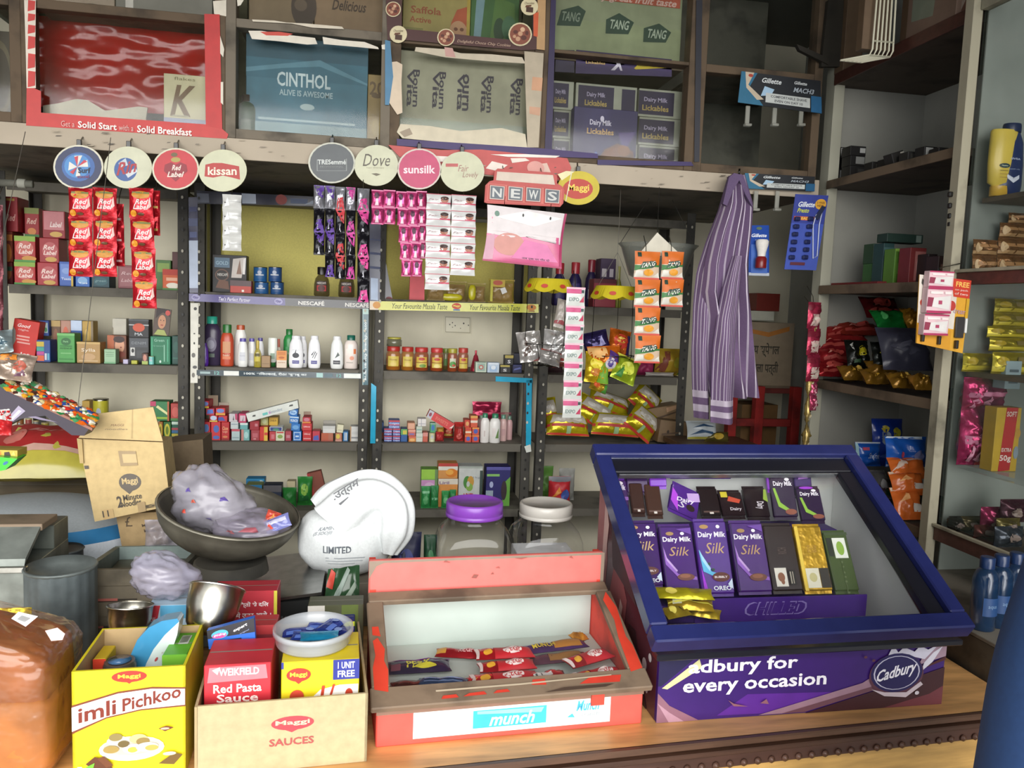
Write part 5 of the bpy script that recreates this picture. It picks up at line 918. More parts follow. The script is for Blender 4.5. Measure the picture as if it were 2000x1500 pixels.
hp(c2,1214,745,.085,.085,22,-.065,'f9ab02a','e .5 .5 .3 .25 c8d048;p 3a7a30 .1 .1 .4 .1 .3 .5;r 0 .88 1 1 c8c848','lime green chips bag at the lower right of the right basket',g)
hp(c2,1166,764,.06,.03,20,-.05,'fb8982c','e .3 .5 .2 .3 c8542c;p 4a8a38 .7 0 1 0 1 1 .8 1','small yellow and green bag tip poking below the right basket',g)
# ---- shirt
YH=2.33
EL=[(1424,343),(1408,400),(1384,455),(1366,515),(1357,570),(1355,620),(1352,680),(1352,740),(1354,790)]
ER=[(1452,343),(1470,400),(1468,455),(1462,515),(1464,570),(1467,620),(1470,680),(1473,740),(1476,776)]
def lerp(P,v):
    k=min(int(v*(len(P)-1)),len(P)-2); f=v*(len(P)-1)-k; return (P[k][0]+(P[k+1][0]-P[k][0])*f,P[k][1]+(P[k+1][1]-P[k][1])*f)
US=[];
for i in range(15): US+= [i/15,i/15+.06]
US.append(1)
shirt=empty('hanging_shirt',atY(1415,800,YH+.03),'purple striped long sleeved shirt hanging from the loft edge','shirt')
def drape(L_,R_,dep,fr,ph,name,nv=34,stripe='c0b4c4',base='t6c5676',cuff=False,yo=0,back=True):
    m=MB(); us=US; st=[i%2 for i in range(len(us)-1)]
    def pt(u,v,b):
        l=lerp(L_,v);r=lerp(R_,v); p=atY(l[0]+(r[0]-l[0])*u,l[1]+(r[1]-l[1])*u,YH+yo)
        f=dep*(.35+.65*v)*math.sin(fr*PI*(u+.12*math.sin(v*3+ph))+ph)-.012*noise.noise((u*4,v*6,ph))
        ed=min(1,6*u*(1-u)+.1); return p+V((0,(f*.5 - .02*ed) if not b else (f*.3+.014*ed),0))
    n=len(us)
    for b in (0,1):
        vs=[pt(u,j/nv,b) for j in range(nv+1) for u in us]
        A=[[],[]]
        for j in range(nv):
            for i in range(n-1):
                s_=1-st[i]
                if cuff and j/nv>.86: s_=1 if j in (nv-4,nv-2) else 0
                A[1-s_ if not(cuff and j/nv>.86) else s_].append([j*n+i,j*n+i+1,(j+1)*n+i+1,(j+1)*n+i])
        m.add(vs,A[0],base,1); m.add(vs,A[1],stripe,1)
    o=m.build(name,shirt,world=True); return o
US=[0]; 
for i in range(9): a=(i+.5)/9; US+=[a-.012,a+.012]
US.append(1)
st_=None
drape([(1424,343),(1412,400),(1392,455),(1378,515),(1372,570),(1380,620),(1378,680),(1380,740),(1386,776)],ER,.05,5.5,.4,'shirt_body')
drape([(1422,345),(1404,410),(1380,470),(1362,530),(1355,600),(1352,680),(1354,750),(1357,816)],[(1440,345),(1432,410),(1418,470),(1404,530),(1392,600),(1388,680),(1386,750),(1386,816)],.025,2.2,1.7,'sleeve',cuff=True,yo=.03)
drape([(1430,500),(1412,560),(1400,620),(1394,680),(1390,750),(1388,825)],[(1448,500),(1444,560),(1440,620),(1436,680),(1434,750),(1433,828)],.02,2.4,.9,'sleeve',cuff=True,yo=-.035)
m=MB(); p=[atY(*k,YH-.03) for k in ((1424,346),(1434,338),(1452,342),(1462,372),(1470,405),(1456,380),(1444,352),(1432,372),(1420,402),(1412,398))]
m.prism(p,(0,.012,0),'t625070'); m.build('collar',shirt,world=True)
a=atY(1440,346,YH); m=MB(); m.tube([V((a.x,2.40,2.035)),V((a.x,YH-.01,2.03)),V((a.x,YH-.012,2.05))],.003,'m4a4844'); m.build('hook',shirt,world=True)
# ---- shaving cards
GS='p 2a6c8c 0 0 .3 0 .12 .55 .2 1 0 1;p c8b8a0 .05 1 .16 1 .1 .6 .3 .2 .22 .16 .08 .5;e .12 .9 .03 .05 b04030;p a8c8e0 .26 .3 .38 .35 .42 .55 .3 .62;r .32 .12 .86 .42 c8ccc8;t .6 .33 .08 .44 4a4c50 b COMFORTABLE SHAVE;t .6 .2 .08 .34 4a4c50 b EVEN ON DAY 10;t .38 .8 .16 .24 e0e4e4 bi Gillette;t .74 .84 .1 .16 d0d4d4 bi Gillette;t .78 .62 .15 .26 a8b0b8 bi MACH3;r .87 .0 1 .5 1c5a84'
def pegs(e,xs,y,Y):
    for x in xs:
        m=MB(); p=atY(x,y,Y); m.box(p.x,Y+.004,p.z-.03,.014,.006,.055,'zb4b4a8'); m.box(p.x,Y-.006,p.z-.038,.022,.016,.008,'zb4b4a8'); m.build('peg',e,world=True)
def hcard(q,Y,col,spec,label,xs=(),py=0,name='hanging_shaving_card',grp=None):
    c=atY(sum(p[0] for p in q)/4,max(p[1] for p in q),Y); e=empty(name,c,label,'card',grp); card(q,Y,.0025,col,spec,'backing_card',par=e); pegs(e,xs,py,Y); return e
hcard([(1441,200),(1604,222),(1603,158),(1448,139)],2.37,'161a20',GS,'dark blue shaving header card hung against the loft glass',(1462,1515,1567),222,grp='shaving header cards')
hcard([(1452,368),(1590,374),(1592,345),(1455,338)],2.38,'161a20',GS,'lower shaving header card on the loft edge beside the shirt',(1478,1520),388,grp='shaving header cards')
e=hcard([(1462,538),(1502,539),(1502,440),(1463,440)],2.34,'s24489c','p 4a6ab8 0 .95 .1 1 .08 .7 0 .7;t .5 .8 .07 .75 e8ecf0 bi Gillette;t .55 .71 .03 .5 c0c8e0 n shaving brush;r 0 0 1 .06 b0b8c4;e .5 .94 .14 .03 50684a;r .1 .05 .9 .62 3a62b0','blue blister card holding a white and red shaving brush',name='hanging_brush_pack')
p=atY(1483,524,2.33); m=MB(); m.lathe([(.016,0),(.017,.004),(.017,.03),(.012,.036)],'g7a1c1c',16,T=Matrix.Translation(p+V((0,-.008,0)))); m.build('brush_handle',e,world=True)
m=MB(); m.lathe([(.012,0),(.013,.012),(.019,.035),(.02,.047),(.015,.052)],'te0dcd4',16,T=Matrix.Translation(p+V((0,-.008,.036)))); m.build('bristles',e,world=True)
e=hcard([(1532,526),(1594,528),(1618,382),(1554,379)],2.30,'s4a5cb0','r 0 .62 1 1 2e3c90;t .38 .87 .07 .5 e8ecf0 bi Gillette;t .3 .79 .06 .36 c8d040 bi Presto;r .05 .66 .7 .71 c85a40;t .4 .685 .035 .4 f0d050 b READY;e .8 .88 .17 .07 d8a030;t .8 .9 .025 .24 7a4a10 b 2 FREE;t .8 .86 .03 .2 7a4a10 b NEW;r .14 .06 .6 .1 5a2030','blue blister card with two columns of razor heads',name='hanging_razor_pack')
for i in range(6):
    for j in (0,1):
        x=1556+j*26-i*2.2; y=428+i*15; p=atY(x,y,2.297); m=MB(); m.box(p.x,2.286,p.z-.006,.017,.012,.013,'g1c2450',.003); m.build('razor_head',e,world=True)
m=MB(); pts=[atY(*k,2.296) for k in ((1606,412),(1600,440),(1596,500),(1588,505),(1588,440),(1594,420),(1606,412))]; m.tube(pts,.002,'gc0c8e0'); m.build('razor_handle',e,world=True)
m=MB(); pts=[atY(*k,2.294) for k in ((1592,424),(1606,402),(1613,404),(1598,430))]; m.prism(pts,(0,.004,0),'g2a3048'); m.build('razor_blade',e,world=True)
# ---- pink and gold strips hanging edge on by the right partition
def edge(x,y0,y1,w,n,Y,col,spec,label,rz):
    return sachets(x-w/2,y0,x+w/2,y1,1,n,Y,col,spec,label,t=.02,amp=.5,rz=rz,grp='foil strips by the right partition')
edge(1586,590,745,34,3,2.3,'fb03450','r .2 .1 .8 .55 d8b8b0;e .5 .3 .3 .15 d0c8b8;r 0 .7 1 .9 7a1c30','pink foil sachet strip hanging before the right partition',20)
edge(1587,745,802,18,2,2.32,'fb84868','p d8a0a8 .3 .1 .6 .1 .5 .9','narrow pink foil strip below the wider pink one',20)
edge(1572,610,880,10,5,2.33,'fb0985a','p e8d8b0 .3 .1 .6 .1 .5 .9','thin gold foil strip dangling left of the pink strips',50)
# ================================================================ COUNTER
CZ=.88
def cfy(x): return 1.197+(x-.41)*.066-.004
e=empty('shop_counter',V((.06,1.5,0)),'wood topped shop counter with dark carved edge','counter')
xl,xr=-1.15,1.245
m=MB(); m.prism([V((xl,cfy(xl)+.006,CZ)),V((xr,cfy(xr)+.006,CZ)),V((xr,1.95,CZ)),V((xl,1.95,CZ))],(0,0,-.022),'wd8a468'); m.build('countertop',e,world=True)
A=math.atan(.066); T=Matrix.Translation((.41,cfy(.41),0))@Matrix.Rotation(A,4,'Z'); L=xr-xl; xc=(xr+xl)/2-.41
m=MB(); m.box(xc,-.004,CZ-.012,L,.014,.012,'w5a4030',.003,T); m.box(xc,-.012,CZ-.022,L,.02,.009,'w4a3226',.003,T); m.box(xc,-.002,CZ-.05,L,.012,.028,'w4e342a',.002,T)
for i in range(90):
    x=xl-.41+L*(i+.5)/90; m.lathe([(0,-.003),(.006,0),(.0065,.003),(0,.006)],'w5c4034',8,T=T@Matrix.Translation((x,-.003,CZ-.042))@Matrix.Rotation(R(90),4,'X'),cap=False)
m.build('edge_moulding',e,world=True)
m=MB(); m.box(xc,.012,0,L,.02,CZ-.05,'wc89e5c',.001,T); m.build('front_panel',e,world=True)
for nm,bx in (('side_panel',(xr-.01,1.26,0,.02,.68,CZ-.023)),('side_panel',(xl+.01,1.13,0,.02,.8,CZ-.023))):
    m=MB(); m.box(*bx,'wa87c48'); m.build(nm,e,world=True)
# ---------------------------------------------------------------- yellow carton
def open_box(name,label,A,B,dep,hf,hb,cols,th=.004,rz=None,flaps=None,cat='box',z=CZ,spec='',side='',lo=0):
    """front bottom edge A->B (x,y); open top; front height hf, back height hb"""
    a,b=V((A[0],A[1],z+.0005)),V((B[0],B[1],z+.0005)); W=(b-a).length; rz=math.atan2(b.y-a.y,b.x-a.x); e=empty(name,a,label,cat,rot=(0,0,rz))
    c,ci=cols
    def wall(nm,pts,off,sp=None,fr=None):
        m=MB(); m.prism([V(p) for p in pts],off,c); 
        if sp: m.dec(fr,sp)
        if ci!=c:
            n=V(off).normalized(); m.add([V(p)+V(off)*1.03 for p in pts],[list(range(len(pts)))],ci)
        m.build(nm,e)
    wall('front_panel',[(0,0,0),(W,0,0),(W,0,hf),(0,0,hf)],(0,th,0),spec,pf((0,0,lo*hf),(1,0,0),(0,0,1),W,hf*(1-lo)))
    wall('back_panel',[(0,dep,0),(W,dep,0),(W,dep,hb),(0,dep,hb)],(0,-th,0))
    wall('side_panel',[(0,0,0),(0,dep,0),(0,dep,hb),(0,0,hf)],(th,0,0))
    wall('side_panel',[(W,0,0),(W,dep,0),(W,dep,hb),(W,0,hf)],(-th,0,0),side,pf((W,0,0),(0,1,0),(0,0,1),dep,min(hf,hb)) if side else None)
    m=MB(); m.box(W/2,th,0,W-2*th,dep-2*th,.003,ci); m.build('base_panel',e)
    return e,W
IM=('e .5 .92 .155 .06 c03424;p c03424 .44 .89 .56 .89 .5 .845;t .5 .92 .055 .2 f0d840 b Maggi;'
'p 7a3a1c 0 .36 .3 .5 .6 .56 1 .575 1 .775 .7 .8 .4 .77 0 .655;p f4f0e8 0 .385 .3 .515 .6 .575 .995 .592 .995 .76 .7 .782 .4 .752 0 .635;'
't .22 .585 .16 .33 7a2a18 b/ imli;t .7 .685 .135 .52 7a2a18 b/ Pichkoo;'
'e .52 .17 .29 .13 e4e0d8;e .52 .2 .25 .1 c8bca8;e .4 .26 .1 .05 d8d0b8;e .38 .3 .06 .04 8a7a48;e .58 .27 .08 .05 c8b880;e .62 .24 .06 .04 8a7440;e .53 .17 .09 .05 f0ece4;e .53 .16 .045 .03 d8b848;e .66 .18 .1 .05 d8d0c0;e .7 .17 .06 .03 b8a050;e .34 .18 .07 .04 a08848;e .45 .23 .05 .035 6a5a30;'
'p 6a3018 .76 .37 .83 .39 .9 .37 .82 .335;e .82 .365 .04 .012 c8a890;p 5a3018 .12 .05 .2 .12 .32 .06 .36 -.02 .2 -.02;p 6a3c20 .22 .1 .28 .12 .36 .02 .3 0;p 6a5020 .76 .0 .9 .1 .98 .08 .9 -.02;e .86 .1 .06 .02 d8c8a8;p 6ab030 .12 .02 .2 .06 .18 -.03;r .05 .0 .09 .03 f0f0f0')
imli,IW=open_box('snack_carton','open yellow snack carton with brown lettering, front left of the counter',(-.4195,1.2),(-.2635,1.206),.155,.169,.17,('e0d018','b89c70'),spec=IM,lo=.126,side='r 0 0 1 1 c8b020')
# things in it
zf=CZ+.005
def lie(mb,name,loc,rot,label,cat,grp=None): o=mb.build(name,loc=V(loc),rot=rot); return tag(o,label,cat,grp)
p=atY(300,1295,1.30); 
m=MB(); N=20; rr=.075
def cres(th,off,c,z0,z1):
    m.prism([V((rr*math.cos(t)*.78,off,rr*math.sin(t))) for t in [z0+(z1-z0)*i/N for i in range(N+1)]]+[V((rr*.25*math.cos(t)-.012,off,rr*math.sin(t))) for t in [z1+(z0-z1)*i/N for i in range(N+1)]],(0,th,0),c)
q1=[(250,1312),(254,1282),(268,1250),(290,1226),(316,1213),(346,1208),(350,1214),(322,1240),(300,1268),(286,1295),(280,1312)]
q2=[(280,1312),(286,1295),(300,1268),(322,1240),(350,1214),(346,1240),(334,1276),(318,1312)]
e=empty('soap_pouch',atY(290,1330,1.30)*1,'blue and white crescent shaped pouch standing in the yellow carton','pouch'); e.location.z=zf
def ext(q): 
    z=zf; return [atY(*k,1.30) for k in q]
m=MB(); a=ext(q1); m.prism(a+[V((a[-1].x,1.30,zf)),V((a[0].x,1.30,zf))],(0,.03,0),'s3f88b0'); m.build('blue_side',e,world=True)
m=MB(); a=ext(q2); m.prism([V((a[0].x,1.30,zf))]+a+[V((a[-1].x,1.30,zf))],(0,.034,0),'sc8d4d0'); m.dec(qf([(290,1305),(318,1300),(330,1250),(318,1250)],1.2995),'e .3 .3 .12 .08 b04848;r .55 .5 .7 .56 b8b8a8'); m.build('white_side',e,world=True)
rows('''
B 316 1279 366 - .085 5aa824 .045|r 0 0 1 .8 8cd028;r 0 .8 1 1 6aa82c|soap_carton|bright green carton standing in the yellow carton
B 181 1287 207 - .05 d0b020 .06|r 0 .82 1 1 c83c24;r .1 .3 .3 .5 8aa030|spice_carton|small yellow carton with red top in the yellow carton
''',1.215,zf,'')
for o in D.objects:
    if o.name.startswith('soap_carton') and 'bright green' in o.get('label',''):
        m=MB(); h=max(v.co.z for v in o.data.vertices); w=max(v.co.x for v in o.data.vertices); m.dec(pf((-w,0,h),(1,0,0),(0,1,0),2*w,.085),'r .4 .45 .8 .85 c8ccc0;'+';'.join(f'r {.43+.05*i} .5 {.455+.05*i} .8 3a4a30' for i in range(7))); m.build('barcode',o)
m=MB(); p=atY(232,1300,1.27); h=p.z+.006-zf
m.lathe([(.022,0),(.024,.01),(.024,h-.006),(.022,h)],'g4a4440',20); e=empty('shaving_jar',V((p.x,1.275,zf)),'round dark jar with blue centre in the yellow carton','jar'); m.build('jar',e)
m=MB(); m.lathe([(.0,h),(.017,h+.001),(.0,h+.003)],'s4a7098',16,cap=False); m.build('lid_disc',e)
# ---------------------------------------------------------------- brown sauces carton
SA='e .555 .66 .125 .1 b04048;p b04048 .48 .6 .62 .6 .55 .53;t .555 .665 .085 .2 d8bca0 b Maggi;t .55 .4 .105 .26 a84c48 b SAUCES;r 0 .0 .015 1 a8946c'
sau,SW=open_box('sauce_carton','open brown carton marked SAUCES, front of the counter',(-.2475,1.19),(.0065,1.207),.28,.112,.118,('cb8a680','ca08a62'),spec=SA)
sau['category']='box'
rows('''
B 397 1297 531 - .095 c02834 .02 2|p d87880 .05 .82 .95 .84 .92 .985 .08 .975;t .52 .925 .075 .6 f4e4e4 b WEIKFIELD;p f0d8d8 .12 .95 .2 .9 .18 .86 .24 .98;t .5 .755 .09 .72 f0d8d0 b Red Pasta;t .5 .655 .085 .62 f0d8d0 b Sauce|pasta_carton|red pasta sauce carton standing in the brown carton
B 548 1290 704 - .105 e0c818 .02 2|r 0 .93 .03 1 2c348c;r .66 .79 1 1 2c348c;t .83 .94 .07 .22 e8e8f0 b 1 UNIT;t .83 .85 .07 .22 e8e8f0 b FREE;e .22 .865 .155 .07 c03424;p c03424 .15 .82 .3 .82 .22 .77;t .22 .865 .06 .22 f0d840 b Maggi;p f0ece4 .3 .55 .5 .7 .75 .74 .99 .74 .99 .55;e .2 .64 .09 .07 b83c24;p b83c24 .5 .62 .54 .62 .56 .74 .52 .74;p b83c24 .62 .64 .65 .64 .69 .75 .66 .75;e .87 .64 .05 .06 b83c24|noodle_carton|yellow noodle carton with a navy FREE corner in the brown carton
B 655 1214 693 - .05 2c3080 .24|r 0 .93 1 1 c8d828;r .1 .2 .5 .8 3a3c90|biscuit_carton|navy carton with lime top edge behind the yellow noodle carton
B 470 1222 540 - .05 b8383c .165|r .1 .4 .9 .9 8a3038;e .5 .4 .3 .2 c84040|biscuit_carton|small red carton at the back of the brown carton
''',1.205,zf,'')
e=tag(card([(408,1268),(500,1263),(496,1207),(404,1232)],1.325,.012,'2c68c8','p 26282e 0 .55 1 .52 1 1 0 1;e .26 .68 .18 .2 50b0c8;e .25 .62 .15 .12 c85098;t .26 .66 .14 .26 f0e8f0 bi godrej;t .7 .77 .14 .3 e0e4e8 b/ expert;t .78 .6 .06 .2 8a98b8 b/ original;p 1c2030 .25 0 .4 .4 .7 .4 .8 0;e .55 .18 .05 .06 3a68b0','hair_colour_carton'),'blue and black hair colour carton tilted at the back of the brown carton','carton')
# plastic tub
pt=atY(613,1243,1.30); zt=CZ+.005+.160
A,B=atY(537,1245,1.30),atY(690,1245,1.30); r=(B.x-A.x)/2
e=empty('plastic_tub',V((pt.x,1.29,0)),'round clear tub of blue sachets resting on the yellow noodle carton','tub')
for o in D.objects:
    if o.name.startswith('noodle_carton'): ztop=o.location.z+max(v.co.z for v in o.data.vertices)
e.location.z=ztop+.001
m=MB(); m.lathe([(0,0),(r*.9,.0),(r*.94,.004),(r*.96,.018),(r*1.02,.02),(r*1.02,.028),(r*.98,.029),(r*.93,.022),(r*.9,.006),(0,.004)],'zc8ccd0',36,cap=False); m.build('tub',e)
g='blue sachets in the round tub'
for i,(x,y,rz,c) in enumerate(((-.02,.012,8,'2c3c9c'),(.012,.022,-14,'3048a8'),(.03,-.006,20,'2a3890'),(-.005,-.022,-6,'3450b0'),(.04,.02,62,'2c44a0'),(.012,-.034,4,'28a0d0'))):
    o=pouch(.062,.03,.007,'f'+c,'r .1 .1 .5 .4 5a78c8;e .75 .5 .12 .2 8aa0d8' if i<5 else '',seed=i+2).build('blue_sachet',loc=e.location+V((x,y,.0075+.0022*i)),rot=(R(-86),0,R(rz))); tag(o,'blue sachet in the round clear tub' if i<5 else 'bright cyan sachet at the front of the round tub','sachet',g)
# ---------------------------------------------------------------- behind them on the counter
rows('''
B 411 1155 543 - .06 b02c38 0|r .95 0 1 1 c8c040;t .62 .85 .07 .5 f4e8e8 b रिश्तों से दिल;t .64 .74 .07 .54 f4e8e8 b में उतर आये ।|sweet_carton|red carton with two lines of Hindi in white, middle of the counter
B 600 1182 712 - .05 4a4c34 -.02|r .6 .0 .9 1 5a6a2c;r 0 .85 .3 1 c8c4bc|leaf_packet.packet|low mottled green packet left of the red case
''',1.50,CZ+.0005,'')
e=empty('sweet_bag',atZ(325,1245,CZ),'thin lilac plastic bag heaped over a pale blue carton behind the steel cups','bag'); e.location=V((atY(325,1190,1.52).x,1.53,1.0))
rows('''
B 287 1182 372 - .07 b8d0e0 0|p c03440 0 .55 .3 1 0 1;p c03440 0 .75 .2 .75 .3 1 0 1;t .1 .8 .12 .16 f4e8e8 b NEW;r .3 .84 1 1 5aa8d0;t .6 .64 .14 .7 a04858 b Vatika|tissue_carton|pale blue carton with a red NEW corner under the lilac bag
''',1.49,CZ+.0005,'')
o=[o for o in D.objects if o.name.startswith('tissue_carton')][0]; zt=o.location.z+max(v.co.z for v in o.data.vertices); e.location.z=zt+.001
m=blob(.12,.09,.075,'zb8b4c8',6,.22,.8); m.build('film',e)
# steel cups
def cup(px,py,r,h,Y,tilt,label,hz=None):
    p=atY(px,py,Y); e=empty('steel_cup',p,label,'cup','steel measuring cups',rot=tilt)
    m=MB(); m.lathe([(0,0),(r*.55,.0),(r*.8,h*.2),(r*.95,h*.6),(r,h),(r*1.03,h*1.01),(r*.97,h*.98),(r*.92,h*.6),(r*.76,h*.24),(0,.006)],'mb8b4a8',32,cap=False); m.build('bowl',e)
    m=MB(); m.lathe([(r*.99,h*.97),(r*1.05,h),(r*1.0,h*1.03)],'md8d4cc',32,cap=False); m.build('rim',e)
    return e
cup(250,1244,.038,.058,1.45,(R(-10),R(2),0),'smaller upright steel cup behind the yellow carton'); D.objects['steel_cup'].location.z=.992
cup(402,1238,.047,.078,1.38,(R(-30),R(10),0),'larger tilted steel cup behind the brown carton')
# small boxes that carry the cups
rows('''
B 225 1246 300 - .08 5a5446 0||wooden_block.block|grey brown wooden block under the smaller steel cup
''',1.42,CZ+.0005,'')
# ---------------------------------------------------------------- bread
e=empty('bread_loaf',V((-.545,1.27,CZ)),'sliced brown bread in clear film at the bottom left corner','bread')
def sup(w,d,h,pw,col,amp,sd,z0=0,x0=0,y0=0,nu=36,nv=26,sh=0,cr=0):
    m=MB()
    def fn(u,v):
        a=2*PI*u; b=-PI/2+PI*v; s=lambda q:math.copysign(abs(q)**pw,q)
        x,y,z=s(math.cos(b))*s(math.cos(a)),s(math.cos(b))*s(math.sin(a)),s(math.sin(b))
        k=1+amp*noise.noise((x*2.3+sd,y*2.3,z*2.3))+amp*.5*noise.noise((x*7,y*7+sd,z*7)); k*=1+cr*noise.noise((x*9+sd,y*9,z*14)); zz=z0+h/2+z*h/2*k; return V((x0+x*w/2*k,y0+y*d/2*k,zz-sh*(x*w/2+w/4)*max(0,zz/.23)))
    m.grid(fn,nu,nv,col); return m
m=sup(.19,.14,.125,.28,'bb06a30',.05,1,.002,.0,-.005); m.build('loaf',e)
m=sup(.185,.135,.10,.3,'b98552a',.06,4,.128,-.004,.0,sh=.28); m.build('loaf',e)

m=sup(.205,.155,.242,.3,'yc08a5c',.03,2,.0,-.002,0,64,60,sh=.28,cr=.035); m.build('film',e)
m=MB(); q=[(22,1208),(36,1195),(74,1204),(50,1224)]; m.prism([atY(*k,1.19) for k in q],(0,.001,0),'d8d8d8'); m.dec(qf([(30,1210),(50,1216),(66,1206),(42,1200)],1.1895),';'.join(f'r {.1+.1*i} .1 {.15+.1*i} .9 4a4a48' for i in range(8)));  m.build('barcode_tag',e,world=True)
m=MB(); q=[(88,1232),(112,1226),(127,1238),(122,1250),(100,1252)]; m.prism([atY(*k,1.19) for k in q],(0,.001,0),'d8b8b0'); m.build('paper_tag',e,world=True)
o=pouch(.075,.165,.05,'fc8b020','',seed=3,amp=.4).build('yellow_packet',loc=V((atY(16,1190,1.47).x,1.47,CZ+.0008))); tag(o,'yellow packet behind the bread at the left edge','packet')
# ---------------------------------------------------------------- grey metal bins
rr=.062; c=atY(103,1120,1.58)
e=empty('metal_bucket',V((c.x,1.62,CZ)),'dull grey ribbed metal bucket behind the bread','bucket')
m=MB(); h=c.z-CZ; n=36
def bk(u,v): a=2*PI*u; k=rr*(1+.012*math.sin(18*a)); return V((k*math.sin(a),-k*math.cos(a),h*v))
m.grid(bk,72,3,'M6c7678'); m.build('body',e)
m=MB(); m.lathe([(rr*1.0,h-.004),(rr*1.05,h),(rr*1.0,h+.004),(rr*.9,h-.01),(0,h-.03)],'M78807e',36,cap=False); m.build('rim',e)
c=atY(112,1078,1.86); e=empty('metal_can',V((c.x,1.88,CZ)),'dark grey metal can behind the ribbed bucket','can')
m=MB(); m.lathe([(.045,0),(.045,c.z-CZ)],'M50565a',28); m.build('body',e); m=MB(); m.lathe([(.045,c.z-CZ-.003),(.048,c.z-CZ),(.045,c.z-CZ+.003)],'M606668',28,cap=False); m.build('rim',e)
e=empty('metal_chest',V((-.72,1.72,CZ)),'grey metal chest with a brown lid at the left edge','chest')
za,zb_=atY(30,1110,1.62).z,atY(30,1060,1.62).z
m=MB(); m.box(-.03,-.10,0,.21,.22,za-CZ-.006,'M7c827c'); m.build('body',e)
m=MB(); m.box(-.03,-.112,za-CZ-.006,.222,.01,.012,'mb8b8b0'); m.build('rim',e)
m=MB(); m.prism([V((-.135,-.105,za-CZ+.006)),V((.075,-.105,za-CZ+.006)),V((.072,-.02,zb_-CZ+.0)),V((-.135,-.02,zb_-CZ+.0))],(0,.006,.012),'M868c86'); m.build('lid',e)
m=MB(); m.box(-.032,-.02,zb_-CZ-.0,.215,.08,.014,'d7a6a58'); m.build('lid_board',e)
m=MB(); m.box(-.03,.04,za-CZ-.006,.21,.08,zb_-za,'M70766e'); m.build('lid_back',e)
e=empty('cash_box',V((-.476,1.715,CZ)),'open topped brown metal box with two red slots in its front','box')
w=.198; h0=atY(260,1112,1.7).z-CZ; h1=atY(260,1072,1.9).z-CZ
m=MB(); m.box(0,-.015,0,w,.012,h0,'d6e6656',.002); fr=pf((-w/2,-.0152,0),(1,0,0),(0,0,1),w,h0); m.dec(fr,'r .0 .56 .55 .6 3a352c;r .12 .575 .36 .61 b86a60;r 0 .2 .3 .235 3a352c;r .1 .205 .22 .235 a86058;r 0 .36 1 .365 58503f;r 0 .78 1 .785 58503f'); m.build('front_panel',e)
for x in (-w/2+.006,w/2-.006):
    m=MB(); m.prism([V((x-.006,-.003,0)),V((x-.006,.2,0)),V((x-.006,.2,h1)),V((x-.006,-.003,h0))],(.012,0,0),'M747a72'); m.build('side_panel',e)
m=MB(); m.box(0,.2,0,w,.01,h1,'M98a8a4'); m.build('back_panel',e)
m=MB(); m.box(0,-.002,.0,w-.026,.2,h0*.7,'M5c5a4c'); m.build('inner_tray',e)
# ---------------------------------------------------------------- scales, pan, sack
e=empty('weighing_scale',V((-.23,1.75,CZ)),'steel weighing scale under the iron pan','scale')
m=MB(); m.box(0,-.10,0,.27,.24,.085,'M8a9698',.006); m.build('housing',e)
m=MB(); m.prism([V((-.14,-.13,.087)),V((.14,-.13,.12)),V((.14,.16,.12)),V((-.14,.16,.087))],(0,0,.006),'ma8a8a4'); m.build('steel_plate',e)
m=MB(); fr=pf((.04,-.1325,.0),(1,0,0),(0,0,1),.10,.1); m.prism([V((.035,-.131,.0)),V((.14,-.131,0)),V((.14,-.131,.112)),V((.035,-.131,.106))],(0,.03,0),'g2c2e2e')
m.dec(fr,';'.join(f'e {.06+.075*i+.02*(j%2)} {.12+.13*j} .022 .035 {"8a8e8c" if (i+j)%5==0 else "56595a"}' for i in range(12) for j in range(6))); m.build('keypad',e)
m=MB(); m.lathe([(.08,.13),(.075,.155),(.07,.155)],'d45423a',24,x=-.06,y=0); m.build('pan_support',e)
bc=V((-.318,1.80,1.042)); e=empty('iron_pan',bc,'deep blackened iron pan tilted on the weighing scale, holding plastic bags','pan',rot=(R(8),R(12),0))
Rb=.15; pr=[(Rb*math.sin(R(a)),Rb*.66*(1-math.cos(R(a)))) for a in range(0,91,9)]
m=MB(); m.lathe(pr+[(Rb*1.015,Rb*.67),(Rb*.985,Rb*.665)]+[(Rb*.97*math.sin(R(a)),.006+Rb*.65*(1-math.cos(R(a)))) for a in range(90,-1,-9)],'M6a665a',44,cap=False); m.build('bowl',e)
m=MB(); m.lathe([(Rb*1.0,Rb*.655),(Rb*1.022,Rb*.67),(Rb*.99,Rb*.68)],'M8a8678',44,cap=False); m.build('rim',e)
def bagfilm(px,py,Y,w,d,h,rot,col,label,sd,peak=0,marks=(),rough=.24):
    m=blob(w,d,h,col,sd,rough,peak)
    for (u,v,s_,c) in marks: m.dec((lambda x,y,e:m.fn(u+x,v+y)+(m.fn(u+x,v+y)-V((0,0,h*.5))).normalized()*(.001+e),s_,s_*1.3,5,.0005),'p '+c+' 0 0 .5 .2 1 .1 .8 1 .3 .8')
    o=m.build('plastic_bag',loc=atY(px,py,Y),rot=tuple(R(q) for q in rot)); return tag(o,label,'bag','plastic bags in the iron pan')
bagfilm(412,1042,1.80,.17,.14,.135,(-8,4,0),'zb8b4c0','printed clear bag rising from the left of the iron pan',4,.6,((.66,.62,.03,'5a4a90'),(.68,.52,.028,'c05a48'),(.64,.42,.03,'c84838'),(.80,.55,.035,'5a4a90'),(.74,.36,.03,'7a70a0')))
bagfilm(486,1058,1.77,.17,.14,.07,(0,6,0),'zaca4b6','greyish clear bag with something red inside, lying in the iron pan',7,0,((.72,.55,.08,'a85a64'),(.66,.5,.05,'b06a70')))
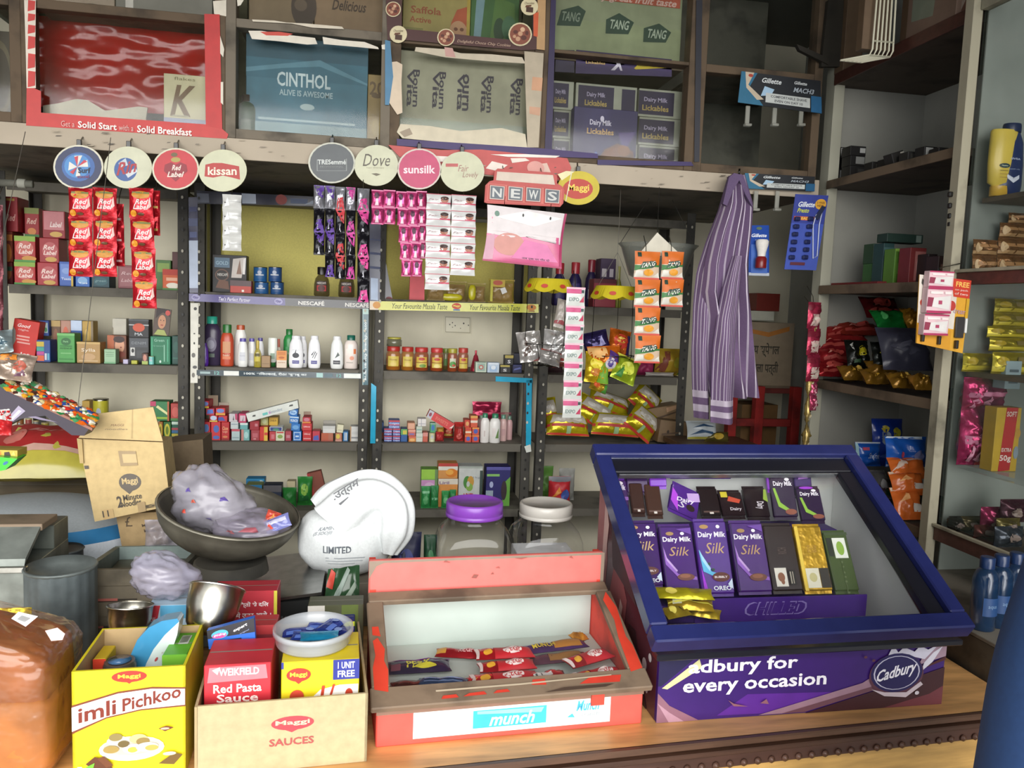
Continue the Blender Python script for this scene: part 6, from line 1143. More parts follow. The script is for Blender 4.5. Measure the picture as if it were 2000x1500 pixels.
def scrap(px,py,w,h,t,rx,ry,Y,col,spec,label,sd):
    o=pouch(w,h,t,col,spec,seed=sd,amp=.4,cr=.02).build('wrapper_scrap',loc=atY(px,py,Y),rot=(R(rx),R(ry),0)); return tag(o,label,'wrapper','wrapper scraps in the iron pan')
scrap(546,1035,.055,.03,.012,-30,-22,1.72,'s7478b0','r .1 .5 .9 .8 b8b8d0;p c84838 .0 .3 .3 .2 .2 .7','small blue and white printed scrap at the right of the iron pan',3)
scrap(527,1024,.03,.03,.012,-30,20,1.74,'sb84838','p d89040 .3 .2 .7 .3 .5 .8','small red and orange scrap at the right of the iron pan',9)
e=tag(carton(.165,.10,.17,'d6c6458').build('wooden_box',loc=V((.003,1.74,CZ+.0005))),'flat brown wooden box under the white cloth bag','box')
e.name='wooden_box'
# white cloth bag
c=atY(676,1082,1.80); e=empty('cloth_bag',V((c.x,1.81,.982)),'bulging white cloth bag with its neck folded over, printed in grey','bag')
m=MB()
def main(u,v):
    a=2*PI*u; b=-PI/2+PI*v; s=lambda q:math.copysign(abs(q)**.8,q)
    x,y,z=s(math.cos(b))*math.cos(a),s(math.cos(b))*math.sin(a),s(math.sin(b))
    k=1+.05*noise.noise((x*2,y*2,z*2))+.02*noise.noise((x*7,y*7,z*5))
    return V((x*.108*k-.0+.02*z*0,y*.085*k,.082+z*.08*k))
m.grid(main,44,30,'td4d8d8')
fr=(lambda x,y,e_:main(.75+(x-.11)/.62*.9,.28+y/.16*.5)*(1+.012+e_*2),.22,.16,6,.0005)
m.dec(fr,'t .42 .42 .07 .28 5a6068 b LIMITED;r .3 .3 .7 .315 9aa0a4;r .3 .25 .68 .262 9aa0a4;r .32 .2 .6 .212 9aa0a4;t .3 .72 .07 .2 7a8088 i/ KAMINI;t .26 .62 .07 .2 7a8088 i/ (S SOOJI)')
m.build('body',e)
m=MB(); pts=[V((-.02,-.02,.12)),V((.02,-.03,.165)),V((.065,-.035,.19)),V((.10,-.045,.165)),V((.105,-.05,.11)),V((.095,-.05,.06))]; rad=[.075,.07,.05,.045,.042,.02]
def neck(u,v):
    k=min(int(v*5),4); f=v*5-k; g_=lambda i:pts[max(0,min(5,i))]; h_=lambda i:rad[max(0,min(5,i))]; cr_=lambda p0,p1,p2,p3:(p1*2+(p2-p0)*f+(p0*2-p1*5+p2*4-p3)*f*f+(p1*3-p0-p2*3+p3)*f*f*f)*.5; p=cr_(g_(k-1),g_(k),g_(k+1),g_(k+2)); r=cr_(h_(k-1),h_(k),h_(k+1),h_(k+2)); t=((g_(k+1)-g_(k-1)).normalized()*(1-f)+(g_(k+2)-g_(k)).normalized()*f).normalized(); a=V((0,1,0)); b=t.cross(a).normalized(); an=2*PI*u
    w=1+.10*math.sin(7*an+4*v)+.08*noise.noise((math.cos(an)*2,math.sin(an)*2,v*6)); return p+(a*math.sin(an)*.75+b*math.cos(an))*r*w
m.grid(neck,48,48,'td6dada')
m.build('folded_neck',e)
m=MB(); q=[V((.098,-.06,.165)),V((.118,-.055,.175)),V((.12,-.05,.13)),V((.104,-.06,.125))]; m.prism(q,(0,.02,0),'td6dada'); m.build('frayed_edge',e)
m=MB(); m.dec(qf([(655,985),(705,955),(700,930),(645,965)],1.708),'t .5 .5 .8 .95 5a5c60 b .उत्तम;p 5a5c60 .1 -.1 .5 0 .5 -.08 .15 -.3'); m.build('lettering',e,world=True)
# printed cloth beside the scale
m=MB(); a=[atY(*k,1.60) for k in ((622,1200),(702,1196),(702,1110),(640,1118))]; a[0].z=a[1].z=CZ+.002
m.grid(lambda u,v:(a[0]*(1-u)+a[1]*u)*(1-v)+(a[3]*(1-u)+a[2]*u)*v+V((0,.02*v-.012*noise.noise((u*4,v*5,2)),0)),20,20,'s2c4a30')
m.dec((lambda x,y,e_:(a[0]*(1-x)+a[1]*x)*(1-y)+(a[3]*(1-x)+a[2]*x)*y+V((0,.02*y-.012*noise.noise((x*4,y*5,2))-.001-e_,0)),1,1,6,.001),'p 8a9a90 .1 .5 .35 .6 .7 .95 .62 1 .3 .72;p a0b0a0 .2 .3 .5 .5 .9 .75 .86 .82 .45 .6;e .75 .35 .2 .2 b84030;e .8 .4 .1 .1 c85a48;p b84030 .0 .8 .2 .75 .25 .95 .1 1;e .5 .15 .14 .1 5a8030;p c84838 .85 .1 1 .1 1 .4')
tag(m.build('printed_cloth'),'dark green cloth printed with leaves and red flowers beside the red case','cloth')
# dark blue and green packs behind
rows('''
P 764 1046 826 - .06 24284c 0|e .5 .5 .3 .3 3a4488;p 8a4a50 .6 .2 .9 .3 .8 .7|sweet_packet.packet|dark blue packet between the cloth bag and the violet lidded jar
P 829 1050 856 - .05 1f4a30 .02|e .5 .6 .3 .2 3a7a4c|sweet_packet.packet|dark green packet left of the violet lidded jar
''',1.86,CZ+.0005,'')
# ---------------------------------------------------------------- plastic jars
def jar(px,Y,w,zt,lidc,label,tag_=None,inner=None):
    c=atY(px,1050,Y); e=empty('plastic_jar',V((c.x,Y,CZ+.0005)),label,'jar','large clear plastic jars'); H=zt-CZ
    m=MB()
    def body(sc):
        prof=[(0,.003),(.78,.003),(.95,.012),(1,.04),(1,.5*H),(.985,.53*H),(1,.56*H),(1,.7*H),(.93,.77*H),(.76,.835*H),(.7,.85*H),(.7,.92*H)]
        def fn(u,v):
            k=min(int(v*(len(prof)-1)),len(prof)-2); f=v*(len(prof)-1)-k; r=prof[k][0]+(prof[k+1][0]-prof[k][0])*f; z=prof[k][1]+(prof[k+1][1]-prof[k][1])*f
            a=2*PI*u; p=2+4*max(0,1-max(0,z/H-.66)/.18); q=(abs(math.cos(a))**p+abs(math.sin(a))**p)**(-1/p); return V((w/2*r*q*math.cos(a)*sc,w/2*r*q*math.sin(a)*sc,z))
        return fn
    m.grid(body(1),56,33,'xb0aca4'); m.build('body',e)
    m=MB(); r=w*.385; m.lathe([(r*.97,H*.885),(r*1.01,H*.888),(r*1.01,H*.91),(r*.98,H*.914),(r*1.0,H*.918),(r*1.0,H*.985),(r*.97,H),(r*.9,H*1.003),(r*.88,H*.993),(0,H*.993)],lidc,40,cap=False); m.build('lid',e)
    if tag_:
        m=MB(); m.dec(pf((.012,-w/2-.001,H*.55),(1,0,0),(0,0,1),.026,.022),'r 0 0 1 1 d8a090;e .25 .3 .2 .15 f0e0d8;e .6 .3 .15 .15 f0e0d8;e .4 .7 .2 .15 f0e0d8;e .8 .7 .15 .15 f0e0d8'); m.build('price_sticker',e)
    if inner:
        m=MB(); m.box(0,-w*.42,.01,w*.84,w*.8,H*.55,'dce0e2'); m.dec(pf((-w*.42,-w*.42,.01),(1,0,0),(0,0,1),w*.84,H*.55),'r 0 .0 .06 .6 5a3070;e .25 .28 .1 .12 3a3c4a'); m.build('paper_liner',e)
    return e
jar(925,1.72,.165,1.17,'g7a3fa4','clear plastic jar with a violet lid, nearly empty',True)
jar(1064,1.76,.16,1.155,'gb8b4ac','clear plastic jar with a pale grey lid and white paper inside',None,True)
# ---------------------------------------------------------------- red display case
rc=V((.0205,1.243,CZ+.0005)); RCW=.463
e=empty('red_display_case',rc,'worn red metal display case with sloping glass, centre of the counter','display case',rot=(0,0,R(3.5)))
ru='d72604e'; rd='dd8402f'
m=MB(); m.box(RCW/2,0,0,RCW,.012,.062,'pe0584c',.002); m.dec(pf((0,0,0),(1,0,0),(0,0,1),RCW,.062),'r .13 .16 .87 .9 f0f0ea;p b8bcb8 .16 .75 .18 .4 .2 .35 .34 .72 .33 .78 .2 .45 .19 .8;p 3ab0dc .345 .3 .62 .3 .62 .8 .345 .8;p 8ad0e8 .36 .7 .6 .62 .61 .76 .36 .78;t .49 .52 .36 .17 f0f8fa bi munch;t .78 .7 .3 .09 4ab0d8 bi Munch;p 4ab0d8 .7 .4 .73 .38 .72 .5;t .79 .45 .12 .07 a0b0b8 n crunch;r .79 .68 .84 .95 d04438;r .0 .9 1 1 8a6a58'); m.build('front_panel',e)
for x in (0,RCW-.012):
    m=MB(); m.prism([V((x,.012,0)),V((x,.26,0)),V((x,.26,.235)),V((x,.235,.235)),V((x,.225,.16)),V((x,.012,.062))],(.012,0,0),rd); m.build('side_panel',e)
m=MB(); m.box(RCW/2,.25,0,RCW-.026,.008,.23,'qbcc8c0'); m.build('back_panel',e)
m=MB(); m.box(RCW/2,.0125,.055,RCW-.026,.237,.006,'qc0c8c0'); m.build('inner_floor',e)
m=MB(); m.box(RCW/2,.228,.168,RCW+.004,.014,.07,'pea6e66',.003); fr=pf((-.002,.228,.168),(1,0,0),(0,0,1),RCW+.004,.07); m.dec(fr,'r 0 .93 1 1 8a7868;p 8a7868 0 .5 .03 .85 .06 .93 0 .95;p 8a7868 0 0 1 0 1 .06 .3 .03 0 .05;p 8a7868 .985 0 1 0 1 1 .985 1;p 8a4a40 .42 .42 .44 .4 .45 .5 .43 .52;p 8a4a40 .5 .5 .515 .5 .51 .56;p 9a5248 .52 .68 .54 .66 .535 .72;p 9a5248 .84 .9 .86 .86 .85 .95;p 9a5248 .3 .9 .33 .88 .31 .95;p 9a5248 .6 .94 .63 .9 .66 .95'); m.build('header_panel',e)
a=V((0,-.014,.066)); b=V((0,.226,.17)); s_=(b-a).normalized(); Ls=(b-a).length; nn=V((1,0,0)).cross(s_)
T=Matrix(((1,s_.x,nn.x,a.x),(0,s_.y,nn.y,a.y),(0,s_.z,nn.z,a.z),(0,0,0,1)))
m=MB()
for bx in ((RCW/2,0,0,RCW+.02,.042,.012),(RCW/2,Ls-.026,0,RCW+.006,.026,.012),(.008,.042,0,.03,Ls-.068,.012),(RCW-.008,.042,0,.03,Ls-.068,.012)): m.box(*bx,ru,.002,T)
def lf(x,y,w,h): o=T@V((x,y,.0122)); return pf(o,(1,0,0),s_,w,h)
m.dec(lf(-.006,.03,.028,.13),'p d0402c .1 .05 .9 0 1 .35 .8 .5 .9 .7 .5 .9 .2 .85 .3 .6 .1 .4;p d0402c .2 .95 .7 .92 .6 1.1 .2 1.1')
m.dec(lf(RCW-.023,.03,.03,Ls-.05),'p d0402c .1 .02 .9 .05 .9 .3 .7 .4 .9 .75 .6 .95 .2 .85 .4 .6 .2 .4')
m.dec(lf(.06,.004,RCW-.1,.036),'p c83c2c .78 .35 .98 .3 1 .7 .85 .75;p c83c2c .55 .5 .62 .45 .62 .8 .56 .8;p c83c2c .12 .1 .2 .12 .19 .3 .13 .28;p c83c2c .22 .14 .33 .16 .32 .34 .25 .3;p c83c2c .36 .18 .44 .2 .43 .36 .38 .34;p b8a890 .1 .5 .5 .52 .95 .68 .95 .74 .5 .62 .1 .6;p 4a3a30 .6 .0 .9 .05 .95 .2 .7 .2')
m.build('lid_frame',e)
m=MB(); m.box(RCW/2,.04,.003,RCW-.045,Ls-.064,.004,'xa8b4ac',.0004,T); m.build('glass_pane',e)
m=MB(); m.prism([V((RCW*.79,-.006,.044)),V((RCW*.84,-.006,.044)),V((RCW*.84,-.006,.064)),V((RCW*.79,-.006,.064))],(0,.006,0),'dc04030'); m.build('latch',e)
# chocolates lying inside
ZF=CZ+.0625
KK='r .32 0 1 1 b8202a;e .64 .5 .17 .3 e8d8d4;t .64 .5 .34 .28 b8202a bi KitKat;e .2 .4 .08 .2 d8a030;r .0 0 .05 1 d8c8c4'
def bar(px,py,L,w,rz,col,spec,label,lift=0,t=.016,sd=1,grp='chocolate bars in the red case'):
    p=atZ(px,py,ZF+.012+lift); o=pouch(L,w,t,col,spec,seed=sd,amp=.25,nu=14,nv=6,cr=.04).build('chocolate_bar',loc=V((p.x-w/2*math.sin(R(rz))*-1,p.y-w/2*math.cos(R(rz)),ZF+.010+lift)),rot=(R(-86),0,R(rz))); return tag(o,label,'chocolate bar',grp)
bar(818,1302,.115,.04,2,'f3a2c4a','t .5 .5 .5 .4 c8c040 b PERK;e .6 .3 .18 .16 b8b030;r 0 .9 1 1 a83ca8;r .05 .1 .2 .5 6a3a48','dark violet bar with yellow lettering at the left of the red case',0)
bar(815,1338,.09,.03,3,'f5a2420','','plain maroon bar at the front left of the red case',0)
bar(866,1331,.085,.022,-8,'f38486a','r .1 .5 .9 .6 7a88a8;r .1 .2 .9 .3 5a6888','slate blue bar lying at the front of the red case',.008)
bar(900,1276,.095,.03,-12,'fa81c26','r 0 .2 .2 .8 c89030;t .6 .5 .4 .3 d8a0a0 bi KitKat','red wafer bar half under others at the back left of the heap',0)
bar(985,1276,.11,.036,1,'fc0202a',KK,'red wafer bar lying flat at the back of the heap',.012)
bar(990,1300,.105,.032,4,'fb01c26',KK,'red wafer bar in the middle of the heap',.008)
bar(945,1330,.06,.034,10,'fb81c28','e .4 .3 .2 .25 d8a030','short red wafer bar at the front of the heap',.0)
bar(985,1325,.12,.036,3,'fc4222c',KK,'red wafer bar lowest at the front of the heap',.004)
bar(1070,1322,.07,.034,8,'fb8202a','r .1 .3 .6 .6 c8c4c0;r .15 .35 .2 .55 5a5a58;r .3 .35 .33 .55 5a5a58','red wafer bar showing its barcode',.006)
bar(1085,1262,.13,.03,10,'f54306a','r .45 .1 .9 .9 a06a28;t .3 .5 .4 .36 c8b030 b MUNCH','violet and gold bar at the back right of the red case',.012)
bar(1092,1285,.11,.03,6,'f6a3c50','r .3 .1 .9 .9 8a6030','plum and gold bar in front of the violet and gold one',.004)
bar(1150,1285,.10,.034,24,'fb81c28',KK,'red wafer bar tilted at the right of the heap',.012)
bar(1170,1318,.09,.034,12,'fc0242e',KK,'red wafer bar at the front right corner of the red case',.008)
bar(1130,1328,.08,.03,6,'fa82028','r .5 .2 .8 .6 d89838','red and gold bar at the front right of the heap',.0)
bar(1130,1243,.03,.03,20,'fc88020','','small orange bar end at the back right of the red case',.016)
# ---------------------------------------------------------------- violet chocolate case
cc=V((.5095,1.2715,CZ+.0005)); CWd=.575
e=empty('chocolate_case',cc,'violet chocolate display case with navy framed sloping glass lid','display case',rot=(0,0,R(1.2)))
nv='s262c60'; bl='g1c1c24'
FP=('r 0 0 1 1 38166a;p 5a2490 .2 .05 .5 .02 .6 .3 .3 .35;p 1c1840 0 1 .13 1 .01 .55 0 .55;p d0cc98 .012 .52 .13 .93 .14 .8 .03 .5;p 8a6070 0 .45 .04 .25 .12 .05 .14 0 0 0;p b08898 0 .3 .04 .15 .09 0 .04 0;'
't .28 .79 .26 .37 f4f0f8 b adbury for;t .325 .5 .26 .49 f4f0f8 b every occasion;p 9a7888 .34 .02 .7 .42 .73 .5 .74 .36 .44 .02;p 6a4450 .42 .02 .74 .36 .75 .3 .5 .02;p 3a161c .5 0 .76 .3 .86 .42 1 .6 1 0;p 6a3038 .78 0 .95 .18 1 .3 1 0;p a08494 .9 .66 1 .78 1 1 .97 1 .92 .85;p 4a1c20 .92 .6 1 .72 1 .78 .94 .66;'
'p d0ccdc .78 .8 .86 .82 .92 .75 .97 .98 .93 .9 .9 .97 .88 .88 .84 .96 .82 .88 .8 1;p d8d4e0 .91 .55 .95 .7 .985 .95 .95 .85 .92 .7;e .82 .53 .1 .34 5a3040;e .82 .56 .095 .31 1e1650;e .82 .56 .085 .27 c8c4d8;e .82 .56 .08 .26 1e1650;t .82 .56 .24 .145 f0ecf4 bi/ Cadbury;p c8b8c0 .73 .32 .78 .2 .86 .16 .92 .35 .91 .4 .86 .24 .78 .26;e .9 .22 .008 .03 d0c8d0;e .7 .84 .006 .02 5a3040;e .73 .78 .006 .02 5a3040;p 8a5a68 .23 .3 .25 .2 .3 .18 .25 .24;p 8a5a68 .34 .22 .37 .2 .36 .28')
m=MB(); m.box(CWd/2,0,0,CWd,.01,.128,'38166a',.001); m.dec(pf((0,0,0),(1,0,0),(0,0,1),CWd,.122),FP); m.build('front_panel',e)
for x,sg in ((0,-1),(CWd-.01,1)):
    m=MB(); m.prism([V((x,.01,0)),V((x,.38,0)),V((x,.38,.39)),V((x,.01,.128))],(.01,0,0),'s5a3038')
    if sg<0: m.dec(pf((-.0,.38,0),(0,-1,0),(0,0,1),.37,.39),'p a86c6c 0 .2 .15 .1 .2 .5 .1 .9 0 1;p 8a4a4c .2 0 .5 0 .55 .4 .35 .6 .25 .3;p d8b0a8 .1 .3 .14 .3 .2 .7 .12 .85;p 3a2024 .5 0 .9 0 .7 .3 .6 .3;p 4a3438 .2 .9 .3 .5 .55 .45 .7 .42;e .85 .2 .03 .03 c8b8b8;e .92 .26 .02 .02 d0c8c8;e .9 .1 .015 .02 c8b8b8;p c8a8a0 .4 .15 .44 .1 .5 .35 .46 .38')
    m.build('side_panel',e)
m=MB(); m.box(CWd/2,.37,0,CWd-.022,.01,.385,'qe2e6e2'); m.build('back_panel',e)
m=MB(); m.box(CWd/2,.0105,.02,CWd-.022,.358,.006,'qe2e4e0'); m.build('inner_floor',e)
m=MB(); m.box(CWd-.0125,.012,.03,.002,.355,.09,'qe2e4e0'); m.prism([V((CWd-.0135,.012,.12)),V((CWd-.0135,.368,.12)),V((CWd-.0135,.368,.375)),V((CWd-.0135,.012,.12))],(.002,0,0),'qe2e4e0'); m.build('inner_lining',e)
a=V((0,-.026,.141)); b=V((0,.386,.408)); s_=(b-a).normalized(); Ls=(b-a).length; nn=V((1,0,0)).cross(s_)
T=Matrix(((1,s_.x,nn.x,a.x),(0,s_.y,nn.y,a.y),(0,s_.z,nn.z,a.z),(0,0,0,1)))
m=MB(); x0,x1=-.027,CWd+.024
for bx in (((x0+x1)/2,0,0,x1-x0,.034,.034),((x0+x1)/2,Ls-.034,0,x1-x0,.034,.034),(x0+.0165,.034,0,.033,Ls-.068,.034),(x1-.0165,.034,0,.033,Ls-.068,.034)): m.box(*bx,nv,.003,T)
m.build('lid_frame',e)
m=MB()
for bx in (((x0+x1)/2,Ls-.076,.004,x1-x0-.07,.04,.018),(x1-.052,.036,.004,.036,Ls-.114,.018)): m.box(*bx,bl,.002,T)
m.build('gasket',e)
m=MB(); m.box((x0+x1)/2,Ls-.0365,.0222,x1-x0-.07,.002,.001,'mc8ccd0',.0002,T); m.box((x0+x1)/2,Ls-.08,.006,x1-x0-.09,.003,.012,'mc8ccd0',.0002,T); m.build('metal_trim',e)
m=MB(); m.box((x0+x1)/2,.035,.012,x1-x0-.068,Ls-.07,.004,'x8a8e98',.0004,T); m.build('glass_pane',e)
m=MB(); m.box(CWd/2,-.026,.124,x1-x0-.02,.026,.012,bl,.003); m.build('lower_rail',e)
# tray
tr=empty('chocolate_tray',V((.79,1.45,CZ+.0275)),'violet cardboard tray lettered CHILLED inside the chocolate case','tray')
A,B=atY(1358,1195,1.418),atY(1692,1190,1.418); zl=atY(1530,1196,1.418).z; zh=atY(1530,1166,1.418).z
z0=CZ+.0275
m=MB(); m.box((A.x+B.x)/2,1.418,z0,B.x-A.x,.004,zh-z0,'42207c'); m.dec(pf((A.x,1.418,z0),(1,0,0),(0,0,1),B.x-A.x,zh-z0),f't .46 .84 .2 .36 8a78b8 bi CHILLED;t .46 .84 .17 .34 42207c bi CHILLED;e .06 .84 .03 .08 7a68a8'); m.build('front_lip',tr,world=True)
m=MB(); m.box((B.x+.526)/2,1.423,z0,B.x-.526,.115,.125,'38186c'); m.build('lower_step',tr,world=True)
m=MB(); m.box((B.x+.526)/2,1.5385,z0,B.x-.526,.075,.24,'3c1c70'); m.build('upper_step',tr,world=True)
m=MB(); m.box((.527+A.x)/2,1.345,z0,A.x-.529,.07,.095,'2c1450'); m.build('side_bin',tr,world=True)
def cbar(x0,x1,ytop,ybot,Yb,dy,col,spec,label,t=.012,grp='chocolate bars in the violet case',tilt=0):
    a,b=atY(x0,ybot,Yb),atY(x1,ybot,Yb); xm=(x0+x1)/2; zt=atY((x0+x1)/2,ytop,Yb+dy).z; w=b.x-a.x; h=math.hypot(zt-a.z,dy); lean=math.atan2(dy,zt-a.z)
    m=MB(); m.box(0,0,.006,w*.96,t,h-.012,col,.003); fr=pf((-w/2*.96,0,.006),(1,0,0),(0,0,1),w*.96,h-.012)
    m.dec(fr,spec)
    for z in (0,h-.012): m.prism([V((-w*.47,t*.5,z)),V((w*.47,t*.5,z)),V((w*.47,t*.5,z+.012)),V((-w*.47,t*.5,z+.012))],(0,.001,0),col)
    o=m.build('chocolate_bar',loc=V(((a.x+b.x)/2,Yb,a.z)),rot=(-lean,R(tilt),0)); return tag(o,label,'chocolate bar',grp)
DM='t .5 .78 .1 .86 f0ecf4 b Dairy Milk;t .52 .6 .14 .62 b89468 i Silk;e .3 .88 .12 .03 a08050;e .68 .88 .06 .025 f0ecf4;p 8a5cb8 .04 .7 .12 .45 .4 .25 .95 .2 .95 .15 .4 .19 .06 .4;p b898d0 .06 .66 .1 .46 .36 .28 .4 .3 .12 .5;e .62 .2 .26 .055 6a4034;e .6 .215 .16 .03 8a5a44;p 6a40a0 .5 .95 .95 .97 .95 .86;r 0 0 .03 1 28124c'
OR='t .5 .8 .1 .86 f0ecf4 b Dairy Milk;t .55 .62 .15 .62 c0a070 i Silk;e .28 .92 .14 .03 b08a50;e .72 .92 .06 .025 f0ecf4;p 5ab0d8 .03 .6 .15 .5 .35 .3 .6 .26 .55 .2 .1 .3;p a0d0e8 .05 .6 .1 .45 .3 .3 .34 .34 .12 .52;p a030d0 .05 .35 .2 .0 .06 0;e .62 .22 .27 .065 5a2c24;t .62 .22 .03 .4 e0d8d8 b BUBBLY;t .62 .07 .06 .55 e8ecf4 b OREO;p c8d8e8 .8 .12 .95 .2 .95 .05;e .3 .4 .04 .02 2a4a3a;e .4 .32 .05 .02 2a4a3a'
y1,dyf=1.432,.07
cbar(1232,1299,1015,1150,y1,dyf,'s3a1a5e',OR,'violet chocolate bar, first of the front row')
cbar(1302,1370,1022,1160,y1,dyf,'s46226e',DM,'violet chocolate bar, second of the front row')
cbar(1372,1438,1012,1166,y1,dyf,'s4a2080',OR,'violet and sky blue chocolate bar, third of the front row')
cbar(1444,1512,1015,1162,y1,dyf,'s46206e',DM,'violet chocolate bar, fourth of the front row')
BV='t .5 .6 .3 .1 {d} ub {n};r .12 .06 .52 .34 e0dcd0;e .32 .2 .12 .07 {f};e .35 .13 .06 .04 {f};r .58 .08 .8 .3 1a1612;r .62 .1 .66 .28 a8a090;r .7 .1 .73 .28 a8a090'
cbar(1512,1572,1020,1160,y1,dyf,'s2e2220',BV.format(d='4a3a34',n='RICH',f='8a5a40'),'dark brown chocolate bar with a white picture panel in the front row')
cbar(1574,1630,1022,1160,y1,dyf,'fc09828','r 0 0 .12 1 e8c848;t .5 .64 .36 .12 a88020 ub GOLD;r .12 .04 .6 .34 e4e0c8;e .36 .2 .14 .07 c8c088;r .62 .04 .95 .34 2a241a','gold chocolate bar in the front row')
cbar(1634,1682,1034,1160,y1,dyf,'s4a5a34','r .3 .55 .85 .9 e4e8dc;e .58 .72 .16 .12 8ab040;r .05 .58 .26 .9 20281a;r 0 .95 1 1 3a4a28;t .5 .25 .1 .6 5a6a40 u Mint','olive green chocolate bar at the right end of the front row')
y2,dyb=1.562,.042
DK='r .1 .1 .9 .16 5a4038;r .4 .05 .6 .12 d8d0c8'
cbar(1192,1232,932,1010,y2,dyb,'s3c1c58','t .5 .75 .2 .8 e0d8e8 b DairyMilk;e .6 .9 .2 .06 d0c8d0;r 0 .4 1 .5 7a4a9c','violet chocolate bar at the left end of the back row')
cbar(1236,1263,938,1008,y2,dyb,'s3a241e',DK,'narrow dark brown bar, left of the brown pair in the back row')
cbar(1266,1298,940,1012,y2,dyb,'s40281e',DK,'dark brown bar, right of the brown pair in the back row')
cbar(1302,1366,945,1008,y2-.008,dyb,'s502a84','p b048d8 0 .3 .3 0 .2 .6 0 .8;p c8a8e0 .6 .5 1 .7 .9 1 .5 .8;t .5 .5 .2 .6 e8e0f0 b/ Dairy;e .7 .3 .15 .12 2a1614;t .4 .3 .25 .3 d8d0e0 i S','violet bar tilted across the middle of the back row',tilt=24)
cbar(1372,1412,948,1012,y2,dyb,'s241a1c',DK,'black brown bar standing in the middle of the back row')
cbar(1414,1460,955,1012,y2-.006,dyb,'s281c20','p c04830 .3 .6 .8 .5 .9 .65 .4 .8;r .05 .75 .35 .98 c8b830;t .6 .25 .16 .5 c8c0c8 b Dairy','dark bar with a yellow tag in the back row')
cbar(1462,1508,948,1015,y2,dyb,'s22161c','t .6 .4 .4 .25 d0c8d0 vb Dairy;p 8aa838 .8 .6 1 .5 1 .95 .9 .95','dark bar lettered downwards in the back row')
GR='t .5 .8 .15 .8 e8e4ec b Dairy Milk;e .7 .92 .1 .04 e8e4ec;p 8ab838 .05 .7 .15 .7 .3 .35 .8 .12 .8 .05 .2 .25;e .7 .12 .24 .07 8a4a34;e .4 1.0 .3 .04 9a30c8'
cbar(1514,1562,925,1015,y2,dyb,'s2c1a38',GR,'dark violet bar with a green swirl, left of two in the back row')
cbar(1568,1616,948,1022,y2-.008,dyb,'s2e1c3c',GR,'dark violet bar with a green swirl, right of two in the back row')
y3=1.60
for i,(a_,b_,t_,c_,l) in enumerate(((1180,1222,905,'6a30a8','bright violet wrapper top at the upper left of the case'),(1225,1268,912,'34184c','dark violet wrapper top, second at the upper left'),(1270,1304,900,'7a38b8','glossy violet wrapper top, third at the upper left'),(1500,1550,907,'8a3cc0','glossy violet wrapper top at the upper right of the case'),(1555,1590,918,'3a2060','dark violet wrapper top at the upper right of the case'))):
    cbar(a_,b_,t_,t_+55,y3-.006,.022,'s'+c_,'p c080e0 .2 .7 .8 .75 .6 .95 .3 .9',l,t=.008)
cbar(1306,1432,905,935,y3,.012,'s4c2a80','r .3 .0 1 .12 e0dcd8','long violet card strip along the back of the chocolate case',t=.004,grp=None)
# gold wrapped bars at the front left
def gbar(px,py,L,w,rz,z,col,label,sd):
    p=atY(px,py,z); o=pouch(L,w,.016,col,'e .3 .5 .1 .3 e8d860;e .7 .5 .1 .2 8a7820' if sd%2 else 'r .1 .3 .3 .7 c8c8a0;r .0 .4 1 .5 d8d050',seed=sd,amp=.3,nu=14,nv=6).build('gold_wrapper',loc=p,rot=(R(-70),0,R(rz))); return tag(o,label,'wrapper','gold and yellow wrapped sweets')
gb=z0+.02
gbar(1336,1170,.12,.032,-10,1.40,'fc8bc20','long lime yellow wrapped bar lying in front of the violet bars',3)
gbar(1350,1192,.09,.032,-14,1.385,'fb89820','gold wrapped bar below the lime yellow one',2)
gbar(1330,1205,.06,.03,20,1.37,'fa8901c','small gold wrapped sweet at the front left corner of the case',5)
gbar(1375,1206,.06,.028,-30,1.39,'fc0a428','small gold wrapped sweet under the tray lip',7)
p=atZ(1530,1208,z0+.03); m=pouch(.1,.03,.02,'f2a1c30',seed=4,amp=.4); tag(m.build('dark_wrapper',loc=V((p.x,1.365,z0+.03)),rot=(R(-60),0,0)),'dark crumpled wrapper on the floor of the case below the tray','wrapper')
# ================================================================ RIGHT SHELVES
XR=1.44; WX=1.798
wc='qa09f96'; br='d4c4238'
e=empty('wall_shelf_unit',V((1.62,2.1,0)),'tall open shelf unit with pale panels along the right wall','shelf')
m=MB(); m.box((XR+.02+WX)/2,2.43,0,WX-XR-.02,.02,2.6,wc); m.build('end_panel',e,world=True)
m=MB(); m.box(XR+.018,2.40,0,.036,.05,2.6,'qb0ae9c'); m.build('end_post',e,world=True)
m=MB(); m.box(WX-.006,1.80,.96,.012,.63,1.64,wc); m.build('back_panel',e,world=True)
SH_=((2.38,.03),(2.045,.02),(1.71,.022),(1.405,.022),(1.062,.022),(.70,.02))
for z,t in SH_:
    m=MB(); m.box((XR+WX-.012)/2,1.815,z-t,WX-XR-.014,.612,t,br); m.build('shelf_board',e,world=True)
    m=MB(); m.box(XR-.002,1.815,z-t-.004,.006,.585,t+.006,'d6a5a48' if z<2.3 else 'w4a2a22'); m.build('edge_strip',e,world=True)
e=empty('glass_cabinet',V((1.6,1.3,0)),'glass fronted cabinet with dull metal frame at the right edge','cabinet')
al='d98927e'
for y in (1.775,.86):
    m=MB(); m.box(XR-.012,y,.96,.026,.03,1.64,al); m.box(XR+.004,y+.006,.96,.005,.018,1.64,'d6a6450'); m.build('frame_post',e,world=True)
for z,h,c in ((1.05,.035,'w5a3a32'),(1.70,.03,'w5a2e28'),(2.36,.03,'d8a8674')):
    m=MB(); m.box(XR+.004,.89,z,.024,.883,h,c); m.box(XR-.01,.89,z+h,.01,.883,.008,al); m.build('rail',e,world=True)
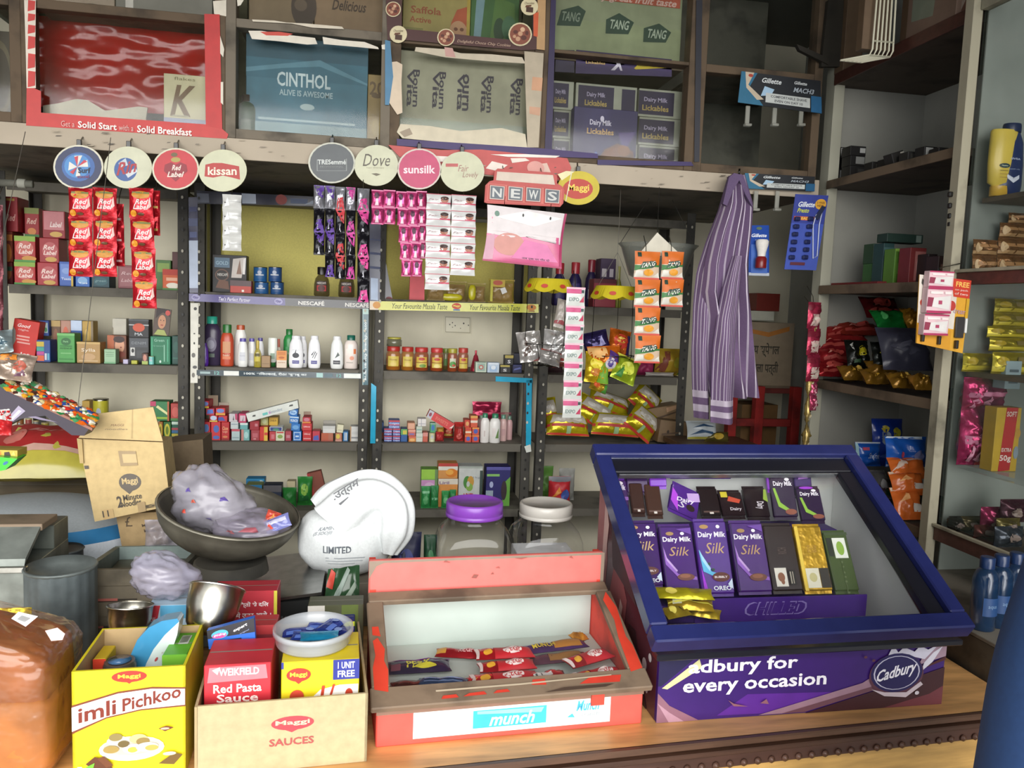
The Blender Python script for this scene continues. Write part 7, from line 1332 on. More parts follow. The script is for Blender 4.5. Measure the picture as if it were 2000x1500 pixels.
for z in (1.915,1.726,1.485,1.25,1.075): 
    m=MB(); m.box((XR+.035+WX)/2,.89,z-.012,WX-XR-.045,.88,.012,'d5a4e40' if z!=1.25 else 'x7a8a84'); m.build('shelf_board',e,world=True)
for z0,z1 in ((1.094,1.698),(1.74,2.358)):
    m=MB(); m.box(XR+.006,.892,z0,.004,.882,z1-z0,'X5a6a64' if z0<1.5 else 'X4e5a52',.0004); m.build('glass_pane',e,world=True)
m=MB(); m.box((XR+.03+WX)/2,1.79,.96,WX-XR-.03,.006,1.64,'q8c948c'); m.build('side_panel',e,world=True)
m=MB(); m.box(WX-.006,.88,.96,.008,.9,1.64,'q8c948c'); m.build('back_panel',e,world=True)
m=MB(); m.box((1.255+WX)/2,1.345,0,WX-1.255,.45,.955,'d5c564a',.003); m.box(1.62,.9,0,.36,.44,.955,'d5c564a'); m.build('base',e,world=True)
m=MB(); m.box((1.25+WX)/2,1.34,.9555,WX-1.25,.46,.008,'d7a7468'); m.build('base_top',e,world=True)
# ---- goods
bw='r .1 .55 .48 .95 c4c4c0;r .6 .1 .9 .5 8a8a86'
rowsX(f'''
B 1628 326 1660 345 .05 1c1a1a .03|r .4 .1 .95 .8 c8c8c4|kohl_carton|small black carton with a white square, bottom left of the stack
B 1661 324 1690 345 .05 1e1c1c .03|r .5 .2 .95 .8 3a3836|kohl_carton|small black carton, bottom right of the stack
B 1628 306 1660 ~326 .05 1e1c1c .03|r .5 .2 .9 .8 4a4844|kohl_carton|small black carton, middle left of the stack
B 1661 304 1690 ~324 .05 1c1a1a .03|r .35 .2 .95 .9 8a8a86|kohl_carton|black carton with grey square, middle right of the stack
B 1628 287 1660 ~306 .05 1e1c1c .03|r .45 .1 1 .9 d0d0cc|kohl_carton|small black carton with a white square, top left of the stack
B 1661 285 1692 ~304 .05 1c1a1a .03|r .6 .3 .95 .8 b8b8b4|kohl_carton|black carton with small white mark, top right of the stack
B 1704 316 1726 330 .04 242220 .01|r .3 .2 .8 .8 5a564e|kohl_carton|first small black carton of the straggling row
B 1730 310 1750 326 .04 201e1c .01||kohl_carton|second small black carton of the straggling row
K 1748 300 1772 322 .04 242220 .01 -20|r .7 .1 1 .9 b8b4a8|kohl_carton|third, tipped black carton of the straggling row
B 1774 296 1800 316 .04 2a2826 .01|r .2 .3 .7 .8 4a4844|kohl_carton|fourth small black carton of the straggling row
B 1806 286 1832 306 .04 1e1c1c .01|r .1 .2 .65 .9 a8a8a4|kohl_carton|fifth carton with grey square
B 1834 288 1854 304 .04 1c1a1a .01||kohl_carton|last small black carton of the straggling row
''',1.47,2.0452,'on upper right shelf','small black cartons on the upper right shelf')
rowsX('''
B 1705 515 1726 545 .05 3f6a3c .06|r .1 .1 .9 .5 6a8a58|cream_carton|dull green carton, lower left of the green group
B 1705 476 1726 ~515 .05 34503a .06|r .1 .6 .9 .7 5a7a60|cream_carton|dark green carton, upper left of the green group
B 1727 475 1748 545 .05 2f4c4c .06|r 0 .7 1 .9 4a6a6a;r .1 .3 .9 .4 4a7a6a|cream_carton|tall dark teal carton in the green group
B 1749 486 1776 545 .05 5f8a34 .06|r 0 .92 1 1 88b048;r .2 .3 .8 .6 78a048|cream_carton|lime green carton in front of the group
B 1732 457 1804 ~474 .05 2a4038 .1|r .8 .1 .95 .9 8a9a90|cream_carton|long dark green carton lying across the top
B 1779 484 1811 545 .05 7a2c2c .06|r .3 .1 .95 .9 a86a64;e .6 .5 .2 .3 c0908a|cream_carton|dusty red carton with a pale panel
B 1814 496 1832 545 .05 2a2020 .07||cream_carton|dark carton right of the dusty red one
B 1834 500 1856 545 .05 3c2a26 .07|r .2 .3 .8 .7 7a5a4c|cream_carton|brown carton at the right end by the metal post
''',1.46,1.7105,'on middle right shelf','cartons on the middle right shelf')
m=MB(); q=[atX(*k,1.47) for k in ((1612,546),(1715,548),(1700,541),(1640,543))]; m.prism([V((1.46,2.37,1.712)),V((1.46,2.13,1.712)),V((1.54,2.13,1.714)),V((1.54,2.37,1.713))],(0,0,.008),'7a2a2c'); tag(m.build('paper_folder'),'flat dark red papers lying at the left of the green cartons','paper')
SN='r .1 .15 .9 .3 a84038;e .5 .6 .25 .2 c85048;p d89080 .2 .4 .4 .5 .3 .55'
def pile(x0,y0,x1,y1,X,d,col,spec,label,cat,grp,rx=-60,rz=0,name='snack_bag',t=.04,amp=.3):
    p=atX((x0+x1)/2,(y0+y1)/2,X); a=atX(x0,(y0+y1)/2,X); b=atX(x1,(y0+y1)/2,X); dd=p.y*.98+.1756*X
    w=abs(x1-x0)*dd/1550; h=abs(y1-y0)*dd/1550*d; zb=atX((x0+x1)/2,y1,X).z
    o=pouch(w,h,t,col,spec,seed=(x0+y0)%13,amp=amp).build(name,loc=V((p.x,p.y,zb+t*.35)),rot=(R(rx),0,R(rz))); return tag(o,label,cat,grp)
g='snack bags heaped on the right wall shelf'
for i,(a,b,c,d,X,col,l,rx) in enumerate((
 (1598,715,1672,744,1.48,'9c2026','red snack bag at the bottom of the left red pile',-45),(1600,690,1676,720,1.5,'a4242a','red snack bag, second from the bottom of the left red pile',-50),(1596,664,1680,694,1.52,'98202a','red snack bag, third from the bottom of the left red pile',-50),(1605,646,1700,672,1.55,'a82c2c','red snack bag, fourth from the bottom of the left red pile',-55),(1640,636,1730,662,1.6,'9a3428','rust red snack bag spread over the top of the red pile',-60),(1634,600,1720,634,1.62,'a4262c','glossy red snack bag, topmost on the shelf at the back',-40),(1690,592,1770,630,1.66,'7c2024','dark red snack bag behind the green one',-40))):
    pile(a,b,c,d,X,1.4,'f'+col,SN,l,'bag',g,rx)
pile(1712,616,1792,652,1.56,1.4,'f208a3c','e .2 .5 .08 .2 50b060','bright green snack bag lying right of the red pile','bag',g,-45)
pile(1772,612,1800,650,1.6,1.3,'fb88428','','orange yellow snack bag beside the green one','bag',g,-40)
pile(1722,656,1832,738,1.5,1.1,'g3a3a48','p 4a4a5a .1 .5 .5 .6 .8 .4 .5 .3','big slate grey bag slumped at the right of the snack shelf','bag',g,-25,t=.06)
pile(1655,676,1706,732,1.48,1.1,'f1c1e1a','e .6 .6 .2 .16 d0c020;p c8c8c0 .1 .8 .3 .9 .2 .6;r .2 .2 .5 .3 3a5a3c','black snack bag with a yellow spot, left of two','bag',g,-20)
pile(1706,680,1756,732,1.48,1.1,'f1c201c','e .4 .55 .2 .16 c8c030;e .4 .3 .15 .12 d8d4b0;p 9a9a94 .3 .8 .6 .95 .5 .7','black snack bag with a yellow spot, right of two','bag',g,-20)
for i,(a,b,c,d) in enumerate(((1646,722,1700,752),(1690,728,1752,760),(1742,735,1796,768),(1786,740,1828,772),(1700,712,1760,742))):
    pile(a,b,c,d,1.455+.02*(i==4),1.3,'f8a6420','p d8a838 .3 .3 .45 .35 .4 .6;e .7 .6 .1 .15 e0b850',['first gold foil bag from the left along the shelf edge','second gold foil bag along the shelf edge','third gold foil bag along the shelf edge','last gold foil bag by the metal post','gold foil bag lying on top of the gold row'][i],'bag',g,-50)
g='packs on the lowest right wall shelf'
pile(1702,826,1770,920,1.62,1.0,'s1f3a94','e .35 .6 .16 .16 8a98a8;e .35 .78 .1 .08 c8b838;e .7 .7 .14 .12 b8b030;p 3a5ab0 .1 .2 .9 .1 .8 .4','blue pack printed with pale and yellow shapes at the back','pack',g,-8,name='pad_pack')
pile(1669,872,1724,920,1.52,1.0,'s2058b4','r .0 .0 .06 1 a8d0d8;r .18 .66 .4 .78 c03c58;t .62 .4 .3 .5 d8e4f4 i Stayfree;r .0 .94 1 1 d0d8e0','blue pack with red tab and script, left of two','pack',g,-10,name='pad_pack')
pile(1726,862,1818,922,1.50,1.0,'s2058b0','p d0dce8 .0 .95 .9 .9 .9 1 .05 1;e .3 .4 .05 .1 c04860;e .7 .35 .12 .2 7a80b0;r .0 .02 .5 .08 b8c8dc','wide blue pack, right of two','pack',g,-10,name='pad_pack')
pile(1640,898,1684,935,1.5,1.0,'f1c241c','p 3a4a38 .1 .4 .9 .3 .8 .7','black snack pack at the left behind the chocolate case','pack',g,-25,name='snack_pack')
pile(1650,918,1690,952,1.48,1.0,'f2a8a34','p c8d0a0 .1 .7 .4 .9 .3 .5','green snack pack at the left behind the chocolate case','pack',g,-30,name='snack_pack')
pile(1678,928,1752,985,1.47,1.1,'f9a9894','t .45 .4 .14 .4 5a2c30 b MASALA;t .5 .24 .14 .4 4a2c30 b BOOM;e .4 .7 .12 .12 5a5a58;p c8c8c8 .6 .3 .9 .2 .9 .5 .7 .6;e .85 .2 .14 .12 2a5a38','silver grey snack pack with dark lettering','pack',g,-35,name='snack_pack')
for i,(a,b,c,d) in enumerate(((1750,966,1812,1026),(1742,934,1816,978),(1738,905,1818,945))):
    pile(a,b,c,d,1.452+.015*i,1.1,'sc8642a','r .55 .2 .95 .45 d8d0c4;p e8a868 .1 .5 .5 .6 .4 .8;r 0 .88 1 1 d8c0a8' if i<2 else 'p d8c0b0 .0 .3 .4 .6 .3 .9;r .5 .8 1 .9 d0b0a0',('lowest','middle','top')[i]+' orange pack of three by the metal post','pack',g,-30,name='noodle_pack')
# ---- inside the glass cabinet
def cabz(px,py0,py1,w2,X,zs): 
    Y=min(1.715,atX(px,py1,X).y); a,b=atY(px-w2,py1,Y),atY(px+w2,py1,Y); return V((max((a.x+b.x)/2,1.458+(b.x-a.x)/2),Y,zs)),b.x-a.x,atY(px,py0,Y).z-zs
l,w,h=cabz(1934,248,376,26,1.56,1.9155); bottle(l,w,h,.5,'gd8c050','gd0a838','inv','e .4 .66 .26 .07 1c3a3c;t .4 .66 .04 .3 c8d0b0 b Vaseline;r .2 .5 .6 .52 8a7a30;r .2 .4 .6 .42 b89a40;r .2 .3 .6 .32 b89a40','lotion_bottle','yellow lotion bottle with a dark oval label in the glass cabinet','bottle','lotion bottles in the glass cabinet')
l,w,h=cabz(1977,238,372,27,1.56,1.9155); bottle(l,w,h,.5,'g1c2c58','g182448','oval','t .5 .78 .05 .6 b8c4d8 b NIVEA;t .5 .5 .04 .6 98a8c8 n smooth milk;p d8e0ec .2 .25 .5 .12 .8 .25 .78 .35 .5 .22 .22 .35','lotion_bottle','dark blue lotion bottle with a white swoosh in the glass cabinet','bottle','lotion bottles in the glass cabinet')
def cpack(x0,y0,x1,y1,X,zs,d,col,spec,name,label,cat,grp=None,kind='P',z=None):
    Y=min(atX((x0+x1)/2,y1,X+.045).y,1.775-d*(1 if kind=='B' else .6)); a,b=atY(x0,y1,Y),atY(x1,y1,Y); sx=V((max(0,1.456-a.x),0,0)); a=a+sx; b=b+sx; zb=zs if zs else atY((x0+x1)/2,y1,Y).z; h=atY((x0+x1)/2,y0,Y).z-zb
    if kind=='P': o=pouch(b.x-a.x,h,d,col,spec,seed=(x0+y0)%13,amp=.3).build(name,loc=V(((a.x+b.x)/2,Y,zb)))
    else: o=carton(b.x-a.x,h,d,col,spec).build(name,loc=V(((a.x+b.x)/2,Y,zb)))
    return tag(o,label,cat,grp)
g='bronze wafer packets in the glass cabinet'
W_='r .0 .1 1 .3 c09a68;r .0 .5 1 .7 b88a58;e .1 .5 .08 .3 e0c090'
for i,(a,b,c,d,X,l) in enumerate(((1896,500,1944,535,1.52,'lowest left bronze packet'),(1944,500,2000,535,1.53,'lowest right bronze packet'),(1898,468,1946,500,1.54,'middle left bronze packet'),(1946,466,2004,500,1.55,'middle right bronze packet'),(1950,436,2006,466,1.56,'upper bronze packet'),(1968,416,2008,438,1.57,'topmost bronze packet'))):
    cpack(a,b,c,d,X,None if i>1 else 1.7265,.03,'f8a6038',W_,'wafer_packet',l+' in the pile behind the cabinet glass','packet',g)
g='yellow biscuit packets in the glass cabinet'
YB='r .0 .1 1 .35 d8c838;e .2 .6 .14 .2 b8a020;r .6 .5 .9 .8 8a7a40'
for i,(a,b,c,d,X,l) in enumerate(((1872,690,1940,715,1.50,'bottom left'),(1936,688,2004,715,1.50,'bottom right'),(1930,660,2004,686,1.53,'second layer right'),(1926,638,2004,660,1.55,'third layer right'),(1938,612,2004,638,1.57,'fourth layer right'),(1940,584,2004,612,1.59,'top layer right'))):
    cpack(a,b,c,d,X,None if i>1 else 1.4855,.03,'fa89a24',YB,'biscuit_packet',l+' yellow packet of the pile behind the cabinet glass','packet',g)
cpack(1962,705,1992,760,1.50,None,.04,'9ab0b4','r .2 .2 .8 .4 5a6a70;r .2 .6 .8 .7 5a6a70','sachet_box','pale aqua box standing between yellow and pink packs in the cabinet','box',None,'B')
g='pink packs in the glass cabinet'
PKs='r .1 .4 .9 .55 c87898;p d898b0 .2 .1 .6 .05 .5 .4'
for i,(a,b,c,d,X,l,col) in enumerate(((1848,800,1886,882,1.49,'lower left','a8285c'),(1888,795,1922,884,1.51,'lower right','98305c'),(1852,736,1890,800,1.51,'upper left','b02c60'),(1892,738,1960,795,1.54,'upper wide','8a3458'))):
    cpack(a,b,c,d,X,1.2505 if i<2 else None,.05,'f'+col,PKs,'pad_pack',l+' pink pack behind the cabinet glass','pack',g)
cpack(1905,806,1932,888,1.48,1.2505,.03,'b02c30','r .1 .3 .9 .5 c86a70;r 0 .8 1 1 8a2a40','biscuit_carton','red carton between the pink packs and the yellow red box','carton',None,'B')
cpack(1938,796,1986,902,1.475,1.2505,.04,'c0a030','p b02c2c .25 .0 .72 .02 .85 1 .38 1;t .5 .2 .12 .45 e8dcd0 b 50g;t .52 .34 .06 .4 e8dcd0 b EXTRA;t .6 .9 .08 .4 e0d0c0 b SOFT;e .9 .3 .1 .1 8a98a0;e .9 .6 .12 .08 b8903a','biscuit_carton','yellow box with a slanting red band reading 50g in the cabinet','carton',None,'B')
g='sweet packets heaped at the foot of the glass cabinet'
for i,(a,b,c,d,X,col,l) in enumerate(((1850,1008,1876,1036,1.47,'2a2420','black packet'),(1872,1008,1916,1042,1.50,'5a5030','olive packet'),(1912,990,1950,1035,1.49,'9a3058','crimson packet'),(1900,1025,1944,1052,1.47,'7a4038','brown packet'),(1950,975,2000,1020,1.52,'4a2a34','dark plum packet'),(1940,1028,1996,1060,1.465,'3a4048','slate packet'),(1944,1012,1990,1036,1.48,'6a6030','dull yellow packet'))):
    cpack(a,b,c,d,X,None if i in(4,6) else 1.0755,.035,'f'+col,'e .5 .5 .2 .2 8a7a70','sweet_packet',l+' in the heap at the foot of the glass cabinet','packet',g)
for i,(px,Y) in enumerate(((1934,1.66),(1962,1.60),(1992,1.55))):
    p=atZ(px,1228-6*i+8,.964); bottle(V((p.x,p.y,.964)),.05,.155,1,'j1c3c60','g1a3058','tall','r 0 .2 1 .7 24487a;t .5 .45 .1 .5 7a98b8 n aqua','water_bottle',('left','middle','right')[i]+' dark blue bottle under the glass cabinet','bottle','dark blue bottles under the glass cabinet')
# ---- upper right corner: cartons and white wire rack
e=empty('hanging_wire_rack',atY(1690,128,2.06),'white wire rack fixed against a brown carton near the top right','rack')
m=MB(); 
P0,P1,P2,P3=atY(1704,96,2.06),atY(1744,100,2.06),atY(1752,-40,2.06),atY(1716,-40,2.06)
for i in range(6):
    f=i/5; a=P0.lerp(P1,f); b=P3.lerp(P2,f); m.tube([b,a,a+V((0,.012,-.012)),a+V((-.075,.03,-.028))],.0028,'gd8d4bc',6)
for a,b in ((P0.lerp(P3,.12),P1.lerp(P2,.12)),(P0+V((0,.012,-.012)),P1+V((0,.012,-.012))),(P0+V((-.075,.03,-.028)),P1+V((-.075,.03,-.028)))): m.tube([a,b],.003,'gd8d4bc',6)
m.build('wire_frame',e,world=True)
m=MB(); m.box((P0.x+P1.x)/2-.012,2.075,P1.z+.004,.085,.03,.34,'6a5642'); m.build('mount_board',e,world=True)
top=2.3805
def tcart(x0,x1,Y,d,h,col,spec,label):
    a,b=atY(x0,60,Y),atY(x1,60,Y); o=carton(b.x-a.x,h,d,col,spec).build('storage_carton',loc=V(((a.x+b.x)/2,Y,top))); return tag(o,label,'carton','cartons above the right wall shelves')
tcart(1652,1688,2.36,.05,.28,'6a5642','','narrow brown carton behind the white wire rack')
def tcartX(x0,x1,y,X,d,h,col,spec,label):
    a,b=atX(x0,y,X),atX(x1,y,X); o=carton(abs(a.y-b.y)-.004,h,d,col,spec).build('storage_carton',loc=V((X,(a.y+b.y)/2,top)),rot=(0,0,R(-90))); return tag(o,label,'carton','cartons above the right wall shelves')
tcartX(1756,1862,90,1.455,.2,.25,'7a6456','p 7a8070 .2 .2 .6 .15 .7 .9 .2 1;r .0 0 .12 1 5a4634','dull brown and green carton above the right wall shelves')
tcartX(1864,1895,60,1.47,.2,.3,'6a4a3c','p a89a8c .0 .0 .8 .2 1 .4 .1 .2','brown red carton at the right end above the shelves')
m=MB(); q=[atX(*k,1.45) for k in ((1820,74),(1885,40),(1872,28),(1818,60))]
# dark bracket at the loft's right end
m=MB(); m.prism([atY(*k,2.38) for k in ((1604,130),(1642,130),(1648,0),(1618,0))],(0,.015,0),'d2a261e'); m.prism([atY(*k,2.375) for k in ((1556,86),(1562,98),(1618,126),(1624,116),(1580,96))],(0,.015,0),'d2a261e'); tag(m.build('wall_mounted_bracket'),'dark wooden bracket at the right end of the loft','bracket')
# hair clip strip by the cabinet post
e=empty('hanging_clip_strip',atX(1856,470,1.432),'string of black hair clips hanging on the cabinet post','clips')
e.location=atY(1857,470,1.80)
m=MB(); m.tube([atY(1860,370,1.80),atY(1857,470,1.80)],.001,'2a2826'); m.tube([atY(1860,370,1.80),V((1.44,1.78,atY(1860,370,1.80).z+.02))],.001,'2a2826'); m.build('string',e,world=True)
for y in (380,402,422,438,458):
    m=MB(); p=atY(1857,y,1.80); m.box(p.x,1.79,p.z-.007,.02,.012,.013,'g1a1816',.003); m.build('clip',e,world=True)
# cream tube card
YC_=1.69; q=[(1789,670),(1880,690),(1897,548),(1796,536)]
e=empty('hanging_tube_card',atY(1840,692,YC_),'yellow display card of pink cream tubes hanging on the cabinet post','card')
card(q,YC_,.002,'d8a030','r 0 .3 .75 1 d8d0c4;p c83c28 .68 .75 1 .75 1 1 .62 1;t .84 .93 .07 .26 f0c060 b FREE;t .83 .85 .035 .26 f0dcd0 n on pack;t .83 .8 .035 .26 f0dcd0 n of two;e .08 .6 .05 .05 b8402c;e .66 .62 .08 .07 b83c34;p 3a3430 .05 .95 .2 .8 .16 .75 .04 .88;r .0 0 .7 .28 d09428;t .83 .55 .05 .24 b898b0 n cream;r .94 .3 1 .75 d0a028','backing_card',par=e)
for i,(y0,y1,x) in enumerate(((528,562,1838),(560,612,1834),(612,655,1828))):
    m=MB(); a,b=atY(x-24,(y0+y1)/2,YC_-.02),atY(x+24,(y0+y1)/2,YC_-.02); zt,zb=atY(x,y0,YC_-.02).z,atY(x,y1,YC_-.02).z
    m.box((a.x+b.x)/2,YC_-.022,zb,b.x-a.x,.02,zt-zb-.002,'d8b8bc'); m.dec(pf((a.x,YC_-.022,zb),(1,0,0),(0,0,1),b.x-a.x,zt-zb-.002),'r 0 .92 1 1 a83058;r 0 0 1 .1 a83058;p d8d4d0 .2 .25 .9 .15 .95 .7 .25 .6;p 8a3048 .0 .25 .2 .25 .25 .6 .02 .62;r .45 .35 .6 .5 a84060;r .1 .75 .6 .85 ecdcd8;r .68 .75 .95 .85 ecdcd8'); m.build('tube_pack',e,world=True)
for x,y in ((1800,662),(1832,668),(1866,676)):
    m=MB(); p=atY(x,y,YC_-.004); m.box(p.x,YC_-.012,p.z-.006,.006,.01,.02,'g2a2826'); m.build('peg',e,world=True)
m=MB(); p=atY(1872,650,YC_-.003); m.box(p.x,YC_-.008,p.z-.012,.022,.006,.05,'g3a3838'); m.box(p.x+.016,YC_-.008,p.z,.006,.006,.035,'ge0e0dc'); m.build('spare_tube',e,world=True)
m=MB(); p=atY(1838,540,YC_); m.tube([p,V((p.x,YC_+.01,p.z+.02)),V((XR,1.775,p.z+.04))],.0015,'m8a8880'); m.build('hook',e,world=True)
# ================================================================ BACK LEFT: SACKS, CARTONS, SWEET TRAY
SZ=lambda P:[(r*1.063,z if z<.9 else 1.6-(1.6-z)*1.063) for r,z in P]
e=empty('flour_sack',V((-.853,2.19,0)),'bulging white sack with a blue curved band, behind the grey chest','sack')
m=MB(); pr=[(.26,0),(.285,.1),(.29,.5),(.29,.93),(.283,1.0),(.272,1.027)]; m.lathe(SZ(pr),'td4dce4',36,1,.75,cap=False); m.build('body',e)
m=MB(); m.lathe(SZ([(.272,1.027),(.262,1.042),(.248,1.055)]),'s3a80b4',36,1,.75,cap=False); m.build('blue_band',e)
m=MB(); m.lathe(SZ([(.248,1.055),(.21,1.072),(.14,1.088),(.07,1.095),(0,1.096)]),'ta8b0b4',36,1,.75,cap=False); m.build('top',e)
o=pouch(.40,.26,.13,'sb4aa48','r .1 .30 .98 .95 a82c2c;t .55 .62 .12 .4 c88880 i Rice;e .25 .5 .1 .12 b86a60;r .1 .22 .98 .30 c8a090',seed=5,amp=.12,cr=.03).build('rice_bag',loc=V((-.95,2.50,1.05)),rot=(R(-66),0,R(6))); tag(o,'red and yellow rice bag lying on the white sack','bag')
e=tag(carton(.46,1.0,.42,'w6a5a44').build('storage_crate',loc=V((-.95,2.43,0))),'brown wooden crate behind the white sack, under the rice bag','crate')
YB_=1.955
e=tag(empty('noodle_carton',atY(185,1019,YB_)),'opened brown noodle carton tilted against the sacks, flap raised','carton')
card([(185,1019),(333,988),(318,864),(153,857)],YB_,.085,'cc0a878','e .53 .43 .14 .12 5a5248;p 5a5248 .42 .36 .62 .38 .5 .27;t .53 .44 .11 .2 c0a878 b Maggi;t .36 .19 .15 .07 4a4238 b 2;t .53 .23 .08 .24 4a4238 b Minute;t .5 .15 .08 .26 4a4238 b Noodles;r .12 -.0 .26 .12 b89c6c;t .16 .07 .08 .08 4a4238 b 11;r .01 .64 .06 .68 4a4238;r .45 .66 .66 .86 9a8460;r .49 .7 .66 .82 c0a878;t .7 .06 .2 .05 3a332c vb NEW;r .58 .0 .68 .14 a08860','carton_body',par=e)
card([(153,855),(318,862),(299,795),(190,808)],YB_-.004,.004,'cc4ac7c','r .62 .05 .64 1 a8905f;t .42 .5 .08 .18 7a5a40 n MAGGI;t .42 .36 .05 .3 7a6a54 n noodles','top_flap',par=e)
polycard([(150,856),(156,905),(163,905),(160,858)],YB_-.006,.004,'cb09868','side_flap',par=e)
card([(318,1030),(404,1020),(396,858),(320,866)],2.2,.12,'c6e5e48','e .9 .55 .12 .16 3a3228;e .92 .55 .07 .1 6e5e48;t .9 .3 .05 .1 3a3228 b BIG','brown_carton','dark brown carton behind the tilted noodle carton','carton')
card([(238,1068),(330,1062),(310,1000),(226,1004)],2.0,.06,'cae946a','t .25 .75 .3 .15 5a4a38 n £;t .68 .6 .12 .3 6a5844 b Maggi;t .68 .45 .1 .26 6a5844 b Masala','brown_carton','lower brown carton under the tilted noodle carton','carton')
e=tag(carton(.13,.95,.36,'w6a5a44').build('storage_crate',loc=V((-.452,1.965,0))),'brown wooden crate under the lower brown carton, mostly hidden','crate')
o=pouch(.08,.07,.04,'zb0aab4',seed=4,amp=.5).build('plastic_bag',loc=atY(318,1072,1.93)); tag(o,'crumpled clear bag between the lower brown carton and the iron pan','bag')
# sweets display tray
YT=1.85; e=empty('hanging_sweet_tray',atY(90,850,YT),'tilted dark sweet tray with a colourful candy top at the left edge','tray')
a=[atY(*k,YT) for k in ((-60,712),(165,850),(178,832),(-60,690))]
q=[(-60,862),(-60,722),(10,755),(176,834),(164,851),(140,850),(88,812),(40,818),(0,838)]
polycard(q,YT,.05,'2c2232','tray_side',par=e)
m=MB(); m.dec(qf([(0,840),(120,830),(150,836),(0,762)],YT-.0005),'p 9a92a8 .1 .3 .2 .25 .35 .7 .25 .8;p c8c4d0 .05 .1 .1 .1 .3 .65 .26 .66;p 7a7088 .4 .5 .6 .5 .8 .7 .5 .62'); m.build('gloss_fold',e,world=True)  # sheen of the dark film painted on as pale flat shapes
rr=random.Random(5); m=MB(); b0,b1=atY(8,756,YT-.004),atY(180,836,YT-.004); t0,t1=atY(26,728,YT+.055),atY(192,808,YT+.055)
m.prism([b0,b1,t1,t0],(0,.0,-.006),'8a5a48')
nrm_=(b1-b0).cross(t0-b0).normalized()
cols=['e0641c','d8c890','2c8a4c','e8e4d4','c8322c','2c4a90','e0a030','4a2c24','50a068','d8702c','f0e8d0']
for i in range(210):
    u,v=rr.random(),rr.random(); p=(b0*(1-u)+b1*u)*(1-v)+(t0*(1-u)+t1*u)*v; r=rr.uniform(.005,.013)
    n=5; an=rr.random()*6; s1=(b1-b0).normalized(); s2=nrm_.cross(s1); h=rr.uniform(.0004,.004); c=rr.choice(cols)
    P=[p+s1*r*math.cos(an+2*PI*j/n)+s2*r*math.sin(an+2*PI*j/n) for j in range(n)]; m.add(P+[p+nrm_*h*(1 if nrm_.z>0 else -1)],[[j,(j+1)%n,n] for j in range(n)],'s'+c)
m.build('candy_top',e,world=True)
for px,py in ((-45,700),(150,812)):
    p=atY(px,py,YT+.03); m=MB(); m.tube([p,V((p.x-.02,2.2,1.99))],.0009,'8a867a',5); m.build('hanger_wire',e,world=True)
o=card([(-30,925),(10,918),(34,905),(35,886)][0:2]+[(34,896),(-30,890)],1.88,.05,'s3cc030','e .75 .6 .08 .15 2a6a9a','hanging_sweet_box','bright lime green box at the left edge under the sweet tray','box')
o=card([(-30,891),(34,894),(34,880),(-30,878)],1.9,.05,'c0a840','p d88030 .3 .1 .5 .2 .5 .8 .35 .9;p 3a2a24 .6 .1 .8 .2 .75 .8 .6 .7;p d8d060 .8 .3 .95 .3 .9 .9;p 3a2a24 .1 .2 .25 .3 .2 .8','candy_pack','small speckled candy pack lying on the lime green box','pack')
for (px,py,w,h,ry,col,sp,l) in ((20,742,.08,.06,8,'fa89484','p d88430 .1 .6 .6 .7 .5 .95 .2 .9;e .7 .5 .15 .2 b05a48;p 6a4a5a .6 .1 .9 .2 .8 .4','silvery and orange foil packet hanging at the left edge over the tray'),(2,690,.05,.05,-10,'f8c9a9c','p 2c4a58 .1 .1 .9 .4 .7 .5 .2 .4','silver and dark blue foil packet at the far left edge'),(4,850,.035,.06,0,'sb8282c','r 0 .5 1 1 d8d4d0','red and white packet corner at the left edge below the tray')):
    o=pouch(w,h,.03,col,sp,seed=px,amp=.5).build('hanging_foil_packet',loc=atY(px,py,1.84),rot=(R(-20),R(ry),0)); tag(o,l,'packet')
sachets(-16,400,7,740,1,5,2.3,'f5a2028','r .2 .5 .8 .8 2a6a3a;e .5 .3 .3 .15 c8a890','dark red and green sachet strip at the far left edge of the photo',t=.012,grp=None)
# ================================================================ PASSAGE BETWEEN RACKS AND RIGHT SHELVES
e=empty('red_rack',V((1.62,3.0,0)),'red painted rack standing in the dark passage beside the shirt','rack')
for px in (1432,1484,1556):
    x=atY(px,800,2.9).x; m=MB(); m.box(x,2.9,0,.035,.035,1.33,'d9c2420'); m.build('post',e,world=True)
x0,x1=atY(1432,800,2.9).x,atY(1556,800,2.9).x
m=MB(); m.box((x0+x1)/2,2.905,1.17,x1-x0-.04,.02,.03,'d8a2420'); m.build('crossbar',e,world=True)
for z in (1.33,.9,.5):
    m=MB(); m.box((x0+x1)/2,2.937,z-.03,x1-x0+.03,.26,.02,'d6a2a24'); m.build('shelf_board',e,world=True)
def pc(x0,y0,x1,Y,zb,d,col,spec,label,name='brown_carton'):
    a,b=atY(x0,y0,Y),atY(x1,y0,Y); o=carton(b.x-a.x,a.z-zb,d,col,spec).build(name,loc=V(((a.x+b.x)/2,Y,zb))); return tag(o,label,'carton','cartons on the red rack')
pc(1452,628,1553,2.945,1.3205,.2,'9a8a74','p b87838 .1 .9 .5 .85 .9 .95 .9 .88 .5 .78 .1 .84;t .42 .58 .22 .62 4a463c b चाय स्पेशल;t .42 .3 .22 .62 4a463c b मसाला पत्ती;r 0 0 1 .04 7a6a58','pale brown carton with two lines of Hindi on the red rack')
pc(1450,790,1520,2.98,.8905,.15,'7a5c38','','tan carton on the lower shelf of the red rack')
m=MB(); p=atY(1490,612,2.98); o=carton(.10,.04,.1,'c8c8b8','r 0 0 1 .1 9a9a8c').build('white_packet',loc=V((p.x,2.98,atY(1500,628,2.945).z+.001))); tag(o,'white packet lying on the pale brown carton','packet')
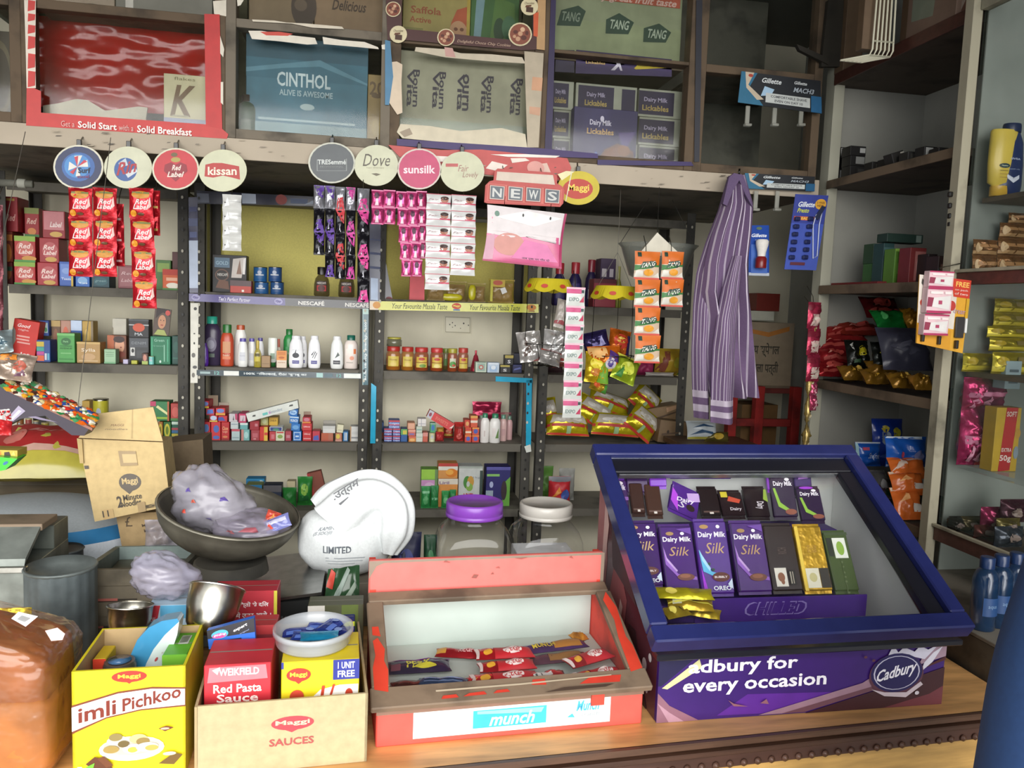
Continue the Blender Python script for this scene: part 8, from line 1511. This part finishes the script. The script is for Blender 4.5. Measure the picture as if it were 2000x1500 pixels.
o=carton(.10,.07,.1,'7a2a20','').build('red_carton',loc=V((p.x+.02,2.98,atY(1500,628,2.945).z+.042))); tag(o,'dark red carton on top of the white packet','carton')
for k,(px,py,w,h,col,sp,l) in enumerate(((1372,858,.12,.07,'sb8c0c4','p 2c4a6a .05 .2 .5 .3 .9 .2 .8 .35 .4 .45;p 2c4a6a .1 .55 .6 .65 .95 .6 .5 .78;r 0 0 1 .1 a8a040','blue and white wavy packet below the shirt cuffs'),(1400,864,.1,.04,'f6a6030','e .5 .5 .2 .3 b89830','olive and gold packet below the shirt'))):
    p=atY(px,py,2.75); o=pouch(w,h,.05,col,sp,seed=k+3).build('snack_packet',loc=V((p.x,2.75,p.z)),rot=(R(-20),0,0)); tag(o,l,'packet')
# stool that carries those packets
p=atY(1385,862,2.75); e=empty('wooden_stool',V((p.x+.02,2.76,0)),'dark wooden stool behind the chocolate case carrying small packets','stool')
zt=p.z-.001; m=MB(); m.box(0,-.1,zt-.02,.30,.22,.02,'w5a4232'); m.build('seat',e)
for sx in (-.12,.12):
    for sy in (-.08,.09): m=MB(); m.box(sx,sy,0,.03,.03,zt-.021,'w5a4232'); m.build('leg',e)
# ================================================================ CUSTOMER AT THE RIGHT EDGE
def skin(name,nodes,edges,mat,par,lv=2):
    me=D.meshes.new(name); me.from_pydata([n[0] for n in nodes],edges,[]); o=D.objects.new(name,me); COL.objects.link(o); o.parent=par
    md=o.modifiers.new('skin','SKIN'); md.use_smooth_shade=True; sv=me.skin_vertices[0].data
    for i,n in enumerate(nodes): sv[i].radius=(n[1],n[1] if len(n)<3 else n[2]); sv[i].use_root=(i==0)
    ss=o.modifiers.new('sub','SUBSURF'); ss.levels=lv; ss.render_levels=lv; me.materials.append(mt(mat)); return o
pe=empty('person',V((.915,.66,0)),'person in a dark blue jacket at the bottom right corner, mostly cut off','person')
B=[((0,0,.95),.14,.10),((0,.0,1.12),.13,.095),((0,.0,1.32),.15,.10),((0,-.01,1.45),.07,.07),((0,0,1.53),.05,.05),((0,.02,1.60),.075,.085),((0,.02,1.68),.08,.095),((0,.015,1.75),.05,.06)]
E_=[(i,i+1) for i in range(7)]
def limb(base,pts):
    s=len(B)
    for p in pts: B.append(p)
    E_.append((base,s)); E_.extend((s+i,s+i+1) for i in range(len(pts)-1)); return len(B)-1
for sg in (-1,1):
    h=limb(2,[((sg*.17,0,1.40),.058),((sg*.225,-.02,1.28),.048),((sg*.25,-.03,1.14),.042),((sg*.245,.0,1.02),.036),((sg*.23,.04,.90),.027),((sg*.225,.05,.85),.016,.036),((sg*.22,.055,.80),.013,.038)])
    for k in range(4):
        y=.06+(1.5-k)*.019; l=(.058,.07,.066,.05)[k]
        limb(h,[((sg*.22,y,.775),.0085),((sg*.215,y+.002,.775-l*.5),.008),((sg*.20,y+.004,.775-l),.007)])
    limb(h-1,[((sg*.215,.09,.835),.011),((sg*.205,.112,.80),.010),((sg*.197,.12,.77),.008)])
    limb(0,[((sg*.09,0,.86),.085),((sg*.10,.01,.50),.058),((sg*.10,-.01,.30),.05),((sg*.10,-.02,.09),.036),((sg*.105,.06,.04),.036,.03),((sg*.105,.15,.03),.03,.022)])
skin('body',B,E_,'c8a080'[0:6],pe)
J=[((0,0,1.0),.165,.13),((0,0,1.12),.155,.12),((0,0,1.32),.175,.125),((0,-.005,1.44),.10,.09)]; JE=[(0,1),(1,2),(2,3)]
for sg in (-1,1):
    s=len(J); J+=[((sg*.18,0,1.40),.078),((sg*.24,-.02,1.28),.066),((sg*.266,-.03,1.14),.06),((sg*.258,.0,1.02),.052),((sg*.24,.032,.915),.042)]; JE+=[(2,s)]+[(s+i,s+i+1) for i in range(4)]
skin('jacket',J,JE,'t1c3a66',pe)
Tn=[((0,0,.97),.155,.12),((0,0,.90),.155,.12)]; TE=[(0,1)]
for sg in (-1,1): s=len(Tn); Tn+=[((sg*.095,0,.80),.10),((sg*.105,.01,.50),.075),((sg*.105,-.01,.12),.062)]; TE+=[(1,s),(s,s+1),(s+1,s+2)]
skin('trousers',Tn,TE,'t2a2c34',pe)
m=MB()
m.grid(lambda u,v:V((.092*math.cos(2*PI*u)*math.cos(-.25+1.82*v),.005+.108*math.sin(2*PI*u)*math.cos(-.25+1.82*v),1.675+.115*math.sin(-.25+1.82*v))),28,12,'t1a1614'); m.build('hair',pe)
for sg in (-1,1):
    m=MB(); m.lathe([(0,-.012),(.009,-.008),(.012,0),(.009,.008),(0,.012)],'ge8e4dc',12,T=Matrix.Translation((sg*.032,.102,1.645)),cap=False); m.lathe([(0,0),(.006,0)],'1a1412',10,T=Matrix.Translation((sg*.032,.1145,1.645))@Matrix.Rotation(R(-90),4,'X'),cap=False); m.build('eye',pe)
    m=MB(); m.lathe([(0,-.03),(.012,-.02),(.016,0),(.012,.022),(0,.03)],'c8a080',12,.5,1,T=Matrix.Translation((sg*.085,.01,1.64)),cap=False); m.build('ear',pe)
m=MB(); m.lathe([(.018,0),(.014,.015),(.008,.045),(0,.05)],'c8a080',12,.8,1,T=Matrix.Translation((0,.105,1.60)),cap=False); m.build('nose',pe)
m=MB(); m.lathe([(0,-.006),(.02,0),(0,.006)],'a05a50',12,1,.4,T=Matrix.Translation((0,.10,1.575)),cap=False); m.build('mouth',pe)

# conduit under the loft and small things on the rack tops
e=empty('wall_mounted_pipe',atY(30,365,2.6),'grey pipe with a pale joint under the loft at the left edge','pipe')
m=MB(); m.tube([atY(-80,352,2.6),atY(64,360,2.6)],.011,'d6a6a60',10); m.build('pipe',e,world=True)
m=MB(); m.tube([atY(36,358,2.6),atY(50,359,2.6)],.014,'gb0b0a4',10); m.build('joint',e,world=True)
# ================================================================ LIGHT
w=D.worlds.new('sky'); S.world=w; w.use_nodes=True
nt=w.node_tree; bg=nt.nodes['Background']; bg.inputs['Color'].default_value=(.93,.97,1,1); bg.inputs['Strength'].default_value=.95
sun=D.lights.new('sun','SUN'); sun.energy=4.6; sun.angle=R(60); sun.color=(1,.98,.95)
so=D.objects.new('sun',sun); COL.objects.link(so); so.rotation_euler=(R(73),0,R(-4)); so.location=(-1,-3,4)
S.view_settings.view_transform='Standard'; S.view_settings.look='None'; S.view_settings.exposure=.3; S.view_settings.gamma=1; S.view_settings.use_curve_mapping=False
S.cycles.max_bounces=8; S.cycles.transparent_max_bounces=16; S.cycles.diffuse_bounces=5; S.cycles.glossy_bounces=3
S.cycles.sample_clamp_indirect=4; S.cycles.caustics_reflective=False; S.cycles.caustics_refractive=False
